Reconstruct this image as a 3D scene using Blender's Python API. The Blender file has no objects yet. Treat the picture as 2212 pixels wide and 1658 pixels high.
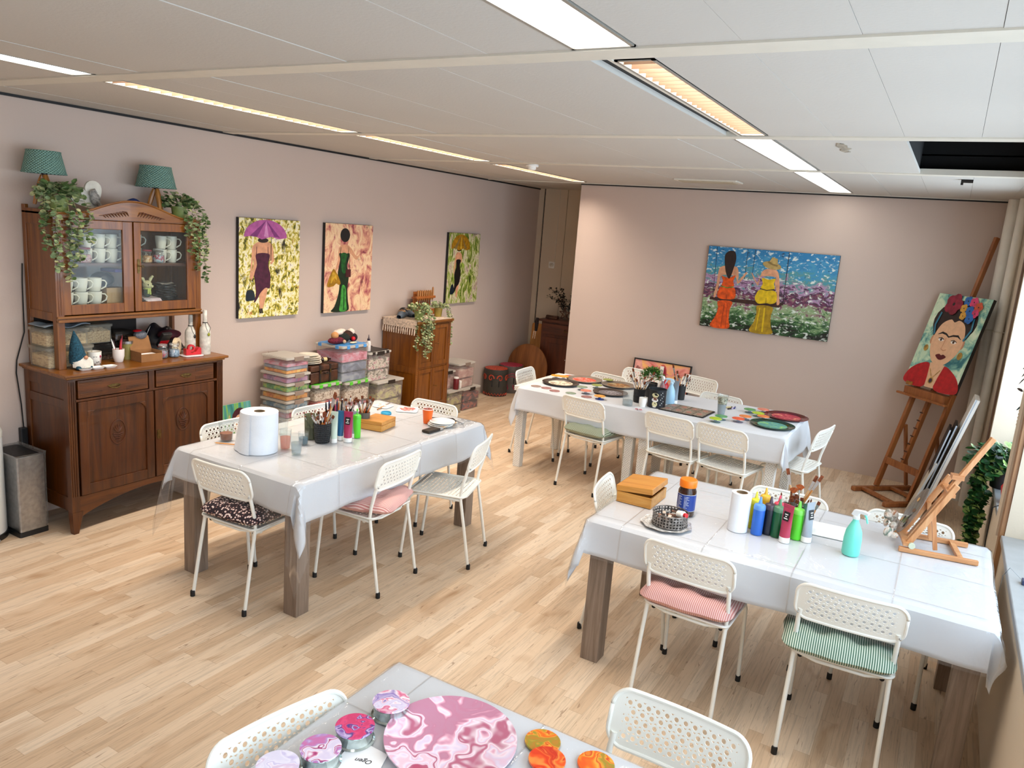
import bpy, math, random
from mathutils import Vector, Matrix
random.seed(7)
SC = bpy.context.scene
COL = SC.collection
PI = math.pi
R = math.radians
# ---------------------------------------------------------------- camera
F_PX, W_PX, H_PX = 1638.2, 2212.0, 1658.0
EYE = Vector((0.0, 0.0, 2.05))
def _rot(yaw, pitch, roll):
    cy, sy, cp, sp, cr, sr = math.cos(yaw), math.sin(yaw), math.cos(pitch), math.sin(pitch), math.cos(roll), math.sin(roll)
    Ry = Matrix(((cy, -sy, 0), (sy, cy, 0), (0, 0, 1)))
    Rx = Matrix(((1, 0, 0), (0, cp, -sp), (0, sp, cp)))
    Rz = Matrix(((cr, -sr, 0), (sr, cr, 0), (0, 0, 1)))
    return Rz @ Rx @ Matrix(((1, 0, 0), (0, 0, -1), (0, 1, 0))) @ Ry
CR = _rot(-0.51152, 0.20135, 0.077246)      # rows: right, down, forward
cam_d = bpy.data.cameras.new('camera')
cam_d.sensor_width = 36.0
cam_d.lens = F_PX / W_PX * 36.0
cam_d.clip_start = 0.02
cam = bpy.data.objects.new('camera', cam_d)
COL.objects.link(cam)
rt, dn, fw = CR[0], CR[1], CR[2]
cam.matrix_world = Matrix(((rt[0], -dn[0], -fw[0], EYE[0]), (rt[1], -dn[1], -fw[1], EYE[1]), (rt[2], -dn[2], -fw[2], EYE[2]), (0, 0, 0, 1)))
SC.camera = cam
# a few surveying helpers: where a sight line meets a horizontal plane or a wall plane
def _ray(u, v):
    return CR.transposed() @ Vector(((u - W_PX / 2) / F_PX, (v - H_PX / 2) / F_PX, 1.0))
def at(u, v, z):
    d = _ray(u, v); t = (z - EYE[2]) / d[2]; p = EYE + d * t
    return (p[0], p[1], z)
def atx(u, v, x):
    d = _ray(u, v); p = EYE + d * (x / d[0]); return (x, p[1], p[2])
def aty(u, v, y):
    d = _ray(u, v); p = EYE + d * (y / d[1]); return (p[0], y, p[2])
# ---------------------------------------------------------------- world, exposure, daylight
SC.view_settings.view_transform = 'Standard'
SC.view_settings.look = 'None'
SC.view_settings.gamma = 1.0
SC.view_settings.exposure = 0.15
world = bpy.data.worlds.new('sky'); SC.world = world; world.use_nodes = True
wb = world.node_tree.nodes['Background']
wb.inputs[0].default_value = (0.80, 0.90, 1.0, 1); wb.inputs[1].default_value = 3.0
def sky_light(name, loc, sx, sy, power, color):
    d = bpy.data.lights.new(name, 'AREA'); d.shape = 'RECTANGLE'; d.size = sx; d.size_y = sy
    d.energy = power; d.color = color
    o = bpy.data.objects.new(name, d); COL.objects.link(o); o.location = loc
    o.rotation_euler = (0, R(90), 0)          # shines towards -x, in through the windows
    return o
sky_light('daylight_window_far', (1.25, 5.6, 1.75), 1.9, 2.6, 65, (0.86, 0.94, 1.0))
sky_light('daylight_window_near', (1.25, 2.4, 1.75), 1.9, 3.4, 42, (0.86, 0.94, 1.0))
sky_light('daylight_window_behind', (1.25, -0.6, 1.75), 1.9, 2.2, 60, (0.86, 0.94, 1.0))
SC.cycles.max_bounces = 10
SC.cycles.diffuse_bounces = 5
SC.cycles.glossy_bounces = 4
SC.cycles.transparent_max_bounces = 24
SC.cycles.transmission_bounces = 8
SC.cycles.caustics_reflective = False
SC.cycles.caustics_refractive = False
SC.cycles.sample_clamp_indirect = 4.0
# ---------------------------------------------------------------- materials
def lin(h, a=1.0):
    if isinstance(h, (tuple, list)): return (h[0], h[1], h[2], a)
    h = h.lstrip('#'); c = []
    for i in (0, 2, 4):
        x = int(h[i:i + 2], 16) / 255.0
        c.append(x / 12.92 if x <= 0.04045 else ((x + 0.055) / 1.055) ** 2.4)
    return (c[0], c[1], c[2], a)
_M = {}
class NT:
    def __init__(s, name):
        s.m = bpy.data.materials.new(name); s.m.use_nodes = True
        s.t = s.m.node_tree; s.n = s.t.nodes; s.b = s.n['Principled BSDF']; s.out = s.n['Material Output']
    def new(s, ty, **kw):
        n = s.n.new(ty)
        for k, v in kw.items():
            if k.startswith('i_'):
                k = k[2:]; k = int(k) if k.isdigit() else k.replace('_', ' ')
                n.inputs[k].default_value = v
            else: setattr(n, k, v)
        return n
    def link(s, a, b): s.t.links.new(a, b)
    def coord(s, scale=(1, 1, 1), rot=(0, 0, 0), kind='Object'):
        tc = s.new('ShaderNodeTexCoord'); mp = s.new('ShaderNodeMapping')
        mp.inputs['Scale'].default_value = scale; mp.inputs['Rotation'].default_value = rot
        s.link(tc.outputs[kind], mp.inputs['Vector']); return mp.outputs[0]
    def ramp(s, fac, stops, interp='LINEAR'):
        r = s.new('ShaderNodeValToRGB'); cr = r.color_ramp; cr.interpolation = interp
        while len(cr.elements) < len(stops): cr.elements.new(0.5)
        for e, (p, c) in zip(cr.elements, stops): e.position = p; e.color = lin(c)
        s.link(fac, r.inputs[0]); return r.outputs[0]
    def math(s, op, a, b=None, c=None):
        n = s.new('ShaderNodeMath', operation=op)
        for i, x in enumerate((a, b, c)):
            if x is None: continue
            if isinstance(x, (int, float)): n.inputs[i].default_value = x
            else: s.link(x, n.inputs[i])
        return n.outputs[0]
    def mix(s, fac, a, b, mode='MIX'):
        n = s.new('ShaderNodeMix', data_type='RGBA', blend_type=mode)
        for i, x in ((0, fac), (6, a), (7, b)):
            if isinstance(x, (int, float)): n.inputs[i].default_value = x
            elif isinstance(x, (str, tuple)): n.inputs[i].default_value = lin(x)
            else: s.link(x, n.inputs[i])
        return n.outputs[2]
    def bump(s, h, strength=0.3, dist=0.01):
        b = s.new('ShaderNodeBump'); b.inputs['Strength'].default_value = strength; b.inputs['Distance'].default_value = dist
        s.link(h, b.inputs['Height']); s.link(b.outputs[0], s.b.inputs['Normal']); return b
    def schlick(s):
        lw = s.new('ShaderNodeLayerWeight'); lw.inputs[0].default_value = 0.5       # 1 - |cos|, the same from both sides
        return s.math('MULTIPLY_ADD', s.math('POWER', lw.outputs[1], 5.0), 0.95, 0.045)
    def noise(s, vec, scale, detail=3, rough=0.5, dist=0.0):
        n = s.new('ShaderNodeTexNoise'); n.inputs['Scale'].default_value = scale; n.inputs['Detail'].default_value = detail
        n.inputs['Roughness'].default_value = rough; n.inputs['Distortion'].default_value = dist
        s.link(vec, n.inputs['Vector']); return n.outputs[0]
def P(name, color, rough=0.5, metal=0.0, vary=0.06, scale=12.0, bump=0.0, bscale=200.0, coat=0.0, spec=0.5, emit=None, es=0.0, sheen=0.0):
    """plain procedural material: base colour softly mottled by noise, optional fine bump"""
    if name in _M: return _M[name]
    t = NT(name); b = t.b
    v = t.coord()
    c = lin(color)
    if vary > 0:
        f = t.noise(v, scale, 3)
        dark = tuple(max(0, x * (1 - vary * 2)) for x in c[:3]); lite = tuple(min(1, x * (1 + vary)) for x in c[:3])
        o = t.ramp(f, [(0.3, dark), (0.7, lite)]); t.link(o, b.inputs['Base Color'])
    else: b.inputs['Base Color'].default_value = c
    b.inputs['Roughness'].default_value = rough; b.inputs['Metallic'].default_value = metal
    b.inputs['Specular IOR Level'].default_value = spec
    b.inputs['Coat Weight'].default_value = coat
    if sheen: b.inputs['Sheen Weight'].default_value = sheen
    if bump: t.bump(t.noise(v, bscale, 2), bump, 0.002)
    if emit: b.inputs['Emission Color'].default_value = lin(emit); b.inputs['Emission Strength'].default_value = es
    _M[name] = t.m; return t.m
def wood(name, dark, mid, light, scale=8.0, axis='z', rough=0.4, coat=0.15, stretch=14.0):
    if name in _M: return _M[name]
    t = NT(name)
    sc = [scale * stretch / 4.0] * 3; sc['xyz'.index(axis)] = scale / 4.0
    v = t.coord(tuple(sc))
    n = t.noise(v, 1.0, 5, 0.6, 0.8); n2 = t.noise(t.coord((3, 3, 3)), 1.0, 2)
    c = t.ramp(n, [(0.25, dark), (0.5, mid), (0.75, light)])
    c = t.mix(t.math('MULTIPLY', n2, 0.45), c, dark)
    t.link(c, t.b.inputs['Base Color'])
    t.b.inputs['Roughness'].default_value = rough; t.b.inputs['Coat Weight'].default_value = coat
    t.bump(n, 0.12, 0.002); _M[name] = t.m; return t.m
def clear(name, tint='#ffffff', alpha=0.12, rough=0.05, gloss=0.5, body='#ffffff', bumps=0.0, bscale=20.0):
    """thin clear plastic or glass: mostly see-through, a little body colour, sharp highlights"""
    if name in _M: return _M[name]
    t = NT(name); t.n.remove(t.b)
    tr = t.new('ShaderNodeBsdfTransparent'); tr.inputs[0].default_value = lin(tint)
    df = t.new('ShaderNodeBsdfDiffuse'); df.inputs[0].default_value = lin(body)
    gl = t.new('ShaderNodeBsdfGlossy'); gl.inputs['Roughness'].default_value = rough
    m1 = t.new('ShaderNodeMixShader'); m1.inputs[0].default_value = alpha
    t.link(tr.outputs[0], m1.inputs[1]); t.link(df.outputs[0], m1.inputs[2])
    fac = t.math('MULTIPLY', t.schlick(), gloss)
    m2 = t.new('ShaderNodeMixShader'); t.link(fac, m2.inputs[0]); t.link(m1.outputs[0], m2.inputs[1]); t.link(gl.outputs[0], m2.inputs[2])
    if bumps:
        b = t.new('ShaderNodeBump'); b.inputs['Strength'].default_value = bumps; b.inputs['Distance'].default_value = 0.01
        t.link(t.noise(t.coord(), bscale, 3), b.inputs['Height']); t.link(b.outputs[0], gl.inputs['Normal'])
    t.link(m2.outputs[0], t.out.inputs['Surface']); _M[name] = t.m; return t.m
def glow(name, color, strength):
    if name in _M: return _M[name]
    t = NT(name); t.n.remove(t.b)
    e = t.new('ShaderNodeEmission'); e.inputs[0].default_value = lin(color); e.inputs[1].default_value = strength
    t.link(e.outputs[0], t.out.inputs['Surface']); _M[name] = t.m; return t.m
def striped(name, c1, c2, freq=140.0, axis='x', rough=0.9):
    if name in _M: return _M[name]
    t = NT(name); tc = t.new('ShaderNodeTexCoord'); sp = t.new('ShaderNodeSeparateXYZ'); t.link(tc.outputs['Object'], sp.inputs[0])
    w = t.math('SINE', t.math('MULTIPLY', sp.outputs['xyz'.index(axis)], freq * 2 * PI))
    c = t.ramp(t.math('MULTIPLY_ADD', w, 0.5, 0.5), [(0.42, c1), (0.58, c2)])
    t.link(c, t.b.inputs['Base Color']); t.b.inputs['Roughness'].default_value = rough; _M[name] = t.m; return t.m
def dabs(name, stops, scale=(8, 8, 8), detail=5, rough=0.45, distort=1.0, extra=None, bumps=0.3, nscale=1.0):
    """palette-knife paint: noise cut into colour patches; extra = (scale, lo, hi, colour) lays a second layer of dabs over it"""
    if name in _M: return _M[name]
    t = NT(name); n = t.noise(t.coord(scale), nscale, detail, 0.65, distort)
    c = t.ramp(n, stops)
    for ex in (extra or []):
        n2 = t.noise(t.coord(ex[0], (0, 0.4, 0.9)), 1.0, 4, 0.6, 0.6)
        f = t.ramp(n2, [(ex[1], (0, 0, 0)), (ex[2], (1, 1, 1))]); c = t.mix(f, c, ex[3])
    t.link(c, t.b.inputs['Base Color']); t.b.inputs['Roughness'].default_value = rough
    if bumps: t.bump(n, bumps, 0.004)
    _M[name] = t.m; return t.m
# ---------------------------------------------------------------- mesh builder
class MB:
    def __init__(s): s.v = []; s.f = []; s.m = []; s.mi = 0
    def add(s, vs, fs):
        o = len(s.v); s.v += [tuple(p) for p in vs]; s.f += [tuple(i + o for i in f) for f in fs]; s.m += [s.mi] * len(fs); return s
    def mat(s, i): s.mi = i; return s
    def box(s, x0, y0, z0, x1, y1, z1):
        return s.add([(x0, y0, z0), (x1, y0, z0), (x1, y1, z0), (x0, y1, z0), (x0, y0, z1), (x1, y0, z1), (x1, y1, z1), (x0, y1, z1)],
                     [(0, 3, 2, 1), (4, 5, 6, 7), (0, 1, 5, 4), (1, 2, 6, 5), (2, 3, 7, 6), (3, 0, 4, 7)])
    def cbox(s, c, d): return s.box(c[0] - d[0] / 2, c[1] - d[1] / 2, c[2] - d[2] / 2, c[0] + d[0] / 2, c[1] + d[1] / 2, c[2] + d[2] / 2)
    def bar(s, a, b, w, h, up=(0, 0, 1)):
        """rectangular bar from a to b, w across, h along 'up'"""
        a, b = Vector(a), Vector(b); d = (b - a).normalized(); u = Vector(up); x = d.cross(u)
        if x.length < 1e-5: x = d.cross(Vector((0, 1, 0)))
        x.normalize(); u = x.cross(d).normalized(); x *= w / 2; u *= h / 2
        return s.add([a - x - u, a + x - u, a + x + u, a - x + u, b - x - u, b + x - u, b + x + u, b - x + u],
                     [(0, 1, 2, 3), (7, 6, 5, 4), (0, 4, 5, 1), (1, 5, 6, 2), (2, 6, 7, 3), (3, 7, 4, 0)])
    def lathe(s, prof, n=24, c=(0, 0, 0), sx=1.0, sy=1.0, caps=True):
        vs = []; fs = []
        for r, z in prof:
            for k in range(n):
                a = 2 * PI * k / n; vs.append((c[0] + r * sx * math.cos(a), c[1] + r * sy * math.sin(a), c[2] + z))
        for i in range(len(prof) - 1):
            for k in range(n):
                k2 = (k + 1) % n; fs.append((i * n + k, i * n + k2, (i + 1) * n + k2, (i + 1) * n + k))
        if caps:
            if prof[0][0] > 1e-6: fs.append(tuple(range(n - 1, -1, -1)))
            if prof[-1][0] > 1e-6: fs.append(tuple((len(prof) - 1) * n + k for k in range(n)))
        return s.add(vs, fs)
    def tube(s, pts, r, n=8, caps=True, flat=1.0):
        pts = [Vector(p) for p in pts]; m = len(pts); rs = r if isinstance(r, (list, tuple)) else [r] * m
        t0 = (pts[1] - pts[0]).normalized(); u = t0.orthogonal().normalized(); vs = []; fs = []
        for i, p in enumerate(pts):
            t = (pts[min(i + 1, m - 1)] - pts[max(i - 1, 0)]).normalized()
            u = (u - t * u.dot(t)).normalized(); w = t.cross(u)
            for k in range(n):
                a = 2 * PI * k / n; vs.append(p + (u * math.cos(a) + w * math.sin(a) * flat) * rs[i])
        for i in range(m - 1):
            for k in range(n):
                k2 = (k + 1) % n; fs.append((i * n + k, i * n + k2, (i + 1) * n + k2, (i + 1) * n + k))
        if caps: fs.append(tuple(range(n - 1, -1, -1))); fs.append(tuple((m - 1) * n + k for k in range(n)))
        return s.add(vs, fs)
    def ring(s, c, r, rr, n=32, k=8, axis='z', arc=1.0):
        pts = []
        for i in range(n + 1):
            a = 2 * PI * arc * i / n; ca, sa = r * math.cos(a), r * math.sin(a)
            pts.append({'z': (c[0] + ca, c[1] + sa, c[2]), 'y': (c[0] + ca, c[1], c[2] + sa), 'x': (c[0], c[1] + ca, c[2] + sa)}[axis])
        return s.tube(pts, rr, k, caps=arc < 1)
    def ell(s, c, r, n=16, m=10):
        r = r if isinstance(r, (tuple, list)) else (r, r, r)
        prof = [(math.sin(PI * i / m), -math.cos(PI * i / m)) for i in range(m + 1)]; prof[0] = (1e-7, -1); prof[-1] = (1e-7, 1)
        vs = []; fs = []
        for q, z in prof:
            for k in range(n):
                a = 2 * PI * k / n; vs.append((c[0] + r[0] * q * math.cos(a), c[1] + r[1] * q * math.sin(a), c[2] + r[2] * z))
        for i in range(m):
            for k in range(n): fs.append((i * n + k, i * n + (k + 1) % n, (i + 1) * n + (k + 1) % n, (i + 1) * n + k))
        return s.add(vs, fs)
    def prism(s, pts, z0, z1, fn=None):
        """extrude a 2-D outline (a, b) from z0 to z1; fn maps (a, b, z) to a point"""
        fn = fn or (lambda a, b, z: (a, b, z)); n = len(pts)
        vs = [fn(a, b, z0) for a, b in pts] + [fn(a, b, z1) for a, b in pts]
        return s.add(vs, [tuple(range(n - 1, -1, -1)), tuple(range(n, 2 * n))] + [(k, (k + 1) % n, n + (k + 1) % n, n + k) for k in range(n)])
    def surf(s, fn, nu, nv):
        vs = [fn(i / nu, j / nv) for j in range(nv + 1) for i in range(nu + 1)]
        return s.add(vs, [(j * (nu + 1) + i, j * (nu + 1) + i + 1, (j + 1) * (nu + 1) + i + 1, (j + 1) * (nu + 1) + i) for j in range(nv) for i in range(nu)])
    def xf(s, M, start=0):
        for i in range(start, len(s.v)): s.v[i] = tuple(M @ Vector(s.v[i]))
        return s
    def build(s, name, mats, parent=None, smooth=True, bevel=0.0, loc=(0, 0, 0), rz=0.0, solid=0.0, seg=2, sub=0, flat_n=0):
        me = bpy.data.meshes.new(name); me.from_pydata(s.v, [], s.f)
        for m in (mats if isinstance(mats, (list, tuple)) else [mats]): me.materials.append(m)
        if len(me.materials) > 1: me.polygons.foreach_set('material_index', s.m)
        me.update()
        if smooth:
            me.shade_smooth(); me.set_sharp_from_angle(angle=R(38))
            for k in range(flat_n): me.polygons[k].use_smooth = False
        o = bpy.data.objects.new(name, me); COL.objects.link(o); o.location = loc; o.rotation_euler = (0, 0, rz)
        if parent is not None: o.parent = parent
        if solid: md = o.modifiers.new('thickness', 'SOLIDIFY'); md.thickness = solid; md.offset = 0
        if bevel: md = o.modifiers.new('soft edges', 'BEVEL'); md.width = bevel; md.segments = seg; md.limit_method = 'ANGLE'; md.angle_limit = R(40)
        if sub: md = o.modifiers.new('smooth', 'SUBSURF'); md.levels = sub; md.render_levels = sub
        return o
def tag(o, label, cat, group=None, kind=None):
    if label: o['label'] = label
    if cat: o['category'] = cat
    if group: o['group'] = group
    if kind: o['kind'] = kind
    return o
def thing(name, label, cat, loc=(0, 0, 0), rz=0.0, group=None):
    o = bpy.data.objects.new(name, None); o.empty_display_size = 0.05; COL.objects.link(o)
    o.location = loc; o.rotation_euler = (0, 0, rz); return tag(o, label, cat, group)
def struct(name, mb, m, **kw):
    o = mb.build(name, m, **kw)
    if o.parent is None: o['kind'] = 'structure'
    return o
def dup(root, loc, rz=None, label=None, group=None, rot=None):
    r = root.copy(); COL.objects.link(r); r.location = loc
    if rz is not None: r.rotation_euler = (r.rotation_euler[0], r.rotation_euler[1], rz)
    if rot is not None: r.rotation_euler = rot
    if label: r['label'] = label
    if group: r['group'] = group
    for ch in list(root.children):
        c = ch.copy(); COL.objects.link(c); c.parent = r
        for g in list(ch.children):
            d = g.copy(); COL.objects.link(d); d.parent = c
    return r
def rrect(w, h, r, n=6, cx=0.0, cy=0.0):
    pts = []
    for sx, sy, a0 in ((1, 1, 0), (-1, 1, 90), (-1, -1, 180), (1, -1, 270)):
        for k in range(n + 1):
            a = R(a0 + 90 * k / n); pts.append((cx + sx * (w / 2 - r) + r * math.cos(a), cy + sy * (h / 2 - r) + r * math.sin(a)))
    return pts
# base palette
WHITE = P('white_gloss', '#f2f1ec', 0.35, vary=0.0)
CHAIRW = P('white_powder_coat', '#eeede5', 0.32, vary=0.0, spec=0.5)
BLACK = P('black_rubber', '#0c0c0d', 0.6, vary=0.0)
BLKPL = P('black_plastic', '#17181a', 0.4, vary=0.0)
CERAM = P('cream_ceramic', '#e9e2d0', 0.25, vary=0.02)
PAPER = P('white_paper', '#f3f3f3', 0.85, vary=0.02)
STEEL = P('brushed_steel', '#b9bbbd', 0.28, 1.0, vary=0.1, scale=40)
GLASS = clear('clear_glass', '#fafcfc', 0.03, 0.03, 0.7)
BOXPL = clear('clear_storage_plastic', '#f4f2ee', 0.13, 0.12, 0.5, '#e9e6e0')
BROWNW = wood('antique_oak', '#43200c', '#7a3f18', '#935022', 9, 'z')
BROWNH = wood('antique_oak_crosswise', '#43200c', '#7a3f18', '#935022', 9, 'y')
TABLEW = wood('grey_brown_oak', '#6b5a4c', '#8b796a', '#a39284', 10, 'z', 0.6, 0.0, 20)
PINE = wood('varnished_pine', '#9a5f28', '#c58a48', '#d8a565', 8, 'z', 0.4)
# ================================================================ ROOM
XL, XR, YB, YA, YF, ZC = -4.903, 0.43, 7.785, 9.08, -1.6, 2.595
def wallmat(name, c, bumps=0.25):
    t = NT(name); v = t.coord(); n = t.noise(v, 90, 3)
    c1 = lin(c); t.link(t.ramp(t.noise(v, 1.3, 2), [(0.3, tuple(x * 0.96 for x in c1[:3])), (0.7, c1[:3])]), t.b.inputs['Base Color'])
    t.b.inputs['Roughness'].default_value = 0.92; t.bump(n, bumps, 0.002); return t.m
WALL = wallmat('pale_mauve_wallpaper', '#c8b5a9')
CREAM = wallmat('cream_wall_paint', '#d5c7b2')
CEIL = wallmat('white_ceiling_tile', '#c3beb6', 0.4)
METALW = P('cream_metal_profile', '#d8d2c4', 0.5, vary=0.02)
def floormat():
    t = NT('light_oak_laminate'); tc = t.new('ShaderNodeTexCoord'); sp = t.new('ShaderNodeSeparateXYZ'); t.link(tc.outputs['Object'], sp.inputs[0])
    X, Y = sp.outputs[0], sp.outputs[1]
    W = 0.064
    xs = t.math('DIVIDE', X, W); row = t.math('FLOOR', xs); fx = t.math('FRACT', xs)
    wn = t.new('ShaderNodeTexWhiteNoise', noise_dimensions='1D'); t.link(row, wn.inputs['W'])
    ys = t.math('ADD', t.math('DIVIDE', Y, 0.52), t.math('MULTIPLY', wn.outputs[0], 13.7)); cell = t.math('FLOOR', ys); fy = t.math('FRACT', ys)
    cv = t.new('ShaderNodeCombineXYZ'); t.link(row, cv.inputs[0]); t.link(cell, cv.inputs[1])
    wn2 = t.new('ShaderNodeTexWhiteNoise', noise_dimensions='3D'); t.link(cv.outputs[0], wn2.inputs['Vector']); pid = wn2.outputs[0]
    base = t.ramp(pid, [(0.0, '#c7ab8d'), (0.3, '#d0b598'), (0.6, '#d7bfa3'), (1.0, '#dec9b0')])
    # grain: noise stretched along the strip, shifted per strip
    gv = t.new('ShaderNodeCombineXYZ'); t.link(t.math('MULTIPLY', X, 62), gv.inputs[0]); t.link(t.math('MULTIPLY_ADD', pid, 57.0, t.math('MULTIPLY', Y, 2.8)), gv.inputs[1])
    g = t.noise(gv.outputs[0], 1.0, 5, 0.65, 1.4)
    gr = t.ramp(g, [(0.0, (0.30, 0.30, 0.30)), (0.38, (0.62, 0.62, 0.62)), (0.52, (1, 1, 1))])
    c = t.mix(0.50, base, gr, 'MULTIPLY')
    cv2 = t.new('ShaderNodeCombineXYZ'); t.link(t.math('MULTIPLY', X, 75), cv2.inputs[0]); t.link(t.math('MULTIPLY_ADD', pid, 91.0, t.math('MULTIPLY', Y, 9.0)), cv2.inputs[1])
    ck = t.noise(cv2.outputs[0], 1.0, 2, 0.5, 1.0); c = t.mix(t.ramp(ck, [(0.66, (0, 0, 0)), (0.74, (0.6, 0.6, 0.6))]), c, '#7d5f47')
    kn = t.noise(t.coord((9, 3.0, 1)), 1.0, 2, 0.5, 0.6)
    c = t.mix(t.ramp(kn, [(0.60, (0, 0, 0)), (0.82, (0.75, 0.75, 0.75))]), c, '#a37c56')
    # joints
    ex = t.math('LESS_THAN', t.math('MINIMUM', fx, t.math('SUBTRACT', 1.0, fx)), 0.012)
    ey = t.math('LESS_THAN', t.math('MINIMUM', fy, t.math('SUBTRACT', 1.0, fy)), 0.003)
    e = t.math('MAXIMUM', ex, ey); c = t.mix(t.math('MULTIPLY', e, 0.30), c, '#8a6b4c')
    t.link(c, t.b.inputs['Base Color']); t.b.inputs['Roughness'].default_value = 0.42; t.b.inputs['Specular IOR Level'].default_value = 0.35
    t.bump(g, 0.05, 0.002); return t.m
struct('floor', MB().box(XL - 0.1, YF - 0.1, -0.1, XR + 0.5, YA + 0.1, 0.0), floormat(), smooth=False)
struct('wall_left', MB().box(XL - 0.12, YF - 0.1, 0.0, XL, YA + 0.1, 2.9), WALL, smooth=False)
struct('wall_back', MB().box(-3.69, YB, 0.0, XR + 0.5, YB + 0.10, 2.9), WALL, smooth=False)
struct('wall_front', MB().box(XL, YF - 0.12, 0.0, XR + 0.5, YF, 2.9), WALL, smooth=False)
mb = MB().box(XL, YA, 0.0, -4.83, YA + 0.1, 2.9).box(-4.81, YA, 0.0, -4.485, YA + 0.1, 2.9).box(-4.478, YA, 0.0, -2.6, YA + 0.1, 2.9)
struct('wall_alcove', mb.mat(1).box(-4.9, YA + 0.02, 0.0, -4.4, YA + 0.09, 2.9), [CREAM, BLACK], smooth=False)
struct('wall_alcove_side', MB().box(-2.7, YB + 0.1, 0.0, -2.6, YA, 2.9), CREAM, smooth=False)
# right wall: low wall under the windows, lintel above, piers between, deep sills
ZS, ZH = 0.735, 2.42
WIN = [(4.64, 6.62), (0.9, 4.38), (-1.3, 0.6)]
mb = MB().box(XR, YF, 0.0, XR + 0.30, YB, ZS - 0.035).box(XR, YF, ZH, XR + 0.30, YB, 2.9)
prev = YB
for y0, y1 in WIN:
    mb.box(XR, y1, ZS - 0.035, XR + 0.30, prev, ZH); prev = y0
mb.box(XR, YF, ZS - 0.035, XR + 0.30, prev, ZH)
struct('wall_right', mb, CREAM, smooth=False)
SILL = P('grey_stone_sill', '#9fa3a6', 0.3, vary=0.05)
FRM = P('window_frame_white', '#eef1f3', 0.4, vary=0.0)
for i, (y0, y1) in enumerate(WIN):
    w = struct('window_%d' % (i + 1), MB().box(XR + 0.235, y0, ZS, XR + 0.245, y1, ZH), clear('window_pane_glass', '#f6fbff', 0.0, 0.02, 0.35), smooth=False)
    m = MB()
    n = 2 if y1 - y0 > 1.5 else 1
    for k in range(n + 1):
        yy = y0 + (y1 - y0) * k / n; m.box(XR + 0.20, max(y0, yy - 0.035), ZS, XR + 0.27, min(y1, yy + 0.035), ZH)
    m.box(XR + 0.20, y0, ZS, XR + 0.27, y1, ZS + 0.06).box(XR + 0.20, y0, ZH - 0.06, XR + 0.27, y1, ZH)
    m.build('window_frame', FRM, w, smooth=False, bevel=0.004)
    MB().box(XR - 0.015, y0 + 0.002, ZS - 0.033, XR + 0.23, y1 - 0.002, ZS).build('window_sill', SILL, w, smooth=False, bevel=0.004)
# brown timber strip on the pier between the two windows and one at the far window jamb
STRIPW = wood('brown_trim_wood', '#7d5637', '#a87b52', '#bb9169', 6, 'z')
struct('trim_1', MB().box(XR - 0.02, 4.39, ZS - 0.3, XR - 0.001, 4.47, ZC), STRIPW, smooth=False)
struct('trim_2', MB().box(XR - 0.015, 6.70, 0.0, XR - 0.001, 6.76, ZC), wood('dark_trim_wood', '#4a3120', '#6a4a33', '#80604a', 6, 'z'), smooth=False)
struct('trim_3', MB().box(XR - 0.03, 4.47, 0.70, XR - 0.001, 4.62, ZC), CREAM, smooth=False)
# ceiling: tiles with real gaps between metal beams, dark void above
tiles = MB(); xs = [XL]
for k in range(3): xs.append(-4.60 + 0.3 * k)
xs += [-3.70]
main = [-3.53 + 0.3013 * k for k in range(9)]
cols = [(XL, -4.60), (-4.60, -4.30), (-4.30, -4.0), (-4.0, -3.71)] + [(main[k], main[k + 1]) for k in range(8)]
cols += [(-0.905, -0.603), (-0.603, -0.301), (-0.301, 0.003), (0.003, 0.305), (0.305, XR + 0.3)]
rows = [(YF, 0.40), (0.51, 2.205), (2.315, 4.015), (4.105, 5.665), (5.755, 7.765), (7.785, YA)]
rnd = random.Random(3)
for ri, (y0, y1) in enumerate(rows):
    for x0, x1 in cols:
        if ri == 3 and x0 > -0.32: continue
        if ri == 5 and x0 >= -2.7: continue
        y1b = y1
        dz = rnd.uniform(-0.0015, 0.0015); tiles.box(x0 + 0.0006, y0 + 0.0006, ZC + dz, x1 - 0.0006, y1b - 0.0006, ZC + 0.02 + dz)
struct('ceiling', tiles, CEIL, smooth=False)
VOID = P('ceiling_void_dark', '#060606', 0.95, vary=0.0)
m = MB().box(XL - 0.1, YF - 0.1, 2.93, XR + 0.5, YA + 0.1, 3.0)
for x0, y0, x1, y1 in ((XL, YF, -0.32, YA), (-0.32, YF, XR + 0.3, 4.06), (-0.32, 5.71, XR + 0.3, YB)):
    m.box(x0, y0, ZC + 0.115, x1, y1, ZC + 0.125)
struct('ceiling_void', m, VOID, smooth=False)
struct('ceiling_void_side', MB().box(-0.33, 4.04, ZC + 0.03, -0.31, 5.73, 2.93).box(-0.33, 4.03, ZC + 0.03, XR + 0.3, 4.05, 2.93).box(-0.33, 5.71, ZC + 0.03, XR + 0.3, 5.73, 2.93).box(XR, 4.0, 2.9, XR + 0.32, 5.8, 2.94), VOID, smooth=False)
bm = MB()
for (a, b), (c, d) in zip(rows[:-1], rows[1:]):
    bm.box(XL, b - 0.002, ZC - 0.006, XR + 0.3, c + 0.002, ZC + 0.03)
struct('trim_4', bm, METALW, smooth=False)
struct('trim_5', MB().box(XL, YF, ZC - 0.015, XL + 0.014, YA, ZC - 0.001).box(-3.69, YB - 0.014, ZC - 0.018, XR, YB, ZC - 0.001), BLACK, smooth=False)
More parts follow.
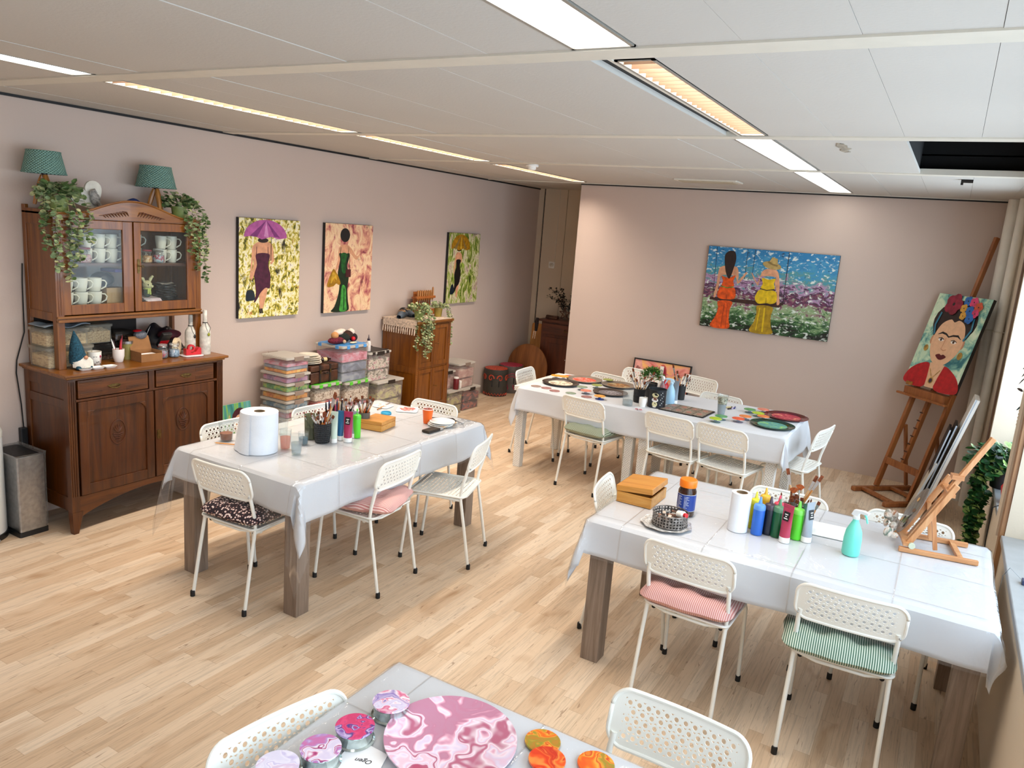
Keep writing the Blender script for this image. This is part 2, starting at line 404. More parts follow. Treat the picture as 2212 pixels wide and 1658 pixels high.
# silver pipe insulation glimpsed in the opening
m = MB(); m.tube([(-0.28 + 0.05 * k, 4.16 + 0.01 * math.sin(k), 2.70 + 0.008 * math.sin(k * 2.1)) for k in range(22)], 0.05, 10)
tag(m.build('duct_insulation', P('crumpled_foil', '#c9c8c0', 0.35, 0.6, vary=0.3, scale=30, bump=0.8, bscale=60)), 'silver foil wrapped duct inside the open ceiling panel', 'duct')
# ceiling lights in two long channels
LW = glow('cool_lamp_diffuser', '#fffdf6', 7.0)
LO = P('louvre_blade_tan', '#4f3a2a', 0.5, vary=0.0)
LO2 = LO
FRL = P('lamp_frame_grey', '#a7a49c', 0.4, 0.5, vary=0.0)
def lamp(x0, x1, y0, y1, m, label, power=0):
    t = thing('ceiling_light', label, 'ceiling light', ((x0 + x1) / 2, (y0 + y1) / 2, ZC), 0, 'recessed strip lights in the ceiling')
    hx, hy = (x1 - x0) / 2, (y1 - y0) / 2
    f = MB(); e = 0.012
    f.box(-hx, -hy, -0.002, -hx + e, hy, 0.03).box(hx - e, -hy, -0.002, hx, hy, 0.03).box(-hx, -hy, -0.002, hx, -hy + e, 0.03).box(-hx, hy - e, -0.002, hx, hy, 0.03)
    f.build('frame', FRL, t, smooth=False)
    if power:                                   # louvred: cross blades under the tube
        n = int((2 * hy - 0.03) / 0.065); b0 = MB().box(-hx + e, -0.001, -0.001, hx - e, 0.001, 0.034).build('louvre_blade', m, t, smooth=False)
        for k in range(n):
            b1 = b0 if k == 0 else b0.copy(); b1.location = (0, -hy + 0.02 + (2 * hy - 0.04) * (k + 0.5) / n, 0)
            if k: COL.objects.link(b1); b1.parent = t
        MB().box(-hx, -hy, 0.10, hx, hy, 0.105).box(-hx, -hy, 0.0, -hx + 0.002, hy, 0.10).box(hx - 0.002, -hy, 0.0, hx, hy, 0.10).box(-hx, -hy, 0.0, hx, -hy + 0.002, 0.10).box(-hx, hy - 0.002, 0.0, hx, hy, 0.10).build('reflector', m, t, smooth=False)
        d = bpy.data.lights.new('lamp_tube', 'AREA'); d.shape = 'RECTANGLE'; d.size = 2 * hx - 0.03; d.size_y = 2 * hy - 0.03; d.energy = power
        d.color = (1.0, 0.86, 0.72); o = bpy.data.objects.new('lamp_tube', d); COL.objects.link(o); o.parent = t; o.location = (0, 0, 0.075)
    else:
        MB().box(-hx + e, -hy + e, 0.004, hx - e, hy - e, 0.012).build('diffuser', m, t, smooth=False)
    return t
lamp(-1.115, -0.91, 0.53, 2.20, LW, 'wide bright white strip light, nearest in the right-hand channel')
lamp(-1.045, -0.91, 2.36, 4.00, LO, 'warm louvred strip light beside a black ceiling slot', 38)
lamp(-1.115, -0.91, 4.115, 5.655, LW, 'bright white strip light between the louvred lamp and the end lamp')
lamp(-1.115, -0.91, 5.77, 7.60, LW, 'bright white strip light touching the back wall glow')
lamp(-3.705, -3.535, 0.53, 2.20, LW, 'bright white strip light at the left edge of the ceiling')
lamp(-3.705, -3.535, 2.33, 4.00, LO2, 'warm narrow strip light above the oak sideboard', 60)
lamp(-3.705, -3.535, 4.115, 5.655, LO2, 'warm narrow strip light in the middle of the left channel', 60)
lamp(-3.705, -3.535, 5.90, 7.58, LO2, 'warm narrow strip light nearest the dark alcove', 60)
struct('trim_6', MB().box(-1.118, 2.32, ZC + 0.02, -1.055, 4.01, ZC + 0.03), BLACK, smooth=False)
struct('trim_7', MB().box(-1.058, 2.32, ZC - 0.002, -1.045, 4.01, ZC + 0.02), METALW, smooth=False)
struct('trim_8', MB().box(-3.71, 5.757, ZC, -3.53, 5.9, ZC + 0.02).box(-3.71, 7.585, ZC, -3.53, YA, ZC + 0.02).box(-1.12, 7.605, ZC, -0.905, YB, ZC + 0.02).box(-3.71, YF, ZC, -3.53, -1.31, ZC + 0.02).box(-1.12, YF, ZC, -0.905, -1.31, ZC + 0.02), CEIL, smooth=False)
lamp(-1.115, -0.91, -1.30, 0.38, LW, 'added white fill strip light, unseen behind the viewer in the right channel')  # unseen lamp added behind the camera to brighten the near floor and tables
lamp(-3.705, -3.535, -1.30, 0.38, LW, 'added white fill strip light, unseen behind the viewer in the left channel')  # left-hand partner, likewise an added fill lamp out of view
# smoke detector, vent, chipped tile
t = thing('smoke_detector', 'round white smoke detector on the ceiling', 'smoke detector', (-3.245, 5.838, ZC))
MB().lathe([(0.052, 0.0), (0.055, -0.012), (0.05, -0.02)], 28).build('base', WHITE, t)
MB().lathe([(0.034, -0.02), (0.036, -0.035), (0.028, -0.045), (0.0001, -0.048)], 24).build('sensor_head', WHITE, t)
t = thing('air_vent', 'rectangular cream ceiling air vent near the back wall', 'vent', (-2.015, 6.837, ZC))
MB().prism(rrect(0.56, 0.24, 0.01, 3), -0.012, 0.0).build('frame', METALW, t, smooth=False)
m = MB()
for k in range(7): m.box(-0.24, -0.09 + k * 0.027, -0.02, 0.24, -0.078 + k * 0.027, -0.012)
m.build('slats', P('vent_slat_tan', '#b8aa92', 0.5), t, smooth=False)
chip = [(0.00, -0.17), (0.03, -0.16), (0.045, -0.08), (0.04, -0.02), (0.06, 0.03), (0.035, 0.10), (0.05, 0.16), (0.02, 0.19), (0.0, 0.12), (0.01, 0.03), (-0.01, -0.05)]
tag(MB().prism(chip, -0.004, 0.002).build('broken_tile_patch', P('exposed_tile_core', '#a59a88', 0.95, vary=0.3, scale=40, bump=0.8, bscale=80), loc=(-0.632, 4.42, ZC), rz=R(4)), 'jagged chipped patch on a ceiling tile', 'ceiling damage')
t = thing('ceiling_bracket', 'small dark metal bracket hanging under the ceiling tile', 'bracket', (-0.032, 5.99, ZC))
MB().box(-0.035, -0.02, -0.02, 0.035, 0.02, 0).build('plate', P('dark_metal', '#2d2a28', 0.4, 0.8), t, smooth=False); MB().box(-0.035, -0.015, -0.035, -0.02, 0.015, -0.02).build('hook', P('dark_metal', '#2d2a28', 0.4, 0.8), t, smooth=False)
# power socket / switch in alcove
sp = aty(1192, 572, YA - 0.001)
t = thing('light_switch', 'square white rotary switch on the alcove wall', 'switch', sp)
MB().prism(rrect(0.085, 0.085, 0.01, 3), 0, 0.01, lambda a, b, z: (a, -z, b)).build('plate', WHITE, t, smooth=False)
MB().lathe([(0.026, 0), (0.026, 0.012), (0.012, 0.014), (0.012, 0.024), (0.0001, 0.024)], 20).xf(Matrix.Rotation(R(90), 4, 'X')).xf(Matrix.Translation((0, -0.01, 0))).build('knob', METALW, t)
MB().box(0.033, 0, 0.03, 0.040, 0.004, 1.04).xf(Matrix.Translation((0, -0.004, 0))).build('conduit', METALW, t, smooth=False)
# heating pipes in the back right corner
for (x, y, r, lab) in ((0.335, 7.60, 0.055, 'thick white heating pipe in the back right corner, left of two'), (0.385, 7.42, 0.035, 'thinner cream pipe beside the thick pipe in the corner')):
    t = thing('heating_pipe', lab, 'pipe', (x, y, 0), 0, 'vertical pipes in the corner')
    MB().lathe([(r, 0.0), (r, ZC - 0.001)], 24).build('pipe', P('pipe_white_paint', '#e6e2d8', 0.35, vary=0.03), t)
    MB().ring((0, 0, 1.52), r + 0.002, 0.006, 20, 6).box(r, -0.006, 1.515, max(r + 0.004, XR - x), 0.006, 1.525).build('clamp', METALW, t)
# ================================================================ TABLES AND CLOTHS
ZT = 0.735
def oak_table(x0, y0, x1, y1, label):
    cx, cy = (x0 + x1) / 2, (y0 + y1) / 2; hx, hy = (x1 - x0) / 2 - 0.012, (y1 - y0) / 2 - 0.012
    t = thing('dining_table', label, 'table', (cx, cy, 0), 0)
    MB().box(-hx, -hy, ZT - 0.05, hx, hy, ZT - 0.006).build('tabletop', TABLEW, t, smooth=False, bevel=0.003)
    L = 0.09
    for sx in (-1, 1):
        for sy in (-1, 1):
            a, b = (sx * hx, sx * (hx - L)); c, d = (sy * hy, sy * (hy - L))
            MB().box(min(a, b), min(c, d), 0, max(a, b), max(c, d), ZT - 0.051).build('leg', TABLEW, t, smooth=False, bevel=0.002)
    a = hx - L; b = hy - L
    for q in ((-a, -hy + .01, a, -hy + .03), (-a, hy - .03, a, hy - .01), (-hx + .01, -b, -hx + .03, b), (hx - .03, -b, hx - .01, b)):
        MB().box(q[0], q[1], ZT - 0.11, q[2], q[3], ZT - 0.051).build('apron', TABLEW, t, smooth=False)
    return t
LT = (-3.535, 2.612, -2.632, 4.293); RT = (-1.303, 3.185, 0.345, 4.12); FT = (-1.262, 0.76, 0.33, 1.683); BT = (-3.055, 5.58, -0.86, 6.47)
oak_table(*LT, 'grey-brown oak table in front of the sideboard, legs showing under its cloth')
oak_table(*RT, 'grey-brown oak table against the window wall')
oak_table(*FT, 'oak table at the bottom edge of the picture under white plastic cloth')
WICK = NT('white_woven_plastic')
_v = WICK.coord((1, 1, 1)); _sp = WICK.new('ShaderNodeSeparateXYZ'); WICK.link(_v, _sp.inputs[0])
_h = WICK.math('MULTIPLY', WICK.math('SINE', WICK.math('MULTIPLY', WICK.math('ADD', _sp.outputs[0], _sp.outputs[1]), 300.0)), WICK.math('SINE', WICK.math('MULTIPLY', _sp.outputs[2], 300.0)))
WICK.link(WICK.ramp(WICK.math('MULTIPLY_ADD', _h, 0.5, 0.5), [(0.2, '#c9c8c4'), (0.45, '#eeede8')]), WICK.b.inputs['Base Color']); WICK.b.inputs['Roughness'].default_value = 0.5
WICK.bump(_h, 0.5, 0.004); WICK = WICK.m
def white_table(x0, y0, x1, y1, label):
    cx, cy = (x0 + x1) / 2, (y0 + y1) / 2; hx, hy = (x1 - x0) / 2, (y1 - y0) / 2
    t = thing('woven_plastic_table', label, 'table', (cx, cy, 0), 0)
    MB().box(-hx, -hy, ZT - 0.05, hx, hy, ZT - 0.006).build('tabletop', WICK, t, smooth=False, bevel=0.004)
    for sx in (-1, 1):
        for sy in (-1, 1):
            px, py = sx * (hx - 0.06), sy * (hy - 0.06)
            m = MB(); w = 0.037; w2 = 0.033
            m.add([(px - w, py - w, ZT - .051), (px + w, py - w, ZT - .051), (px + w, py + w, ZT - .051), (px - w, py + w, ZT - .051), (px - w2, py - w2, 0.0), (px + w2, py - w2, 0.0), (px + w2, py + w2, 0.0), (px - w2, py + w2, 0.0)],
                  [(0, 1, 2, 3), (7, 6, 5, 4), (0, 4, 5, 1), (1, 5, 6, 2), (2, 6, 7, 3), (3, 7, 4, 0)])
            m.build('leg', WICK, t, smooth=False, bevel=0.003)
    return t
white_table(-3.13, 5.62, -1.99, 6.47, 'white woven-plastic table under the left half of the long back cloth')
white_table(-1.985, 5.60, -0.875, 6.45, 'white woven-plastic table under the right half of the long back cloth')

def drape(x0, y0, x1, y1, z, oh, tips, amp=0.012, seed=0, flare=0.10, step=0.03, wave=9.0, dent=0.0, rip=0.0, off=0.0):
    """cloth lying on a rectangle, hanging oh=(left, near, right, far) over its sides; corners fall in cone folds, tips scale the
    corner overhang in the order near-left, near-right, far-right, far-left"""
    rn = random.Random(seed); ph = [rn.uniform(0, 6.28) for _ in range(8)]
    l, n, r, f = oh
    def axis(a0, a1, o0, o1):
        k0 = max(2, int(round(o0 / 0.02))); k1 = max(2, int(round(o1 / 0.02))); km = max(8, int(round((a1 - a0) / step)))
        return [a0 - o0 + o0 * i / k0 for i in range(k0)] + [a0 + (a1 - a0) * i / km for i in range(km)] + [a1 + o1 * i / k1 for i in range(k1 + 1)]
    us, vs = axis(x0, x1, l, r), axis(y0, y1, n, f)
    V = []; idx = {}
    for j, v in enumerate(vs):
        for i, u in enumerate(us):
            cx, cy = min(max(u, x0), x1), min(max(v, y0), y1); a, b = u - cx, v - cy
            d = math.hypot(a, b)
            if a and b:
                tp = tips[0 if (a < 0 and b < 0) else 1 if (a > 0 and b < 0) else 2 if (a > 0) else 3]; d *= tp
            if d < 1e-6:
                V.append((cx, cy, z + rip * math.sin(u * 7 + ph[0]) * math.sin(v * 6 + ph[1]))); continue
            nn = Vector((a, b)).normalized(); s = (cx * 1.0 + cy * 1.3)
            crn = 1.0 if (a and b) else math.exp(-min(abs(cx - x0) if b else 9, abs(x1 - cx) if b else 9, abs(cy - y0) if a else 9, abs(y1 - cy) if a else 9) / 0.12)
            fl = flare * (0.25 + 0.9 * crn)
            w = amp * min(1, d / 0.12) * (math.sin(s * wave + ph[2]) + 0.6 * math.sin(s * wave * 2.3 + ph[3]))
            rr = 0.012                                              # rounded table edge
            out = rr * min(1, d / rr) + fl * max(0, d - rr) + w * (1 - crn) + 0.004 + off
            ang = math.atan2(b, a); out += (0.028 * crn * math.sin(ang * 4 + ph[4]) * min(1, d / .2)) if (a and b) else 0
            V.append((cx + nn.x * out, cy + nn.y * out, z - max(0, d - 0.006) * (1 - 0.5 * fl) + dent * math.sin(s * 3.1 + ph[5]) * min(1, d / 0.2)))
    N = len(us); m = MB()
    m.add(V, [(j * N + i, j * N + i + 1, (j + 1) * N + i + 1, (j + 1) * N + i) for j in range(len(vs) - 1) for i in range(N - 1)])
    return m
def clothmat(name, c, rough, fold, bumpd=0.3):
    t = NT(name); v = t.coord(); n = t.noise(v, 6, 4, 0.55, 0.5); n2 = t.noise(v, 260, 2)
    t.b.inputs['Base Color'].default_value = lin(c); t.b.inputs['Roughness'].default_value = rough
    h = t.math('ADD', t.math('MULTIPLY', n, 1.0), t.math('MULTIPLY', n2, 0.05))
    t.bump(h, bumpd, 0.01); return t.m
CLOTH = clothmat('white_table_cloth', '#d3d5d9', 0.75, 0)
def plasticmat():
    t = NT('clear_vinyl_sheet'); t.n.remove(t.b)
    tr = t.new('ShaderNodeBsdfTransparent'); tr.inputs[0].default_value = (0.97, 0.975, 0.98, 1)
    df = t.new('ShaderNodeBsdfDiffuse'); m0 = t.new('ShaderNodeMixShader'); m0.inputs[0].default_value = 0.05; t.link(tr.outputs[0], m0.inputs[1]); t.link(df.outputs[0], m0.inputs[2]); tr = m0
    gl = t.new('ShaderNodeBsdfGlossy'); gl.inputs['Roughness'].default_value = 0.06
    tc = t.new('ShaderNodeTexCoord'); sp = t.new('ShaderNodeSeparateXYZ'); t.link(tc.outputs['Object'], sp.inputs[0])
    def crease(o, sc):
        fr = t.math('FRACT', t.math('MULTIPLY_ADD', o, 1.0 / sc, 0.5)); d = t.math('ABSOLUTE', t.math('SUBTRACT', fr, 0.5))
        return t.math('SUBTRACT', 1.0, t.math('MINIMUM', t.math('MULTIPLY', d, sc / 0.0045), 1.0))
    h = t.math('MAXIMUM', crease(sp.outputs[0], 0.38), crease(sp.outputs[1], 0.36))
    n = t.noise(t.coord((1, 1, 1)), 7.0, 4, 0.6, 1.5)
    hh = t.math('ADD', t.math('MULTIPLY', h, 0.22), n)
    b = t.new('ShaderNodeBump'); b.inputs['Strength'].default_value = 0.5; b.inputs['Distance'].default_value = 0.01
    t.link(hh, b.inputs['Height']); t.link(b.outputs[0], gl.inputs['Normal'])
    fac = t.math('ADD', t.schlick(), t.math('MULTIPLY', h, 0.30))
    m2 = t.new('ShaderNodeMixShader'); t.link(fac, m2.inputs[0]); t.link(tr.outputs[0], m2.inputs[1]); t.link(gl.outputs[0], m2.inputs[2])
    t.link(m2.outputs[0], t.out.inputs['Surface']); return t.m
VINYL = plasticmat()
def cloth(tb, oh, tips, label, seed, **kw):
    return tag(drape(*tb, ZT, oh, tips, seed=seed, **kw).build('tablecloth', CLOTH, solid=0.0012), label, 'tablecloth')
def vinyl(tb, oh, tips, label, seed, **kw):
    return tag(drape(*tb, ZT + 0.0035, oh, tips, seed=seed, **kw).build('clear_table_cover', VINYL), label, 'table cover')
cloth(LT, (0.16, 0.18, 0.215, 0.19), (1.15, 1.40, 1.05, 1.0), 'white tablecloth on the table in front of the sideboard', 3, amp=0.010, wave=7, flare=0.17)
vinyl(LT, (0.30, 0.26, 0.23, 0.22), (1.5, 1.75, 1.25, 1.0), 'transparent plastic cover with long clear corners, on the table near the sideboard', 3, amp=0.010, wave=7, flare=0.17, off=0.006)
cloth(RT, (0.20, 0.185, 0.10, 0.18), (1.35, 1.32, 1.0, 1.0), 'white tablecloth on the table beside the windows', 11, amp=0.010, wave=6, flare=0.18)
vinyl(RT, (0.24, 0.20, 0.105, 0.20), (1.30, 1.05, 1.0, 1.0), 'clear glossy plastic cover on the table beside the windows', 11, amp=0.010, wave=6, flare=0.18, off=0.006)
cloth(FT, (0.12, 0.2, 0.14, 0.12), (1, 1, 1, 1), 'white tablecloth on the table at the bottom edge of the picture', 21, amp=0.004)
vinyl(FT, (0.13, 0.2, 0.15, 0.13), (1, 1, 1, 1), 'clear plastic cover over the table at the bottom edge of the picture', 21, amp=0.004, off=0.005)
cloth(BT, (0.30, 0.225, 0.26, 0.20), (1.05, 1.0, 1.3, 1.0), 'long matt white cloth over the two pushed-together back tables', 31, amp=0.012, wave=5, dent=0.012)
# ================================================================ CHAIRS
def perf(w, h, r, nc, nr, hr, px, py, seg, fn, stagger=True):
    """rounded sheet w x h pierced by nr rows of nc round holes; fn(a, b) -> point"""
    vs = []; fs = []; key = {}
    def V(a, b):
        k = (round(a, 5), round(b, 5))
        if k not in key: key[k] = len(vs); vs.append(fn(a, b))
        return key[k]
    W = nc * px; H = nr * py
    def sq(cx, cy, k):
        a = 2 * PI * k / seg + PI / seg * 0; c, s = math.cos(a), math.sin(a); q = max(abs(c), abs(s)); return (cx + c / q * px / 2, cy + s / q * py / 2)
    for j in range(nr):
        cy = -H / 2 + (j + 0.5) * py; off = (px / 2 if (stagger and j % 2) else 0); n = nc - 1 if off else nc
        for i in range(n):
            cx = -W / 2 + (i + 0.5) * px + off
            for k in range(seg):
                a0, a1 = 2 * PI * k / seg, 2 * PI * (k + 1) / seg
                fs.append((V(cx + hr * math.cos(a0), cy + hr * math.sin(a0)), V(*sq(cx, cy, k)), V(*sq(cx, cy, k + 1)), V(cx + hr * math.cos(a1), cy + hr * math.sin(a1))))
        if off:
            for s in (-1, 1):
                a, b = sorted((s * W / 2, s * (W / 2 - px / 2))); fs.append((V(a, cy - py / 2), V(b, cy - py / 2), V(b, cy + py / 2), V(a, cy + py / 2)))
    out = rrect(w, h, r, 8); 
    def inner(p):
        q = max(abs(p[0]) / (W / 2), abs(p[1]) / (H / 2)); return (max(-W / 2, min(W / 2, p[0] * 1.0)), max(-H / 2, min(H / 2, p[1] * 1.0)))
    dense = []
    for k in range(len(out)):
        a, b = out[k], out[(k + 1) % len(out)]; L = math.hypot(a[0] - b[0], a[1] - b[1]); n = max(1, int(L / 0.03))
        for i in range(n): dense.append((a[0] + (b[0] - a[0]) * i / n, a[1] + (b[1] - a[1]) * i / n))
    N = len(dense)
    for k in range(N):
        p, q = dense[k], dense[(k + 1) % N]; a, b = inner(p), inner(q)
        ids = [V(*a), V(*b), V(*q), V(*p)]
        if ids[0] == ids[1]: ids = ids[1:]
        fs.append(tuple(reversed(ids)))
    return MB().add(vs, fs), [fn(a, b) for a, b in dense]
def make_chair(label, group):
    t = thing('metal_chair', label, 'chair', (0, 0, 0), 0, group)
    def seat(a, b):
        q = (a / 0.19); z = 0.447 - 0.010 * (1 - q * q) * (1 - (b / 0.19) ** 2)
        if b > 0.15: z -= ((b - 0.15) / 0.04) ** 2 * 0.012
        return (a, b + 0.015, z)
    m, rim = perf(0.385, 0.365, 0.035, 14, 13, 0.0062, 0.0235, 0.0245, 8, seat, False); nf = len(m.f); m.tube(rim + [rim[0]], 0.005, 6, caps=False)
    m.build('seat', CHAIRW, t, solid=0.0015, flat_n=nf)
    def back(a, b):
        q = a / 0.2; v = b + 0.0825
        return (a, -0.185 - 0.26 * v - 0.016 * (1 - q * q) + 0.012, 0.607 + v * 0.985)
    m, rim = perf(0.40, 0.165, 0.052, 12, 5, 0.0068, 0.0275, 0.024, 12, back); nf = len(m.f); m.tube(rim + [rim[0]], 0.0058, 8, caps=False)
    b = m.build('backrest', CHAIRW, t, solid=0.002, flat_n=nf)
    for s in (-1, 1): MB().ell((s * 0.186, -0.196, 0.632), (0.004, 0.0045, 0.0045), 8, 6).build('screw', STEEL, b)
    for s in (-1, 1):
        pts = [(s * 0.187, -0.219, 0.012), (s * 0.183, -0.178, 0.25), (s * 0.180, -0.148, 0.41), (s * 0.180, -0.142, 0.45), (s * 0.182, -0.150, 0.51), (s * 0.182, -0.173, 0.60), (s * 0.178, -0.184, 0.645)]
        l = MB().tube(pts, 0.0095, 10).build('leg', CHAIRW, t)
        MB().lathe([(0.0125, 0.0), (0.0125, 0.028), (0.0105, 0.032)], 12, (s * 0.1875, -0.222, 0)).build('rubber_foot', BLACK, l)
        pts = [(s * 0.178, -0.148, 0.425), (s * 0.180, 0.0, 0.432), (s * 0.181, 0.125, 0.432), (s * 0.182, 0.160, 0.424), (s * 0.184, 0.183, 0.395), (s * 0.187, 0.222, 0.012)]
        l = MB().tube(pts, 0.0095, 10).build('leg', CHAIRW, t)
        MB().lathe([(0.0125, 0.0), (0.0125, 0.028), (0.0105, 0.032)], 12, (s * 0.187, 0.2225, 0)).build('rubber_foot', BLACK, l)
    m = MB().tube([(-0.178, -0.12, 0.426), (-0.09, -0.155, 0.424), (0.09, -0.155, 0.424), (0.178, -0.12, 0.426)], 0.007, 8)
    for s in (-1, 1): m.ell((s * 0.172, -0.10, 0.418), (0.012, 0.012, 0.010), 10, 6)
    m.build('seat_bracket', CHAIRW, t)
    for s in (-1, 1): MB().ell((s * 0.155, -0.125, 0.415), (0.010, 0.010, 0.009), 10, 6).build('rubber_stop', BLACK, t)
    return t
chair0 = make_chair('white perforated metal chair', 'white perforated metal chairs')
_first = [True]
def chair(x, y, deg, label):
    """(x, y) = middle between the rear feet; deg = direction the chair faces (0 = +y, -90 = +x)"""
    a = R(deg); X = x - math.sin(a) * 0.222; Y = y + math.cos(a) * 0.222
    g = 'white perforated metal chairs'
    if _first[0]:
        _first[0] = False; chair0.location = (X, Y, 0); chair0.rotation_euler = (0, 0, a); chair0['label'] = label; return chair0
    return dup(chair0, (X, Y, 0), a, label, g)
C1 = chair(-3.05, 2.470, 3, 'white metal chair with the dark floral cushion, at the near end of the sideboard table')
C2 = chair(-2.469, 3.236, 94, 'white metal chair seen side-on with a pink striped cushion poking out')
C3 = chair(-2.318, 3.847, 106, 'white metal chair with bare seat at the far right corner of the sideboard table')
chair(-3.690, 3.06, -92, 'white metal chair behind the big paper roll and glass mug')
chair(-3.615, 3.72, -95, 'white metal chair between the sideboard table and the plastic storage boxes')
chair(-3.11, 4.43, 181, 'white metal chair behind the orange cup at the far table end')
C_R1 = chair(-0.785, 3.045, -2, 'white metal chair with pink striped cushion at the window-side table')
C_R2 = chair(-0.135, 3.045, 3, 'white metal chair with green striped cushion at the window-side table')
chair(-1.445, 3.64, -81, 'white metal chair at the left end of the window-side table, beside the open wooden box')
chair(-0.575, 4.175, 180, 'white metal chair behind the paint bottles and brushes')
chair(0.01, 4.215, 176, 'white metal chair behind the small table easel')
chair(-3.345, 6.17, -86, 'white metal chair at the left end of the long back table')
C_B2 = chair(-2.392, 5.42, -9, 'white metal chair with the grey-green cushion at the back table')
chair(-1.672, 5.40, -9, 'white metal chair in the middle on the near side of the back table')
chair(-1.268, 5.375, -12, 'white metal chair on the near side of the back table by the green charger plate')
chair(-2.655, 6.60, 168, 'white metal chair against the back table behind the red-centred charger')
chair(-2.53, 7.13, 172, 'white metal chair nearest the back wall picture, half hidden by the green plant')
chair(-1.965, 7.25, 162, 'white metal chair standing free between the back table and the back wall')
chair(-1.575, 6.56, 167, 'white metal chair behind the glass jar of shells on the back table')
chair(-0.63, 5.99, 80, 'white metal chair seen edge-on at the right end of the back table')
chair(-1.325, 1.262, -102, 'white metal chair in the bottom left corner of the nearest table')
chair(-0.455, 1.925, 177, 'white metal chair on the far side of the nearest table, next to the orange discs')
# ================================================================ CUSHIONS
def cushion(ch, mat, label, lx=0.0, ly=0.0, rz=0.0, tilt=0.0, size=0.40, lump=1.0):
    W = size / 2
    def prof(u, v, sgn):
        a = max(0, 1 - abs(u) ** 4.0) ** 0.5 * max(0, 1 - abs(v) ** 4.0) ** 0.5
        d = 0
        for tu in (-0.36, 0.36):
            for tv in (-0.36, 0.36): d += math.exp(-((u - tu) ** 2 + (v - tv) ** 2) / 0.03)
        e = 1 - 0.05 * (1 - abs(v) ** 2) * 0 
        bx = math.sqrt(1 - 0.20 * v ** 4) * (1 + 0.02 * math.cos(v * 7)); by = math.sqrt(1 - 0.20 * u ** 4) * (1 + 0.02 * math.cos(u * 7))
        th = (0.050 * a) * (1 - 0.5 * min(1, d) * lump)
        return (u * W * bx, v * W * by, sgn * th)
    n = 26; m = MB()
    m.surf(lambda i, j: prof(i * 2 - 1, j * 2 - 1, 1), n, n); m.surf(lambda i, j: prof(1 - i * 2, j * 2 - 1, -0.8), n, n)
    a = ch.rotation_euler[2]; M = Matrix.Rotation(a, 4, 'Z'); p = M @ Vector((lx, ly, 0))
    o = m.build('seat_cushion', mat); o.location = (ch.location[0] + p[0], ch.location[1] + p[1], 0.491)
    o.rotation_euler = (tilt, 0, a + rz)
    tw = MB()
    for tu in (-0.36, 0.36):
        for tv in (-0.36, 0.36): tw.ell((tu * W, tv * W, 0.016), (0.006, 0.006, 0.004), 8, 6)
    tw.build('tuft_button', mat, o)
    return tag(o, label, 'cushion')
PINKS = striped('pink_ticking', '#e4c3bb', '#c67f7b', 120, 'x'); GREENS = striped('green_ticking', '#ccd6c8', '#456b58', 115, 'x'); GREENG = striped('grey_green_ticking', '#b7bda6', '#6c7a66', 120, 'x')
t = NT('dark_floral_cotton'); vo = t.new('ShaderNodeTexVoronoi'); vo.inputs['Scale'].default_value = 70; t.link(t.coord(), vo.inputs['Vector'])
t.link(t.ramp(vo.outputs[0], [(0.22, '#e9d9d2'), (0.34, '#a8746c'), (0.42, '#2a1d24')], 'CONSTANT'), t.b.inputs['Base Color']); t.b.inputs['Roughness'].default_value = 0.9; FLORAL = t.m
cushion(C1, FLORAL, 'dark floral cushion on the nearest chair of the sideboard table', 0.01, 0.0, 0.05)
cushion(C2, PINKS, 'pink striped cushion slanting off the side-on chair', 0.0, -0.01, 0.25, 0.0, 0.42)
cushion(C_R1, PINKS, 'pink striped tufted cushion on the chair by the paint bottles table', -0.01, 0.0, 0.04, 0, 0.43)
cushion(C_R2, GREENS, 'dark green and white striped tufted cushion on the window-side chair', -0.02, -0.01, 0.02, 0, 0.44)
cushion(C_B2, GREENG, 'grey-green striped cushion on a chair at the back table', 0.0, 0.0, 0.03)
# ================================================================ CABINETS
def _wb(s, name, mats, t, **kw):
    """build a part whose vertices are given in world coordinates under thing t"""
    M = (Matrix.Translation(t.location) @ Matrix.Rotation(t.rotation_euler[2], 4, 'Z')).inverted()
    p = t
    return s.xf(M).build(name, mats, p, **kw)
MB.wb = _wb
def _wbp(s, name, mats, parent, t, **kw):
    """the same for a sub-part (its parent part sits at the thing's origin)"""
    M = (Matrix.Translation(t.location) @ Matrix.Rotation(t.rotation_euler[2], 4, 'Z')).inverted()
    return s.xf(M).build(name, mats, parent, **kw)
MB.wbp = _wbp
OAKD = wood('dark_stained_oak', '#2b1203', '#542905', '#6b390b', 9, 'z', 0.35, 0.25)
OAKY = wood('dark_stained_oak_rails', '#331704', '#5f3006', '#76410e', 9, 'y', 0.35, 0.25)
OAKL = wood('orange_oak', '#4c2405', '#7d460b', '#935a14', 9, 'z', 0.35, 0.25)
OAKLY = wood('orange_oak_rails', '#4f2605', '#834e0e', '#9a6218', 9, 'y', 0.35, 0.25)
DARKIN = P('dark_cabinet_interior', '#1d120c', 0.8, vary=0.1)
BRASS = P('aged_brass', '#6f5a34', 0.4, 0.85, vary=0.25, scale=60)
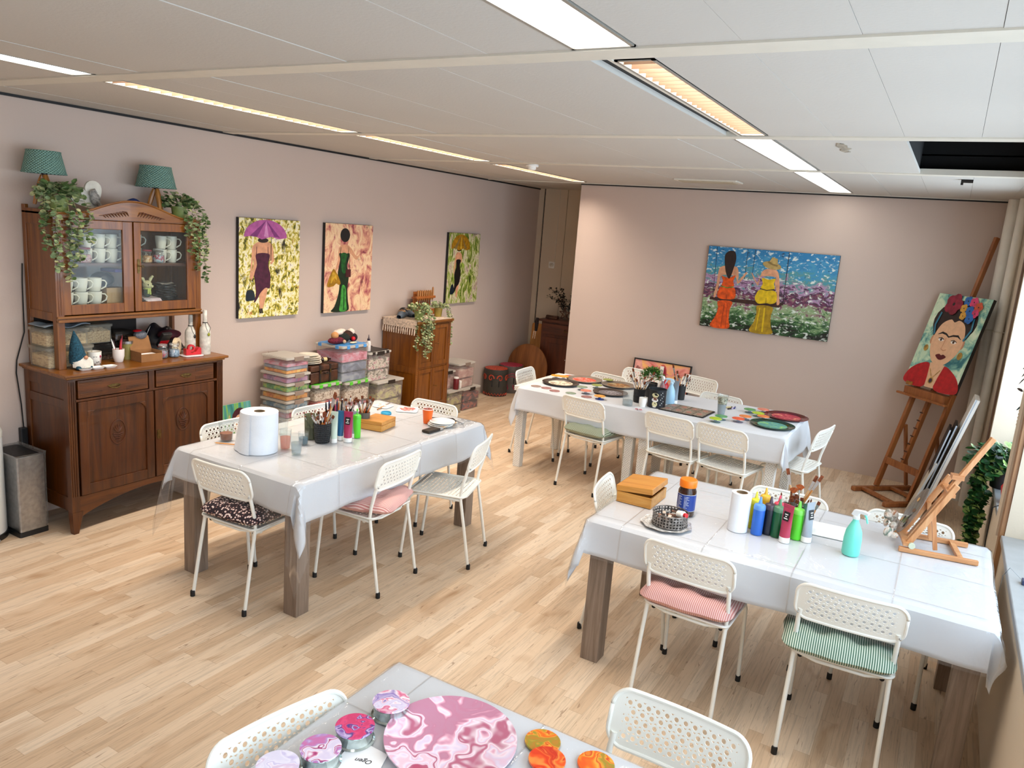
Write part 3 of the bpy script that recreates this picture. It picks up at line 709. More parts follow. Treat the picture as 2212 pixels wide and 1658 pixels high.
# ---- sideboard with glazed hutch -------------------------------------------------
X0, XF, Y0, Y1 = -4.885, -4.42, 2.515, 3.625
SB = thing('sideboard', 'large antique brown oak sideboard with glazed upper cabinet, left of the room', 'sideboard', ((X0 + XF) / 2, (Y0 + Y1) / 2, 0))
m = MB()
m.box(X0, Y0 + .012, 0.16, X0 + .02, Y1 - .012, 0.975)                      # back
m.box(X0 + .02, Y0 + .012, 0.215, XF - .03, Y1 - .012, 0.24)               # bottom board
for y in (Y0, Y1 - .028):                                                    # side frames and recessed side panels
    m.box(X0, y + .008, 0.14, XF - .04, y + .020, 0.975)
    for z0, z1 in ((0.905, 0.975), (0.79, 0.845), (0.15, 0.235)): m.box(X0 + .05, y, z0, XF - .045, y + .028, z1)
    m.box(X0, y, 0.0, X0 + .05, y + .028, 0.975)
m.box(XF - .02, Y0 + .04, 0.965, XF, Y1 - .04, 0.978).box(XF - .02, Y0 + .04, 0.833, XF, Y1 - .04, 0.847)
m.box(XF - .03, 3.045, 0.845, XF - .002, 3.085, 0.965)
m.wb('carcass', OAKD, SB, smooth=False, bevel=0.002)
m = MB()                                                                     # arched apron
ar = [(2.56 + 1.02 * k / 24, 0.095 + 0.10 * math.sin(PI * k / 24) ** 0.8) for k in range(25)]
m.prism([(2.56, 0.235)] + ar + [(3.58, 0.235)], XF - .028, XF - .004, lambda a, b, z: (z, a, b))
m.wb('apron', OAKY, SB, smooth=False, bevel=0.002)
for y in (Y0 - .002, Y1 - .048):                                            # moulded front posts running into tapered feet
    m = MB(); yo = y if y < 3 else y
    m.box(XF - .045, y, 0.14, XF, y + .05, 0.975)
    for k in range(3): m.box(XF, y + .009 + k * .013, 0.24, XF + .004, y + .015 + k * .013, 0.96)
    o = 0.0 if y < 3 else 0.05; ix = y + 0.05 if y < 3 else y; ex = y if y < 3 else y + .05
    w = 0.07 * (1 if y < 3 else -1)
    m.add([(XF - .05, ex, .14), (XF + .002, ex, .14), (XF + .002, ex + w, .14), (XF - .05, ex + w, .14), (XF - .035, ex + w * .05, 0), (XF + .002, ex + w * .05, 0), (XF + .002, ex + w * .5, 0), (XF - .035, ex + w * .5, 0)],
          [(0, 1, 2, 3), (7, 6, 5, 4), (0, 4, 5, 1), (1, 5, 6, 2), (2, 6, 7, 3), (3, 7, 4, 0)])
    m.wb('leg', OAKD, SB, smooth=False, bevel=0.002)
m = MB(); m.box(X0, Y0 - .012, 0.978, XF + .012, Y1 + .012, 0.992).box(X0, Y0 - .03, 0.992, XF + .03, Y1 + .03, 1.010)
m.wb('countertop', OAKLY, SB, smooth=False, bevel=0.005)
def cab_handle(parent, t, y, z, x):
    m = MB(); m.prism([(-.046, .004), (-.018, .012), (.018, .012), (.046, .004), (.036, -.004), (-.036, -.004)], x, x + .003, lambda a, b, q: (q, y + a, z + b))
    m.tube([(x + .004, y - .038, z + .001), (x + .014, y - .024, z - .008), (x + .018, y, z - .012), (x + .014, y + .024, z - .008), (x + .004, y + .038, z + .001)], [.0025, .004, .005, .004, .0025], 8)
    m.wbp('handle', BRASS, parent, t)
for y0, y1 in ((2.575, 3.035), (3.095, 3.545)):
    m = MB().box(XF - .02, y0, 0.853, XF + .002, y1, 0.962)
    for s0, s1 in ((y0 + .01, y0 + .15), (y1 - .15, y1 - .01)):
        for k in range(3): m.box(XF + .002, s0, 0.865 + k * .010, XF + .005, s1, 0.869 + k * .010); m.box(XF + .002, s0, 0.925 + k * .010, XF + .005, s1, 0.929 + k * .010)
    d = m.wb('drawer', OAKY, SB, smooth=False, bevel=0.0015); cab_handle(d, SB, (y0 + y1) / 2, 0.905, XF + .002)
for y0, y1, cy in ((2.575, 3.075, 2.825), (3.085, 3.55, 3.30)):
    m = MB(); f = XF + .002; z0, z1 = 0.238, 0.83
    m.box(f - .02, y0, z0, f, y0 + .055, z1).box(f - .02, y1 - .055, z0, f, y1, z1).box(f - .02, y0 + .055, z1 - .06, f, y1 - .055, z1).box(f - .02, y0 + .055, z0, f, y1 - .055, z0 + .065)
    for s, yy in ((1, y0 + .055), (-1, y1 - .055)):                          # little curved brackets in the upper panel corners
        m.prism([(0, 0), (s * .05, 0), (s * .03, -.012), (s * .012, -.03), (0, -.05)][::s], f - .02, f, lambda a, b, q: (q, yy + a, z1 - .06 + b))
    d = m.wb('door', OAKD, SB, smooth=False, bevel=0.003)
    MB().box(f - .016, y0 + .05, z0 + .06, f - .010, y1 - .05, z1 - .055).wbp('door_panel', OAKD, d, SB, smooth=False)
    m = MB(); pts = [(f - .008, cy + .052 * math.cos(2 * PI * k / 32), 0.60 + .078 * math.sin(2 * PI * k / 32)) for k in range(33)]; m.tube(pts, .003, 6, caps=False)
    for k in range(5):                                                       # a carved flower basket
        a = R(40 + 25 * k); m.tube([(f - .008, cy, .595), (f - .007, cy + .022 * math.cos(a), .595 + .03 * math.sin(a)), (f - .008, cy + .036 * math.cos(a), .60 + .05 * math.sin(a))], [.002, .006, .002], 6)
    for k in range(4): m.tube([(f - .008, cy - .034 + k * .006, .590 - k * .013), (f - .006, cy, .584 - k * .013), (f - .008, cy + .034 - k * .006, .590 - k * .013)], .0032, 6)
    m.wbp('carved_oval', wood('carving_dark_oak', '#331505', '#552810', '#6b3414', 9, 'z', 0.4), d, SB)
MB().prism([(-.012, -.03), (.012, -.03), (.016, 0), (.012, .03), (-.012, .03), (-.016, 0)], XF + .002, XF + .005, lambda a, b, q: (q, 3.108 + a, 0.53 + b)).wb('keyhole_plate', BRASS, SB, smooth=False)
# hutch
HF, HY0, HY1, HZ0, HZ1 = -4.56, 2.55, 3.555, 1.30, 1.925
for y in (HY0, HY1 - .045):
    m = MB().box(HF - .045, y, 1.010, HF, y + .045, HZ1)
    for k in range(2): m.box(HF, y + .012 + k * .014, HZ0 + .04, HF + .003, y + .018 + k * .014, HZ1 - .02)
    m.wb('post', OAKL, SB, smooth=False, bevel=0.002)
m = MB()
for y in (HY0, HY1 - .022):
    m.box(X0, y + .006, HZ0, HF - .045, y + .016, HZ1)
    m.box(X0, y, 1.010, X0 + .035, y + .022, 1.975).box(X0 + .035, y, HZ0 + .0, HF - .045, y + .022, HZ0 + .05).box(X0 + .035, y, HZ1 - .06, HF - .045, y + .022, 1.955)
m.box(X0 + .002, HY0 + .023, HZ0 - .005, HF - .001, HY1 - .023, HZ0 + .018).box(X0 + .01, HY0 + .023, HZ1 - .015, HF - .001, HY1 - .023, HZ1)
m.box(X0, HY0 + .02, HZ0, X0 + .012, HY1 - .02, HZ1)
m.wb('hutch_body', OAKL, SB, smooth=False, bevel=0.002)
MB().box(X0 + .012, HY0 + .02, 1.372, HF - .035, HY1 - .02, 1.384).wb('shelf', OAKY, SB, smooth=False)
MB().box(X0, HY0 + .03, 1.010, X0 + .008, 3.27, HZ0).wb('open_back_board', DARKIN, SB, smooth=False)
MB().box(X0 + .012, HY0 + .02, 1.627, HF - .035, HY1 - .02, 1.645).wb('shelf', OAKY, SB, smooth=False)
MB().box(HF - .012, HY0, 1.318, HF + .010, HY1, 1.332).box(HF - .012, HY0, 1.296, HF + .018, HY1, 1.312).wb('moulding', OAKLY, SB, smooth=False, bevel=0.003)
cr = [(HY0 + .005, HZ1 - .01), (HY0 + .005, 1.938)]
for k in range(31):
    u = k / 30; y = HY0 + .05 + (HY1 - HY0 - .10) * u; cr.append((y, 1.938 + 0.095 * max(0, math.sin(PI * min(1, max(0, (u - .06) / .88)))) ** 1.6))
cr += [(HY1 - .005, 1.938), (HY1 - .005, HZ1 - .01)]
cr = cr[::-1]
m = MB().prism(cr, HF - .022, HF + .006, lambda a, b, q: (q, a, b))
top = [(HF + .004, a, b + .002) for a, b in cr if b > 1.937]; m.tube(top, .007, 6)
c = m.wb('crest', OAKLY, SB, smooth=False)
m = MB(); rn = random.Random(5)
for s in (-1, 1):
    for k in range(9):
        u = k / 9; y = 3.05 + s * (.03 + .17 * u); z = 1.955 - .018 * u
        m.tube([(HF + .006, y, z - .012), (HF + .012, y + s * .018, z + .012 * (1 - u)), (HF + .006, y + s * .045, z + .020 * (1 - u) - .004)], [.002, .0055 * (1 - u * .5), .0015], 6)
m.wbp('carved_leaves', wood('carving_dark_oak', '#331505', '#552810', '#6b3414', 9, 'z', 0.4), c, SB)
PANE = clear('cabinet_pane_glass', '#f2f6f6', 0.015, 0.02, 0.25)
for y0, y1 in ((2.592, 3.045), (3.055, 3.512)):
    z0, z1 = 1.338, 1.908; f = HF + .002; m = MB(); a = .047
    m.box(f - .02, y0, z0, f, y0 + a, z1).box(f - .02, y1 - a - .02, z0, f, y1, z1).box(f - .02, y0 + a, z1 - .052, f, y1 - a - .02, z1).box(f - .02, y0 + a, z0, f, y1 - a - .02, z0 + .06)
    d = m.wb('glazed_door', OAKL, SB, smooth=False, bevel=0.003)
    MB().box(f - .012, y0 + a, z0 + .055, f - .009, y1 - a - .015, z1 - .05).wbp('glass_pane', PANE, d, SB, smooth=False)
    if y0 > 3:
        m = MB().box(f, y0 + .018, 1.585, f + .003, y0 + .036, 1.675); m.tube([(f, y0 + .027, 1.632), (f + .03, y0 + .029, 1.632)], .0025, 6); m.ring((f + .036, y0 + .032, 1.632), .009, .002, 14, 6, 'x')
        m.wbp('key', BRASS, d, SB)
# ---- tall narrow cabinet in the middle of the left wall -------------------------------
TC = thing('linen_cabinet', 'tall narrow orange-brown oak cabinet with four small panelled doors', 'cabinet', (-4.67, 6.25, 0))
a0, a1, b0, b1 = X0, -4.452, 5.965, 6.535
m = MB().box(a0, b0 + .006, 0.16, a1 - .035, b1 - .006, 1.05)
for y in (b0, b1 - .02):
    m.box(a0, y, 0.14, a0 + .04, y + .02, 1.05).box(a0 + .04, y, 0.14, a1 - .04, y + .02, 0.22).box(a0 + .04, y, 0.56, a1 - .04, y + .02, 0.625).box(a0 + .04, y, 0.98, a1 - .04, y + .02, 1.05)
m.box(a1 - .03, b0 + .04, 0.14, a1 - .004, b1 - .04, 0.19).box(a1 - .03, b0 + .04, 0.60, a1 - .004, b1 - .04, 0.62)
m.wb('carcass', OAKL, TC, smooth=False, bevel=0.002)
for y in (b0, b1 - .042):
    m = MB().box(a1 - .04, y, 0.14, a1, y + .042, 1.05)
    for k in range(38): m.ell((a1 + .001, y + .021, 0.18 + k * .022), (.003, .004, .006), 6, 4)
    m.wb('post', OAKL, TC, smooth=False)
for x in (a0 + .03, a1 - .025):
    for y in (b0 + .025, b1 - .025): MB().lathe([(.014, 0), (.02, .02), (.026, .06), (.018, .10), (.026, .13), (.026, .145)], 14, (x, y, 0)).wb('leg', OAKD, TC)
MB().box(a0, b0 - .012, 1.05, a1 + .012, b1 + .012, 1.065).box(a0, b0 - .022, 1.065, a1 + .022, b1 + .022, 1.088).wb('top', OAKLY, TC, smooth=False, bevel=0.004)
for z0, z1 in ((0.19, 0.598), (0.622, 1.045)):
    for y0, y1 in ((b0 + .045, 6.248), (6.253, b1 - .045)):
        f = a1 + .002; a = .035
        m = MB().box(f - .02, y0, z0, f, y0 + a, z1).box(f - .02, y1 - a, z0, f, y1, z1).box(f - .02, y0 + a, z1 - .04, f, y1 - a, z1).box(f - .02, y0 + a, z0, f, y1 - a, z0 + .045)
        for k in range(int((z1 - z0) / .018)): m.ell((f, y1 - a + .008 if y0 < 6.1 else y0 + a - .008, z0 + .01 + k * .018), (.003, .0035, .005), 6, 4)
        d = m.wb('door', OAKL, TC, smooth=False, bevel=0.0025)
        MB().box(f - .016, y0 + a - .004, z0 + .04, f - .009, y1 - a + .004, z1 - .035).wbp('door_panel', OAKL, d, TC, smooth=False)
        if y0 > 6.2:
            m = MB().tube([(f, y0 + .018, (z0 + z1) / 2 + .02), (f + .03, y0 + .02, (z0 + z1) / 2 + .02)], .002, 6); m.ring((f + .036, y0 + .022, (z0 + z1) / 2 + .02), .008, .0018, 12, 6, 'x'); m.wbp('key', BRASS, d, TC)
# ---- dark chest in the alcove ------------------------------------------------------
AC = thing('pine_chest', 'dark reddish wooden chest with one drawer standing in the dim alcove', 'chest', (-4.0, 8.8, 0))
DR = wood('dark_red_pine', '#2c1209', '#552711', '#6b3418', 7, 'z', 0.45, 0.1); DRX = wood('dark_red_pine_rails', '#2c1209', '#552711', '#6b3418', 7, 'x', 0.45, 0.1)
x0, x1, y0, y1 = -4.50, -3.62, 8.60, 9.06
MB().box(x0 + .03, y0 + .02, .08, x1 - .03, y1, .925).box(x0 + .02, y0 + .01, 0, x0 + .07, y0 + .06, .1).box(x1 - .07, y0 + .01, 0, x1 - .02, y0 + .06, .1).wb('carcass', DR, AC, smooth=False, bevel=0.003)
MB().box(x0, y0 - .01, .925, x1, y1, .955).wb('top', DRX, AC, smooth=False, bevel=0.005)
d = MB().box(x0 + .06, y0, .77, x1 - .06, y0 + .02, .905).wb('drawer', DRX, AC, smooth=False, bevel=0.003)
m = MB().tube([(-4.13, y0 - .004, .85), (-4.12, y0 - .03, .83), (-4.0, y0 - .03, .83), (-3.99, y0 - .004, .85)], .006, 8); m.wbp('handle', BRASS, d, AC)
for a, b in ((x0 + .06, -4.065), (-4.055, x1 - .06)):
    d = MB().box(a, y0, .12, a + .09, y0 + .02, .73).box(b - .07, y0, .12, b, y0 + .02, .73).box(a + .09, y0, .66, b - .07, y0 + .02, .73).box(a + .09, y0, .12, b - .07, y0 + .02, .19).box(a + .08, y0 + .008, .18, b - .06, y0 + .018, .67).wb('door', DR, AC, smooth=False, bevel=0.002)
    MB().ell((-4.085 if a < -4.3 else -4.03, y0 - .006, .47), .006, 10, 6).wbp('knob', WHITE, d, AC)
# boards leaning beside the chest
tag(MB().prism(rrect(0.20, 0.86, 0.03, 4, 0.0, 0.43), 0, 0.025, lambda a, b, z: (a, -z, b)).build('wooden_board', PINE, loc=(-4.63, 8.77, 0.0), rz=R(-14), smooth=False), 'tall narrow wooden board leaning left of the alcove chest', 'board')
_o = COL.objects['wooden_board']; _o.rotation_euler = (R(-5), 0, R(-10))
m = MB().lathe([(0.30, -0.012), (0.31, -0.004), (0.31, 0.010), (0.30, 0.014)], 48).xf(Matrix.Rotation(R(90), 4, 'X')).xf(Matrix.Translation((0, 0, 0.31)))
o = m.build('round_board', wood('board_orange_pine', '#5c3415', '#8a5528', '#a36b38', 6, 'z'), loc=(-4.575, 8.47, 0.0)); o.rotation_euler = (R(-7), 0, R(-6))
tag(o, 'round wooden tabletop leaning in front of the tall board in the alcove', 'round board')
# ================================================================ PAINTINGS
SKIN = P('painted_skin', '#d79b76', 0.5, vary=0.12, scale=20)
def canvas(name, label, w, h, loc, rz, bg, shapes, mats, cat='painting', d=0.03, tiltx=0.0, side=BLKPL):
    """stretched canvas, front facing local -y; shapes = (material index, [(u, v) ...]) in 0..1 picture coordinates, laid thinly over the ground"""
    t = thing(name, label, cat, loc); t.rotation_euler = (tiltx, 0, rz)
    MB().box(-w / 2, 0, 0, w / 2, d, h).mat(1).add([(-w / 2 + .001, -.0008, .001), (w / 2 - .001, -.0008, .001), (w / 2 - .001, -.0008, h - .001), (-w / 2 + .001, -.0008, h - .001)], [(0, 1, 2, 3)]).build('canvas', [side, bg], t, smooth=False)
    if shapes:
        m = MB(); y = -.0012
        for mi, pts in shapes:
            m.mat(mi); n = len(pts); vs = [(-w / 2 + u * w, y, v * h) for u, v in pts]
            ar = sum(pts[k][0] * pts[(k + 1) % n][1] - pts[(k + 1) % n][0] * pts[k][1] for k in range(n))
            m.add(vs, [tuple(range(n)) if ar > 0 else tuple(range(n - 1, -1, -1))]); y -= .00025
        m.build('painted_figure', mats, t, smooth=False)
    return t
def el(cx, cy, rx, ry, n=20, a0=0, a1=360, rot=0):
    c, s = math.cos(R(rot)), math.sin(R(rot)); o = []
    for k in range(n + (a1 - a0 < 360)):
        a = R(a0 + (a1 - a0) * k / n); x, y = rx * math.cos(a), ry * math.sin(a); o.append((cx + x * c - y * s, cy + x * s + y * c))
    return o
def spl(pts, n=6):
    """closed smooth outline through points"""
    o = []; N = len(pts)
    for k in range(N):
        p0, p1, p2, p3 = pts[k - 1], pts[k], pts[(k + 1) % N], pts[(k + 2) % N]
        for i in range(n):
            t = i / n; o.append(tuple(0.5 * (2 * p1[j] + (p2[j] - p0[j]) * t + (2 * p0[j] - 5 * p1[j] + 4 * p2[j] - p3[j]) * t * t + (3 * p1[j] - p0[j] - 3 * p2[j] + p3[j]) * t ** 3) for j in (0, 1)))
    return o
def stroke(pts, w):
    L = []; Rr = []
    for k, (x, y) in enumerate(pts):
        a = pts[max(0, k - 1)]; b = pts[min(len(pts) - 1, k + 1)]; dx, dy = b[0] - a[0], b[1] - a[1]; q = math.hypot(dx, dy) or 1
        ww = w[k] if isinstance(w, (list, tuple)) else w; L.append((x - dy / q * ww, y + dx / q * ww)); Rr.append((x + dy / q * ww, y - dx / q * ww))
    return L + Rr[::-1]
K_ = {n: P('paint_' + n, c, 0.45, vary=v, scale=25) for n, c, v in (
    ('plum', '#4a1430', .25), ('violet', '#b45a9a', .12), ('violet_dark', '#7d3374', .12), ('violet_light', '#d58fc0', .1), ('black', '#120d0e', .1), ('hair', '#241210', .2), ('navy', '#10202c', .2),
    ('green', '#12591f', .35), ('green_dark', '#06260c', .3), ('green_light', '#3f9a3a', .3), ('mustard', '#a9790f', .2), ('mustard_light', '#cda12c', .15), ('maroon', '#4b1219', .2),
    ('orange', '#e0530c', .2), ('orange_dark', '#b33a08', .2), ('yellow', '#dcb70f', .15), ('yellow_dark', '#a98610', .2), ('straw', '#b59a5c', .15), ('straw_dark', '#8a713c', .1), ('plank', '#3b1c16', .3),
    ('red', '#b3121c', .15), ('face', '#e3b48e', .05), ('face_shadow', '#c98f6c', .05), ('lips', '#5f0c12', .1), ('white', '#efe9e0', .05), ('eye', '#4a3123', .1), ('flower_red', '#8e1433', .25), ('flower_pink', '#d23a6a', .2), ('flower_blue', '#1f67b3', .2), ('flower_gold', '#cf9a3a', .2), ('flower_coral', '#c8502c', .2), ('teal_ribbon', '#2f7790', .1), ('gold', '#b18a3c', .3), ('amethyst', '#3b2140', .2), ('pale_blue', '#a9c9dc', .1), ('rose', '#e8a59a', .1), ('rose_deep', '#c74b46', .15))}
# 1: woman under a violet umbrella
bg = dabs('art_yellow_black', [(0.30, '#17110c'), (0.40, '#6a6a1c'), (0.47, '#c9b63f'), (0.53, '#efe4a6'), (0.60, '#f3efd8'), (0.70, '#8a5a3a')], (26, 26, 20), 5, 0.4, 0.6, [((7, 7, 4), .58, .66, '#1b130f'), ((17, 17, 40), .62, .70, '#f5f0dc'), ((12, 12, 9), .66, .72, '#b5603c')])
def umbrella(cx, cy, rx, ry, ms):
    o = [(ms[0], el(cx, cy, rx, ry, 24, 0, 180) + [(cx - rx * .55, cy + .012), (cx - rx * .2, cy - .022), (cx + rx * .25, cy + .008), (cx + rx * .6, cy - .016)])]
    for a, b, mi in ((-.75, -.42, 1), (-.1, .12, 2), (.38, .66, 1)):
        o.append((ms[mi], [(cx, cy + ry * .97), (cx + a * rx, cy + ry * .05), (cx + b * rx, cy + ry * .0)]))
    return o
mats = [K_[k] for k in ('violet', 'violet_dark', 'violet_light', 'black', 'plum', 'navy', 'hair')] + [SKIN]
sh = [(7, spl([(.22, .73), (.32, .77), (.45, .77), (.53, .73), (.55, .60), (.50, .58), (.40, .62), (.30, .60), (.26, .48), (.20, .38), (.19, .42), (.23, .55), (.20, .66)])), (7, stroke([(.22, .70), (.20, .55), (.18, .40)], .014)), (7, stroke([(.52, .70), (.55, .58), (.50, .55)], .014)),
      (7, stroke([(.36, .30), (.355, .18), (.34, .07)], [.04, .03, .012])), (7, stroke([(.42, .30), (.40, .2), (.355, .07)], [.04, .028, .012])),
      (4, spl([(.27, .645), (.48, .645), (.46, .54), (.50, .44), (.50, .36), (.49, .295), (.42, .30), (.34, .25), (.30, .20), (.25, .155), (.24, .17), (.27, .25), (.25, .36), (.24, .44), (.28, .54)], 5)),
      (4, stroke([(.27, .64), (.275, .72)], .004)), (4, stroke([(.46, .64), (.455, .72)], .004)), (3, stroke([(.505, .58), (.51, .82)], .004)), (6, el(.375, .785, .085, .025)),
      (5, spl([(.12, .27), (.17, .285), (.23, .27), (.25, .19), (.18, .175), (.11, .18)])), (3, stroke([(.13, .27), (.19, .40), (.21, .27)], .003)), (3, stroke([(.33, .09), (.34, .04)], .012)), (3, stroke([(.36, .09), (.37, .04)], .012))]
sh += umbrella(.42, .815, .345, .175, (0, 1, 2))
RZL = R(90)
canvas('canvas_painting', 'tall painting of a woman in a plum dress under a violet umbrella', 0.645, 0.795, (XL + 0.032, 4.47, 1.182), RZL, bg, sh, mats)
# 2: woman in a green gown
bg = dabs('art_pink_peach', [(0.28, '#3b2a22'), (0.38, '#a34a55'), (0.46, '#dda083'), (0.55, '#f0d3a6'), (0.64, '#e9b79a'), (0.74, '#b7a64e')], (9, 9, 6), 6, 0.4, 0.8, [((15, 15, 12), .60, .70, '#a23f55'), ((4, 4, 3), .64, .72, '#2c1f1a')])
mats = [K_[k] for k in ('green_dark', 'green', 'green_light', 'black', 'mustard', 'mustard_light', 'maroon')] + [SKIN]
sh = [(7, spl([(.29, .74), (.37, .77), (.47, .76), (.55, .72), (.66, .64), (.76, .70), (.78, .72), (.66, .60), (.54, .66), (.50, .67), (.32, .67), (.30, .58), (.22, .44), (.19, .44), (.26, .58), (.27, .68)])),
      (0, spl([(.29, .67), (.40, .665), (.50, .67), (.49, .60), (.46, .53), (.50, .45), (.50, .38), (.48, .26), (.50, .12), (.50, .01), (.16, .01), (.22, .07), (.29, .20), (.31, .32), (.27, .43), (.29, .52), (.31, .60)], 5)),
      (1, spl([(.33, .66), (.46, .66), (.42, .56), (.44, .46), (.36, .46)])), (2, spl([(.36, .30), (.44, .28), (.46, .12), (.47, .015), (.33, .015), (.34, .12)])), (1, stroke([(.41, .27), (.41, .02)], .012)),
      (3, el(.40, .875, .10, .078)), (0, stroke([(.31, .67), (.32, .74)], .004)), (0, stroke([(.47, .67), (.485, .74)], .004)), (3, stroke([(.50, .66), (.515, .48)], .004)), (6, rrect(.11, .09, .01, 2, .485, .445)),
      (4, spl([(.17, .49), (.21, .48), (.28, .41), (.33, .33), (.29, .315), (.24, .33), (.18, .30), (.06, .30), (.10, .40)])), (5, spl([(.16, .45), (.22, .44), (.26, .36), (.20, .39), (.13, .33)]))]
canvas('canvas_painting', 'tall painting of a woman from behind in a long green gown', 0.640, 0.805, (XL + 0.032, 5.415, 1.172), RZL, bg, sh, mats)
# 3: mustard umbrella
bg = dabs('art_green_mauve', [(0.28, '#1d1a10'), (0.38, '#4f6a1e'), (0.48, '#98a54a'), (0.56, '#d9cfae'), (0.64, '#a4837a'), (0.74, '#e8e2cf')], (16, 16, 7), 6, 0.4, 1.0, [((5, 5, 3), .60, .70, '#2a2212'), ((22, 22, 16), .62, .70, '#8fb138')])
mats = [K_[k] for k in ('mustard', 'straw_dark', 'mustard_light', 'black', 'hair', 'navy')] + [SKIN]
sh = [(6, spl([(.24, .70), (.33, .73), (.42, .70), (.44, .62), (.41, .58), (.38, .61), (.27, .61), (.24, .50), (.20, .40), (.20, .52)])), (6, stroke([(.32, .28), (.30, .1)], [.03, .01])), (6, stroke([(.35, .30), (.33, .08)], [.035, .012])),
      (3, spl([(.26, .62), (.40, .62), (.38, .54), (.42, .44), (.41, .36), (.38, .28), (.32, .24), (.25, .16), (.22, .16), (.24, .30), (.22, .42), (.27, .53)], 5)), (4, el(.33, .765, .07, .022)), (5, spl([(.14, .26), (.20, .27), (.24, .16), (.14, .13), (.11, .18)]))]
sh += umbrella(.38, .775, .30, .205, (0, 1, 2))
canvas('canvas_painting', 'narrow-looking painting of a woman under a mustard umbrella, farthest along the left wall', 0.635, 0.79, (XL + 0.032, 7.33, 1.168), RZL, bg, sh, mats)
# 4: two women on a swing
t = NT('art_swing_ground'); tc = t.new('ShaderNodeTexCoord'); sp = t.new('ShaderNodeSeparateXYZ'); t.link(tc.outputs['Object'], sp.inputs[0])
n1 = t.noise(t.coord((9, 9, 16)), 1.0, 5, 0.7, 0.8); n2 = t.noise(t.coord((20, 20, 34)), 1.0, 4, 0.6, 0.5)
zz = t.math('ADD', t.math('MULTIPLY', sp.outputs[2], 1.2), t.math('MULTIPLY', t.math('SUBTRACT', n1, 0.5), 0.9))
c = t.ramp(zz, [(0.02, '#0f130d'), (0.16, '#2a5a2a'), (0.28, '#93ad7e'), (0.38, '#7d3a5e'), (0.47, '#2c2130'), (0.55, '#b58ab0'), (0.64, '#4f8f88'), (0.74, '#3f8fb8'), (0.95, '#2476a8')])
c = t.mix(t.ramp(n2, [(0.56, (0, 0, 0)), (0.62, (.85, .85, .85))]), c, '#dfe6dc'); n3 = t.noise(t.coord((13, 13, 19), (0, .5, 0)), 1.0, 4, 0.6, 0.5)
c = t.mix(t.ramp(n3, [(0.62, (0, 0, 0)), (0.68, (.8, .8, .8))]), c, '#1a1420'); t.link(c, t.b.inputs['Base Color']); t.b.inputs['Roughness'].default_value = 0.4; t.bump(n2, 0.4, 0.004)
mats = [K_[k] for k in ('orange', 'orange_dark', 'yellow', 'yellow_dark', 'straw', 'straw_dark', 'hair', 'plank', 'black', 'green_light')] + [SKIN]
def S(px, py):     # picture coordinates measured on the tilted photograph of it (corners known)
    x0, y0 = 320 + (183 - 320) * 0, 0
    # inverse bilinear by iteration
    u, v = .5, .5; A, B, C, D = (320, 182), (1968, 298), (1782, 1372), (183, 1180)
    for _ in range(12):
        X = (1 - u) * (1 - v) * A[0] + u * (1 - v) * B[0] + u * v * C[0] + (1 - u) * v * D[0]; Y = (1 - u) * (1 - v) * A[1] + u * (1 - v) * B[1] + u * v * C[1] + (1 - u) * v * D[1]
        u += (px - X) / 1640; v += (py - Y - (px - X) * .07) / 1035
    return (u, 1 - v)
def SS(*p): return [S(a, b) for a, b in p]
sh = [(8, stroke(SS((430, 195), (365, 800)), .0018)), (8, stroke(SS((835, 225), (785, 600)), .0018)), (8, stroke(SS((932, 232), (890, 520)), .0018)), (8, stroke(SS((1358, 262), (1262, 920)), .0025)),
      (7, SS((330, 815), (1290, 890), (1215, 950), (320, 850))),
      (10, spl(SS((470, 450), (560, 430), (690, 450), (710, 560), (705, 620), (800, 515), (815, 530), (700, 655), (660, 560), (490, 550), (455, 650), (410, 800), (375, 815), (420, 640), (440, 520)))),
      (0, spl(SS((485, 555), (575, 580), (668, 550), (640, 620), (640, 690), (490, 680), (505, 620)))), (0, spl(SS((480, 690), (640, 700), (668, 770), (650, 840), (545, 850), (440, 830), (430, 770)))), (1, stroke(SS((545, 790), (548, 845)), .003)),
      (9, stroke(SS((480, 683), (560, 705), (645, 692)), .005)), (0, spl(SS((440, 870), (620, 880), (590, 980), (575, 1100), (565, 1218), (330, 1190), (400, 1060), (435, 960)))), (1, stroke(SS((520, 900), (470, 1200)), .004)), (1, stroke(SS((560, 900), (530, 1210)), .003)),
      (6, spl(SS((570, 260), (620, 245), (670, 265), (680, 350), (650, 450), (590, 590), (545, 520), (530, 400), (535, 300)))),
      (10, spl(SS((1010, 510), (1070, 470), (1160, 475), (1215, 510), (1230, 640), (1222, 800), (1225, 900), (1190, 910), (1195, 780), (1170, 640), (1180, 570), (1010, 560), (980, 620), (950, 670), (880, 530), (895, 530), (950, 635)))),
      (2, spl(SS((1015, 580), (1100, 600), (1180, 590), (1160, 650), (1160, 725), (1000, 715), (1020, 650)))), (2, spl(SS((990, 725), (1160, 740), (1195, 800), (1180, 880), (1120, 905), (1060, 895), (960, 900), (920, 850), (930, 790)))), (3, stroke(SS((1060, 830), (1055, 895)), .003)),
      (8, stroke(SS((985, 712), (1070, 735), (1165, 722)), .005)), (3, spl(SS((950, 925), (1135, 945), (1115, 1060), (1110, 1180), (1115, 1285), (845, 1255), (900, 1130), (935, 1020)))), (2, stroke(SS((1040, 950), (1000, 1260)), .006)), (2, stroke(SS((980, 950), (920, 1240)), .004)),
      (4, el(*S(1140, 425), .075, .042, 20, 0, 360, -18)), (4, SS((1095, 395), (1150, 320), (1215, 345), (1210, 420))), (5, stroke(SS((1092, 378), (1150, 415), (1212, 430)), .010))]
canvas('canvas_painting', 'wide painting of two women seated on a swing, on the back wall', 1.242, 0.812, (-1.570, YB - 0.032, 1.222), 0, t.m, sh, mats)
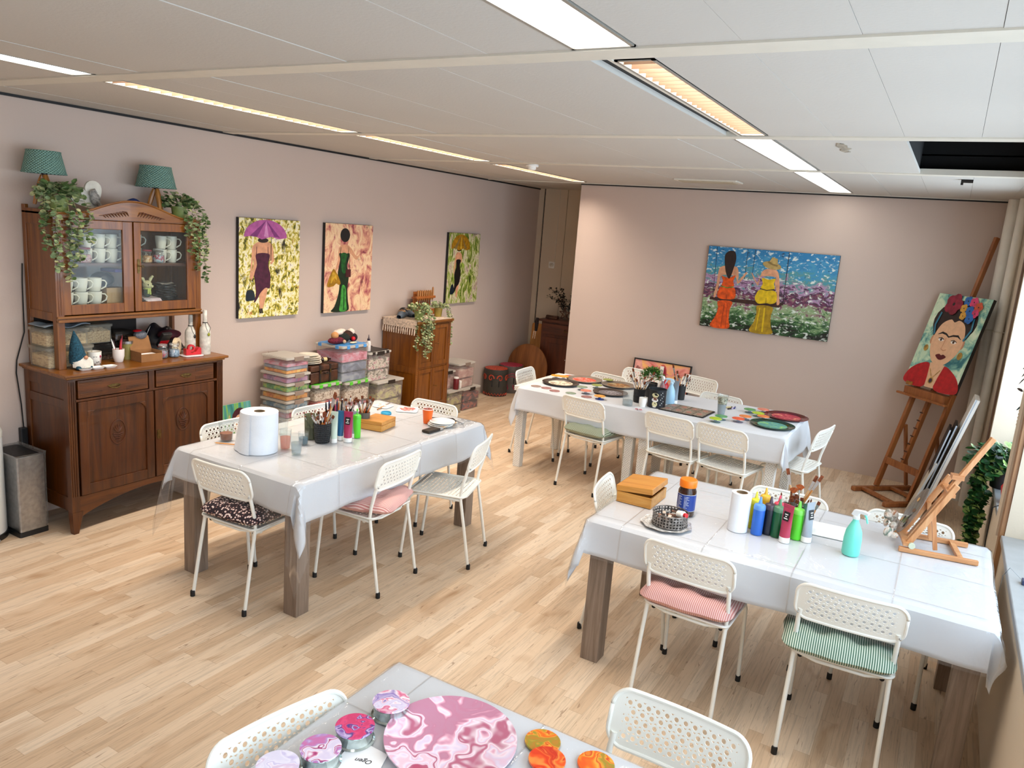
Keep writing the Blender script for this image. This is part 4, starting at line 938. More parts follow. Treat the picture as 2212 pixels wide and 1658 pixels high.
# portrait on the floor easel : placed with the easel below
# ================================================================ THINGS ON AND IN THE SIDEBOARD
SAGE = NT('sage_crochet'); _vo = SAGE.coord((1, 1, 1)); _sp = SAGE.new('ShaderNodeSeparateXYZ'); SAGE.link(_vo, _sp.inputs[0])
_a = SAGE.math('ARCTAN2', _sp.outputs[1], _sp.outputs[0]); _w = SAGE.math('MULTIPLY', SAGE.math('SINE', SAGE.math('MULTIPLY', _a, 34)), SAGE.math('SINE', SAGE.math('MULTIPLY', _sp.outputs[2], 420)))
SAGE.link(SAGE.ramp(SAGE.math('MULTIPLY_ADD', _w, 0.5, 0.5), [(0.25, '#4a6f64'), (0.5, '#86ada0')]), SAGE.b.inputs['Base Color']); SAGE.b.inputs['Roughness'].default_value = 0.95; SAGE.bump(_w, 0.8, 0.006); SAGE = SAGE.m
LAMPLEG = wood('honey_wood', '#8a4f1c', '#b87a38', '#cc9350', 8, 'z')
def tripod_lamp(x, y, z, s, label):
    t = thing('table_lamp', label, 'lamp', (x, y, z), 0, 'tripod lamps on the sideboard')
    H = 0.175 * s
    for k in range(3):
        a = R(90 + 120 * k + 20); m = MB()
        m.tube([(.058 * s * math.cos(a), .058 * s * math.sin(a), 0.004), (.045 * s * math.cos(a), .045 * s * math.sin(a), H * .35), (.022 * s * math.cos(a), .022 * s * math.sin(a), H * .8), (.010 * math.cos(a), .010 * math.sin(a), H)], [.010 * s, .013 * s, .015 * s, .012 * s], 8); m.build('leg', LAMPLEG, t)
    MB().lathe([(.014, H - .01), (.016, H + .008), (.020, H + .012), (.020, H + .02)], 16).build('socket', BLKPL, t)
    rr = .118 * s; r2 = .090 * s; h = .125 * s; z0 = H + .012
    prof = []
    for k in range(15): u = k / 14; prof.append((rr + (r2 - rr) * u + .003 * math.sin(k * PI), z0 + h * u))
    m = MB().lathe(prof, 48, caps=False); m.lathe([(r - .004, zz) for r, zz in prof], 48, caps=False)
    m.ring((0, 0, z0), rr - .001, .004, 40, 6); m.ring((0, 0, z0 + h), r2 - .001, .004, 40, 6)
    m.build('lamp_shade', SAGE, t); return t
tripod_lamp(-4.76, 2.625, 1.975, 1.0, 'sage green crocheted lamp with wooden legs, on the left corner of the sideboard')
tripod_lamp(-4.76, 3.36, 1.940, 1.08, 'sage green crocheted lamp with wooden legs, on the right of the sideboard')
MB().box(X0, HY0, 1.926, HF - .04, HY1, 1.937).wb('hutch_top', OAKL, SB, smooth=False)
# trailing plants
LEAFS = [P('sage_leaf', '#8fa374', 0.6, vary=.25, scale=40), P('pale_leaf', '#bcc08c', 0.6, vary=.2, scale=40), P('green_leaf', '#5a7840', 0.6, vary=.3, scale=40), P('vine_stem', '#8c8b5c', 0.7)]
def leaf(m, p, d, up, L, w, mi):
    m.mat(mi); d = Vector(d).normalized(); s = d.cross(Vector(up))
    if s.length < 1e-3: s = d.cross(Vector((1, 0, 0)))
    s.normalize(); n = s.cross(d); p = Vector(p)
    pts = [p, p + d * L * .35 + s * w * .5 + n * L * .04, p + d * L * .75 + s * w * .42 + n * L * .03, p + d * L, p + d * L * .75 - s * w * .42 + n * L * .03, p + d * L * .35 - s * w * .5 + n * L * .04, p + d * L * .5 - n * L * .05]
    m.add(pts, [(0, 1, 6), (1, 2, 6), (2, 3, 6), (3, 4, 6), (4, 5, 6), (5, 0, 6)])
def trailing(name, label, loc, pot_r, pot_h, potm, vines, seed, bush=90, leafL=.026, cols=(0, 0, 1, 2), spread=.11, cat='plant', face=None):
    """vines: (start dx, dy, then end dx, dy, drop, density)"""
    rn = random.Random(seed); t = thing(name, label, cat, loc)
    MB().lathe([(pot_r * .8, 0), (pot_r * .82, .002), (pot_r, pot_h), (pot_r * 1.06, pot_h), (pot_r * 1.06, pot_h + .008), (pot_r * .9, pot_h + .008), (pot_r * .86, pot_h - .02)], 24).build('pot', potm, t)
    m = MB()
    for k in range(bush):
        a = rn.uniform(0, 2 * PI); e = rn.uniform(0.0, 1.3); r = spread * rn.uniform(.25, 1.0)
        p = Vector((r * math.cos(a) * math.cos(e * .7), r * math.sin(a) * math.cos(e * .7), pot_h + .01 + spread * .75 * math.sin(e) * rn.uniform(.5, 1)))
        leaf(m, p, (math.cos(a) + rn.uniform(-.6, .6), math.sin(a) + rn.uniform(-.6, .6), rn.uniform(-.5, .6)), (rn.uniform(-.2, 1.4), rn.uniform(-.8, .5), 1), leafL * rn.uniform(.9, 1.3), leafL * rn.uniform(.8, 1.1), rn.choice(cols))
    m.build('foliage', LEAFS, t, smooth=False)
    for (sx, sy, ex, ey, drop, dens) in vines:
        m = MB(); pts = []; n = max(6, int(drop / .02))
        for k in range(n + 1):
            u = k / n; out = min(1, u * 4)
            x = sx + (ex - sx) * (1 - (1 - out) ** 2) + .008 * math.sin(k * .9 + sx * 50); y = sy + (ey - sy) * (1 - (1 - out) ** 2) + .008 * math.cos(k * .7 + sy * 50) 
            z = pot_h + .02 + .03 * math.sin(min(1, u * 5) * PI) - drop * max(0, u - .04); pts.append(Vector((x, y, z)))
        m.mat(3).tube(pts, .0014, 4)
        for k in range(1, len(pts)):
            for q in range(dens + 1):
                a = rn.uniform(0, 2 * PI); p = pts[k - 1].lerp(pts[k], rn.random())
                leaf(m, p, (math.cos(a), math.sin(a), rn.uniform(-.35, .35)), (rn.uniform(-.2, 1.6), rn.uniform(-1.0, .5), 1), leafL * rn.uniform(.7, 1.1), leafL * rn.uniform(.6, .95), rn.choice(cols))
        m.build('vine', LEAFS, t, smooth=False)
    return t
POTG = P('green_pot_glaze', '#93a35a', 0.4, vary=.2)
trailing('trailing_plant', 'bushy trailing plant in a green pot at the left front of the sideboard top', (-4.66, 2.645, 1.938), .055, .085, POTG,
         [(.02, -.05, .13, -.09, .45, 3), (.03, -.06, .04, -.115, .20, 3), (.05, -.02, .145, -.02, .52, 3), (.05, 0, .155, .02, .40, 3), (.05, .04, .13, .10, .28, 2), (.02, -.07, .07, -.12, .33, 3)], 1, 240, .036, (0, 0, 0, 1, 2), .12)
trailing('trailing_plant', 'leafy trailing plant hanging over the right corner of the sideboard hutch', (-4.68, 3.475, 1.938), .05, .08, POTG,
         [(.05, .02, .15, .04, .46, 3), (.04, .04, .14, .10, .40, 3), (.02, .05, .08, .15, .55, 3), (.05, -.02, .15, -.04, .22, 3), (.05, -.03, .16, -.01, .34, 2)], 2, 200, .032, (0, 1, 2, 2), .11)
# heart plaque
def heart(w, h, n=40):
    o = []
    for k in range(n):
        a = 2 * PI * k / n; x = 16 * math.sin(a) ** 3; y = 13 * math.cos(a) - 5 * math.cos(2 * a) - 2 * math.cos(3 * a) - math.cos(4 * a); o.append((x / 32 * w, (y + 17) / 29 * h))
    return o
t = thing('heart_plaque', 'round-lobed white wooden heart with a grey plaster figure on the sideboard top', 'ornament', (-4.705, 2.87, 1.938), 0); t.rotation_euler = (0, 0, R(84))
m = MB().prism([(a * math.cos(.5) - (b - .08) * math.sin(.5), a * math.sin(.5) + (b - .08) * math.cos(.5) + .085) for a, b in heart(.20, .185)], 0, .018, lambda a, b, z: (a, z, b)); m.build('heart', P('white_washed_wood', '#ded9cb', .8, vary=.12, scale=14), t, smooth=False, bevel=.002)
m = MB(); G = P('grey_plaster', '#9c968e', .8, vary=.3, scale=60, bump=.6, bscale=120)
m.ell((.0, -.018, .128), (.018, .012, .02)); m.ell((.02, -.016, .095), (.03, .015, .038)); m.tube([(.0, -.02, .10), (.03, -.028, .08), (.05, -.02, .06)], [.008, .010, .006]); m.tube([(.03, -.015, .08), (.05, -.02, .05), (.045, -.02, .03)], [.016, .012, .006]); m.tube([(-.005, -.015, .145), (.015, -.015, .15), (.03, -.012, .13)], [.004, .01, .006])
m.build('relief_figure', G, t)
m = MB(); m.surf(lambda u, v: (-4.70 + .13 * (v - .5), 3.02 + .25 * u, 1.940 + (.108 * math.sin(PI * u) ** .6 + .006 * math.sin(u * 14)) * math.sin(PI * v) ** .5), 26, 12)
tag(m.build('folded_cloth', P('royal_blue_cloth', '#1b3272', .9, vary=.2), solid=.008), 'royal blue folded cloth bag lying behind the hutch crest', 'cloth')
# mugs in the hutch
def make_mug(name='mug', r=.036, h=.088, m=CERAM, taper=.80):
    t = thing(name, '', 'mug', (0, 0, 0))
    MB().lathe([(r * taper * .9, 0), (r * taper, .004), (r * .97, h * .6), (r, h), (r - .003, h), (r * taper - .004, .008), (.0001, .008)], 24).build('body', m, t)
    MB().tube([(r * .95, 0, h * .82), (r + .016, 0, h * .80), (r + .026, 0, h * .62), (r + .020, 0, h * .36), (r * .86, 0, h * .16)], .0042, 8, caps=False).build('handle', m, t)
    return t
mug0 = make_mug(); _mf = [1]
mug1 = make_mug('mug', .041, .084, CERAM, .78); _mg = [1]
def mug(x, y, z, rz, label, src=None):
    if _mf[0]: _mf[0] = 0; mug0.location = (x, y, z); mug0.rotation_euler = (0, 0, rz); mug0['label'] = label; mug0['group'] = 'cream mugs in the glazed cabinet'; return mug0
    return dup(mug0, (x, y, z), rz, label, 'cream mugs in the glazed cabinet')
def mug_big(x, y, z, rz, label):
    if _mg[0]: _mg[0] = 0; mug1.location = (x, y, z); mug1.rotation_euler = (0, 0, rz); mug1['label'] = label; mug1['group'] = 'large cream mugs on the cabinet bottom shelf'; return mug1
    return dup(mug1, (x, y, z), rz, label, 'large cream mugs on the cabinet bottom shelf')
zs = 1.6455; ZB = 1.3845
for row, z, nm in ((0, zs, 'lower'), (1, zs + .089, 'upper')):
    for k, y in enumerate((2.80, 2.885, 2.965)):
        mug(-4.66, y, z, R(60), 'cream mug in the left glazed door, upper shelf, %s row, %s' % (nm, ('beside the candy jar', 'middle of three', 'next to the door stile')[k]))
    for k, y in enumerate((3.13, 3.215, 3.325, 3.405)):
        if row == 0 and k < 2: 
            mug(-4.78, y, z, R(60), 'cream mug hidden behind the jars in the right glazed door, %s' % ('left', 'right')[k]); continue
        x = -4.78 if k < 2 else -4.67
        mug(x, y, z, R(60), 'cream mug in the right glazed door, upper shelf, %s row, %s' % (nm, ('at far left', 'second from left', 'third from left', 'at far right')[k]))
    for k, y in enumerate((2.655, 2.745, 2.835)):
        mug_big(-4.64, y, ZB + row * .085, R(62), 'cream mug on the bottom shelf behind the left glazed door, %s row, %s' % (nm, ('leftmost', 'middle', 'rightmost')[k]))
for k, (y, lab) in enumerate(((2.63, 'grey-blue looking mug at the far back left of the upper shelf'), (2.715, 'mug in shadow behind the round candy jar'))):
    mug(-4.81, y, zs, R(60), lab)
CANDY = dabs('mixed_sweets', [(0.30, '#2b2020'), (0.40, '#a31f33'), (0.48, '#e6d8d0'), (0.55, '#c9404f'), (0.62, '#5d86a0'), (0.72, '#e3c070')], (60, 60, 60), 3, .4, .3)
def jar(x, y, z, r, h, fill, label, lidm=None, g='swing-top jars in the glazed cabinet', round_=False):
    t = thing('glass_jar', label, 'jar', (x, y, z), 0, g)
    prof = [(r * .8, 0), (r, h * .12), (r * (1.1 if round_ else 1), h * .4), (r, h * .7), (r * .78, h * .84), (r * .82, h)]
    MB().lathe(prof, 24, caps=False).build('jar_body', GLASS, t)
    if fill: MB().lathe([(r * .76, .003), (r * .94, h * .13), (r * (1.03 if round_ else .94), h * .4), (r * .9, h * .62), (.0001, h * .68)], 20).build('contents', fill, t)
    MB().lathe([(r * .86, h), (r * .88, h * 1.05), (r * .84, h * 1.12), (.0001, h * 1.14)], 24).build('lid', lidm or clear('jar_glass_lid', '#f0f0ee', .15, .05, .6), t)
    MB().ring((0, 0, h * .93), r * .84, .002, 24, 6).tube([(r * .84, 0, h * .93), (r * 1.05, 0, h * .80), (r * 1.0, 0, h * .62)], .002, 6).build('wire_clip', STEEL, t)
    return t
REDL = P('red_lid', '#8e2530', .4)
jar(-4.62, 2.755, zs, .048, .085, CANDY, 'round jar of bright wrapped sweets with a red lid in the left glazed door', REDL, round_=True)
jar(-4.62, 2.655, zs, .036, .085, dabs('dark_sweets', [(.3, '#1d1818'), (.5, '#4f3a45'), (.7, '#b0a0a8')], (60, 60, 60), 3, .4, .3), 'jar of dark sweets at the left edge of the glazed cabinet')
jar(-4.62, 3.115, zs, .030, .080, dabs('green_sweets', [(.3, '#17351c'), (.5, '#3f8a44'), (.6, '#b43540'), (.7, '#cfd6b8')], (60, 60, 60), 3, .4, .3), 'jar of green sweets beside the cabinet key')
jar(-4.62, 3.185, zs, .034, .078, dabs('amber_sweets', [(.3, '#5a3316'), (.5, '#c98a3f'), (.6, '#e9cfa0'), (.7, '#b2502e')], (60, 60, 60), 3, .4, .3), 'jar of amber sweets with a red lid, middle of the right glazed door', REDL)
jar(-4.62, 3.27, zs, .038, .085, dabs('blue_red_sweets', [(.3, '#27333d'), (.45, '#b32742'), (.55, '#b9ccd3'), (.7, '#6f8791')], (50, 50, 50), 3, .4, .3), 'larger jar of blue and red sweets in the right glazed door')
# lower shelf
LBOX = wood('light_box_wood', '#8b6a45', '#b08d62', '#c7a77c', 7, 'z', .6, 0)
t = thing('wooden_tray_box', 'small open wooden box on the cabinet bottom shelf beside the mugs', 'box', (-4.70, 2.955, ZB))
MB().box(-.09, -.06, 0, .09, .06, .008).box(-.09, -.06, .008, -.082, .06, .105).box(.082, -.06, .008, .09, .06, .105).box(-.082, -.06, .008, .082, -.052, .105).box(-.082, .052, .008, .082, .06, .105).build('box_body', LBOX, t, smooth=False)
BAGM = P('black_bag_film', '#16151c', .35, vary=.4, scale=30, bump=.9, bscale=40)
m = MB(); m.ell((0, 0, .05), (.07, .07, .05), 20, 12); tag(m.build('black_bag', BAGM, loc=(-4.71, 2.93, ZB + .10)), 'crumpled black bag on the wooden box inside the glazed cabinet', 'bag')
tag(MB().box(-.06, -.04, 0, .06, .04, .018).build('purple_packet', P('purple_card', '#3c2b6b', .6), loc=(-4.65, 2.965, ZB + .205), rz=.2, smooth=False), 'purple packet on top of the black bag in the cabinet', 'packet')
tag(MB().box(-.008, -.01, 0, .12, .01, .13).build('picture_frame_edge', LBOX, loc=(-4.75, 3.115, ZB), smooth=False), 'light wooden frame edge beside the toy rabbit', 'frame')
for k in range(4):
    tag(MB().prism(rrect(.15, .11, .004, 2), 0, .008).build('notebook', P('notebook_cream_%d' % (k % 2), ('#cfc3bd', '#b7a9ab')[k % 2], .8), loc=(-4.64, 3.20, ZB + .0085 * k), rz=R(8 - 7 * k), smooth=False), 'pale notebook under the toy rabbit, %s in the pile' % ('lowest', 'second from below', 'third from below', 'topmost')[k], 'notebook', 'notebooks in the glazed cabinet')
t = thing('toy_rabbit', 'small cream crochet rabbit with green scarf behind the right glass door', 'toy', (-4.63, 3.19, ZB + .034))
m = MB().ell((0, 0, .03), (.024, .024, .03)); m.build('body', P('grey_green_yarn', '#59685c', .95, vary=.3, scale=80), t)
YARN = P('cream_yarn', '#cfc79a', .95, vary=.2, scale=80, bump=.5, bscale=150)
MB().ell((0, 0, .082), (.032, .030, .030)).ell((.02, .018, .075), .012).build('head', YARN, t)
for y, b in ((-.02, -.4), (.016, .35)): MB().tube([(0, y, .10), (0, y + b * .03, .125), (.005, y + b * .07, .128 if b < 0 else .142)], [.008, .010, .007], 8).build('ear', YARN, t)
for y in (-.012, .02): MB().ell((.029, y, .086), .0045, 8, 6).build('eye', BLACK, t)
MB().ring((0, 0, .057), .02, .006, 20, 6).tube([(.02, .005, .055), (.026, .005, .02)], .006).tube([(.02, -.006, .055), (.026, -.012, .025)], .006).build('scarf', P('lime_yarn', '#b7c06a', .95), t)
rn = random.Random(4)
for k in range(7):
    r = .082 - .003 * k; m = MB().lathe([(r * .5, 0), (r * .55, .002), (r, .012), (r, .015), (r * .5, .006), (.0001, .006)], 26); tag(m.build('dark_plate', P('black_glazed_plate', '#131416', .25, vary=.1), loc=(-4.70, 3.375, ZB + .0165 * k)), 'black plate in the stack behind the right glass door, %s' % ('at the bottom', 'second from below', 'third from below', 'fourth from below', 'fifth from below', 'second from the top', 'at the top')[k], 'plate', 'black plates in the glazed cabinet')
    m = MB(); n = 14; pp = []
    for q in range(n): a = 2 * PI * q / n; rr = r * rn.uniform(.75, 1.12); pp.append((rr * math.cos(a), rr * math.sin(a)))
    vs = [(0, 0, .0135)] + [(x, y, .0125 + rn.uniform(0, .012)) for x, y in pp]; m.add(vs, [(0, 1 + q, 1 + (q + 1) % n) for q in range(n)])
    tag(m.build('tissue_sheet', P('grey_tissue', '#b9b2a9', .9, vary=.15), loc=(-4.70, 3.375, ZB + .0165 * k), smooth=False), 'crumpled pale tissue laid on a black plate, %s' % ('lowest', 'second from below', 'third from below', 'fourth from below', 'fifth from below', 'second from the top', 'topmost')[k], 'tissue', 'tissue between the black plates')
# ---- counter ----------------------------------------------------------------------
ZK = 1.0105
TUB = clear('cloudy_tub_plastic', '#f1efe6', .20, .15, .5, '#dcd8cc')
STICK = dabs('loose_wooden_sticks', [(.3, '#7a5a36'), (.45, '#c6a676'), (.6, '#e6cea0'), (.75, '#a98655')], (30, 90, 120), 3, .7, .2, bumps=.8)
def tub(name, x, y, z, w, d, h, fill, lab, body=TUB, lidm=None, group=None, fh=.82, handles=None, loc_rz=0.0, cat='storage box', lidh=.016, inset=.008):
    """clear lidded box, w along local x, d along local y"""
    t = thing(name, lab, cat, (x, y, z), loc_rz, group); k = .92
    m = MB(); a, b = w / 2, d / 2; hb = h - lidh
    rb, rt = rrect(w * k, d * k, .012, 3), rrect(w - 2 * inset, d - 2 * inset, .014, 3); n = len(rb)
    m.add([(p[0], p[1], 0) for p in rb] + [(p[0], p[1], hb) for p in rt], [tuple(range(n - 1, -1, -1))] + [(q, (q + 1) % n, n + (q + 1) % n, n + q) for q in range(n)])
    m.build('box_body', body, t)
    lm = MB().prism(rrect(w, d, .018, 4), hb, h); lm.prism(rrect(w - .03, d - .03, .012, 4), h, h + .003); lm.build('lid', lidm or body, t, bevel=.002)
    if fill:
        ff = fill if isinstance(fill, list) else [fill]; zz = .004; dz = (hb * fh - .004) / len(ff)
        for q, fm in enumerate(ff):
            rn = random.Random(int(abs(x * 1000 + y * 77 + z * 50)) + q); s = k - .03 + .06 * q / len(ff)
            m = MB(); N = 12
            m.prism(rrect(w * s - .006, d * s - .006, .01, 3), zz, zz + dz * .8)
            m.surf(lambda u, v: ((u - .5) * (w * s - .008), (v - .5) * (d * s - .008), zz + dz * .8 + (dz * .25 + .006) * math.sin(PI * u) ** .4 * math.sin(PI * v) ** .4 * (.6 + .4 * math.sin(u * 17 + q) * math.cos(v * 13))), N, N)
            m.build('contents', fm, t); zz += dz
    if handles:
        for s in (-1, 1): MB().box(-.045, s * (b + .001) - .004, hb - .012, .045, s * (b + .001) + .004, h + .004).build('clip_handle', handles, t, smooth=False, bevel=.002) if w < d * 1.5 and False else MB().box(s * (a + .001) - .005, -.05, hb - .014, s * (a + .001) + .005, .05, h + .005).build('clip_handle', handles, t, smooth=False, bevel=.002)
    return t
tub('storage_tub', -4.715, 2.655, ZK, .22, .30, .125, STICK, 'lower clear tub full of wooden craft sticks at the left of the counter', group='tubs of craft sticks')
tub('storage_tub', -4.725, 2.650, ZK + .1295, .20, .28, .105, STICK, 'upper clear tub of wooden craft sticks, behind the hutch post', group='tubs of craft sticks', fh=.95)
tub('storage_tub', -4.77, 2.885, ZK + .115, .16, .20, .12, STICK, 'clear tub of craft sticks on the dark trays, right of the gnome', group='tubs of craft sticks', fh=.9)
SMOK = clear('smoky_tray_plastic', '#cfcac4', .25, .12, .5, '#5b544e')
BEADS = dabs('brown_beads', [(.35, '#2b1a12'), (.5, '#7a4d34'), (.62, '#c7a58a'), (.7, '#3a241a')], (90, 90, 90), 2, .4, .2)
tub('craft_tray', -4.77, 2.93, ZK, .15, .26, .05, BEADS, 'smoky plastic tray of brown beads, bottom of the tray stack', SMOK, group='smoky craft trays')
tub('craft_tray', -4.77, 2.935, ZK + .054, .15, .26, .055, P('dark_tray_fill', '#1a1614', .6), 'smoky plastic tray with dark contents, middle of the tray stack', SMOK, group='smoky craft trays')
tub('craft_tray', -4.775, 3.075, ZK + .115, .14, .15, .06, BEADS, 'smoky plastic tray with a pale clip, top right of the tray stack', SMOK, group='smoky craft trays')
m = MB(); m.surf(lambda u, v: (-.09 + .18 * v, -.14 + .28 * u, .012 + .012 * math.sin(u * 9) * math.cos(v * 7)), 14, 10); tag(m.build('plastic_bag', P('pale_blue_film', '#8d9aa5', .4, vary=.2, bump=.7, bscale=30), loc=(-4.73, 2.66, ZK + .238), solid=.004), 'crumpled blue-grey film on the upper craft stick tub', 'plastic bag')
# gnome
t = thing('felt_gnome', 'gnome doll with drooping teal knitted hat and white beard by the hutch post', 'gnome', (-4.545, 2.665, ZK))
TEAL = P('teal_knit', '#1d4a5c', .95, vary=.35, scale=120, bump=.8, bscale=160)
MB().ell((0, 0, .03), (.045, .045, .032)).build('body', P('navy_felt', '#141d2b', .95), t)
prof = [(.052, .035), (.050, .06), (.046, .09), (.042, .11), (.038, .13), (.030, .16), (.020, .19), (.010, .215), (.003, .235)]
MB().lathe(prof, 20).xf(Matrix.Shear('XY', 4, (0.0, -0.12))).build('hat', TEAL, t)
m = MB(); rn = random.Random(9)
for k in range(26): a = R(-75 + 150 * k / 25); m.tube([(.045 * math.cos(a), .045 * math.sin(a) + .008, .075 - .01 * abs(math.sin(a))), (.062 * math.cos(a), .06 * math.sin(a) + .01, .045), (.068 * math.cos(a), .062 * math.sin(a) + .012, .012)], [.005, .006, .003], 5)
m.build('beard', P('white_wool', '#e8e2d6', .95, vary=.1), t); MB().ell((.058, .008, .075), .012).build('nose', SKIN, t)
for s in (-1, 1): MB().ell((.05, s * .035, .012), (.02, .014, .012)).build('boot', TEAL, t)
t = make_mug('mug', .040, .085, P('white_china', '#efeae0', .25, vary=.0), .86); t.location = (-4.60, 2.795, ZK); t.rotation_euler = (0, 0, R(205)); tag(t, 'white mug with sleepy eyes and a pink dandelion, handle towards the gnome', 'mug')
m = MB(); 
def onmug(a, z, r=.0402): return (r * math.cos(a), r * math.sin(a), z)
A0 = R(-205 - 25)
for da in (-.28, .05): m.tube([onmug(A0 + da, .058), onmug(A0 + da + .10, .053), onmug(A0 + da + .2, .057)], .001, 5)
m.mat(1).ell(onmug(A0 + .8, .056), (.006, .006, .008), 8, 6).tube([onmug(A0 + .8, .05), onmug(A0 + .84, .015)], .0008, 4)
m.mat(2)
for k in range(6): m.ell(onmug(A0 - .6 + k * .27, .018 + .008 * math.sin(k * 2.2)), (.0035, .0035, .0045), 8, 6)
m.build('painted_face', [BLACK, P('dandelion_pink', '#a3174a', .5), P('flower_grey', '#77776f', .5)], t)
t = thing('snack_dish', 'white three-part dish at the front edge of the counter', 'dish', (-4.475, 2.745, ZK), R(88))
for k in range(3):
    c = (-.085 + k * .075, .008 - .004 * k); o = rrect(.082, .062, .015, 4, *c)
    i = rrect(.070, .050, .012, 4, *c); n = len(o); m = MB(); m.add([(a, b, 0) for a, b in rrect(.06, .045, .01, 4, *c)] + [(a, b, .012) for a, b in o] + [(a, b, .012) for a, b in i] + [(a, b, .004) for a, b in rrect(.06, .042, .01, 4, *c)],
        [tuple(range(n - 1, -1, -1))] + [(q + j * n, (q + 1) % n + j * n, n + (q + 1) % n + j * n, n + q + j * n) for j in range(3) for q in range(n)] + [tuple(3 * n + q for q in range(n))]); m.build('compartment', WHITE, t)
def pen(p0, p1, r, m, label, cat='pen', name='pen', g=None, tipm=None, tl=.15):
    p0, p1 = Vector(p0), Vector(p1); t = thing(name, label, cat, p0, 0, g); d = p1 - p0
    MB().tube([(0, 0, 0), d * (1 - tl)], r, 8).build('barrel', m, t); MB().tube([d * (1 - tl), d * (1 - tl * .4), d], [r, r * .7, r * .2], 8).build('tip', tipm or m, t); return t
def cup(x, y, z, r, h, m, label, name='cup', taper=.85, cat='cup', g=None, wall=.0022, n=24):
    return tag(MB().lathe([(r * taper * .92, 0), (r * taper, .003), (r * .97, h * .45), (r, h), (r - wall, h), (r * taper - wall, .005), (.0001, .005)], n).build(name, m, loc=(x, y, z)), label, cat, g)
px, py = -4.60, 2.955
cup(px, py, ZK, .036, .085, P('matt_white_beaker', '#ece4dc', .5, vary=.02), 'white beaker holding red and pink pens on the counter', 'pen_beaker', .72)
RED = P('bright_red_plastic', '#c4121f', .35, vary=.05); PINK = P('salmon_plastic', '#df6a5a', .4)
pen((px, py - .005, ZK + .008), (px + .005, py - .05, ZK + .155), .0065, PINK, 'salmon pen with white end leaning left in the white beaker', tipm=WHITE, tl=.45)
pen((px - .005, py, ZK + .008), (px - .01, py - .028, ZK + .145), .0045, P('dark_brown_lacquer', '#3b1512', .3), 'thin dark pencil in the white beaker', 'pencil', 'pencil')
pen((px, py + .006, ZK + .008), (px, py + .022, ZK + .15), .008, RED, 'thick red marker in the white beaker', tipm=RED, tl=.3)
pen((px + .01, py + .01, ZK + .008), (px + .004, py + .026, ZK + .175), .003, P('crimson_lacquer', '#8d1020', .3), 'thin crimson pencil standing tallest in the white beaker', 'pencil', 'pencil')
tt = thing('tin_canister', 'olive paper tin with a silver lid behind the cardboard box', 'tin', (-4.66, 3.05, ZK)); MB().lathe([(.040, 0), (.040, .105)], 28).build('tin_body', P('olive_label', '#7f7436', .5, vary=.2), tt); MB().lathe([(.042, .105), (.043, .122), (.040, .124), (.036, .118), (.0001, .118)], 28).build('lid', STEEL, tt)
KRAFT = P('kraft_card', '#8f6238', .85, vary=.08)
t = thing('cardboard_box', 'small open kraft cardboard box with its lid standing up', 'box', (-4.55, 3.12, ZK), R(88)); w, d, h, q = .075, .06, .065, .002
MB().box(-w, -d, 0, w, d, q).box(-w, -d, q, w, -d + q, h * .8).box(-w, d - q, q, w, d, h).box(-w, -d + q, q, -w + q, d - q, h).box(w - q, -d + q, q, w, d - q, h).build('box_body', KRAFT, t, smooth=False)
MB().add([(-w, d, h), (w, d, h), (w * .95, d + .03, h + .085), (-w * .95, d + .03, h + .085), (-w, d + q, h), (w, d + q, h), (w * .95, d + .03 + q, h + .085), (-w * .95, d + .03 + q, h + .085)], [(0, 1, 2, 3), (7, 6, 5, 4), (0, 4, 5, 1), (1, 5, 6, 2), (2, 6, 7, 3), (3, 7, 4, 0)]).build('lid_flap', KRAFT, t, smooth=False)
MB().box(-w + .01, -d + .01, q, w - .01, d - .02, h * .62).build('paper_slips', PAPER, t, smooth=False)
jar(-4.555, 3.245, ZK, .033, .085, dabs('red_grey_bits', [(.35, '#3a3c42'), (.5, '#8e959b'), (.62, '#c33344')], (30, 30, 20), 3), 'glass jar with red and grey bits, left of two on the counter', g='clip-top jars on the counter')
jar(-4.545, 3.325, ZK, .036, .085, dabs('blue_paper_bits', [(.35, '#33475b'), (.5, '#9bb3c6'), (.62, '#d9d9dc'), (.7, '#b23e52')], (20, 20, 16), 3), 'glass jar with pale blue paper inside, beside the tape roll', g='clip-top jars on the counter')
t = tag(MB().lathe([(.038, -.012), (.060, -.012), (.060, .012), (.038, .012), (.038, -.012)], 36, caps=False).xf(Matrix.Rotation(R(90), 4, 'Y')).xf(Matrix.Rotation(R(35), 4, 'Z')).build('tape_roll', P('cream_masking_tape', '#e0cba8', .6), loc=(-4.575, 3.405, ZK + .075)), 'large cream masking tape roll standing beside the red dispenser', 'tape roll'); 
t.location = (-4.60, 3.385, ZK + .0605)
t = thing('tape_dispenser', 'bright red tape dispenser on a white saucer', 'tape dispenser', (-4.52, 3.445, ZK + .009), R(80))
MB().prism([(-.05, 0), (.06, 0), (.06, .045), (.045, .052), (.02, .02), (-.01, .012), (-.03, .04), (-.05, .045)], -.022, .022, lambda a, b, z: (a, z, b)).build('dispenser_body', RED, t, smooth=False, bevel=.003)
MB().lathe([(.014, -.009), (.026, -.009), (.026, .009), (.014, .009), (.014, -.009)], 24, caps=False).xf(Matrix.Rotation(R(90), 4, 'X')).xf(Matrix.Translation((-.005, 0, .045))).build('tape', RED, t)
tag(MB().prism(rrect(.15, .10, .03, 6), 0, .008).build('saucer', P('lilac_white_dish', '#dcd3d6', .3), loc=(-4.52, 3.445, ZK), rz=R(80), bevel=.003), 'flat white saucer under the red tape dispenser', 'saucer')
BOT = P('gesso_bottle', '#d5d0c4', .9, vary=.15, scale=30, bump=1.0, bscale=70)
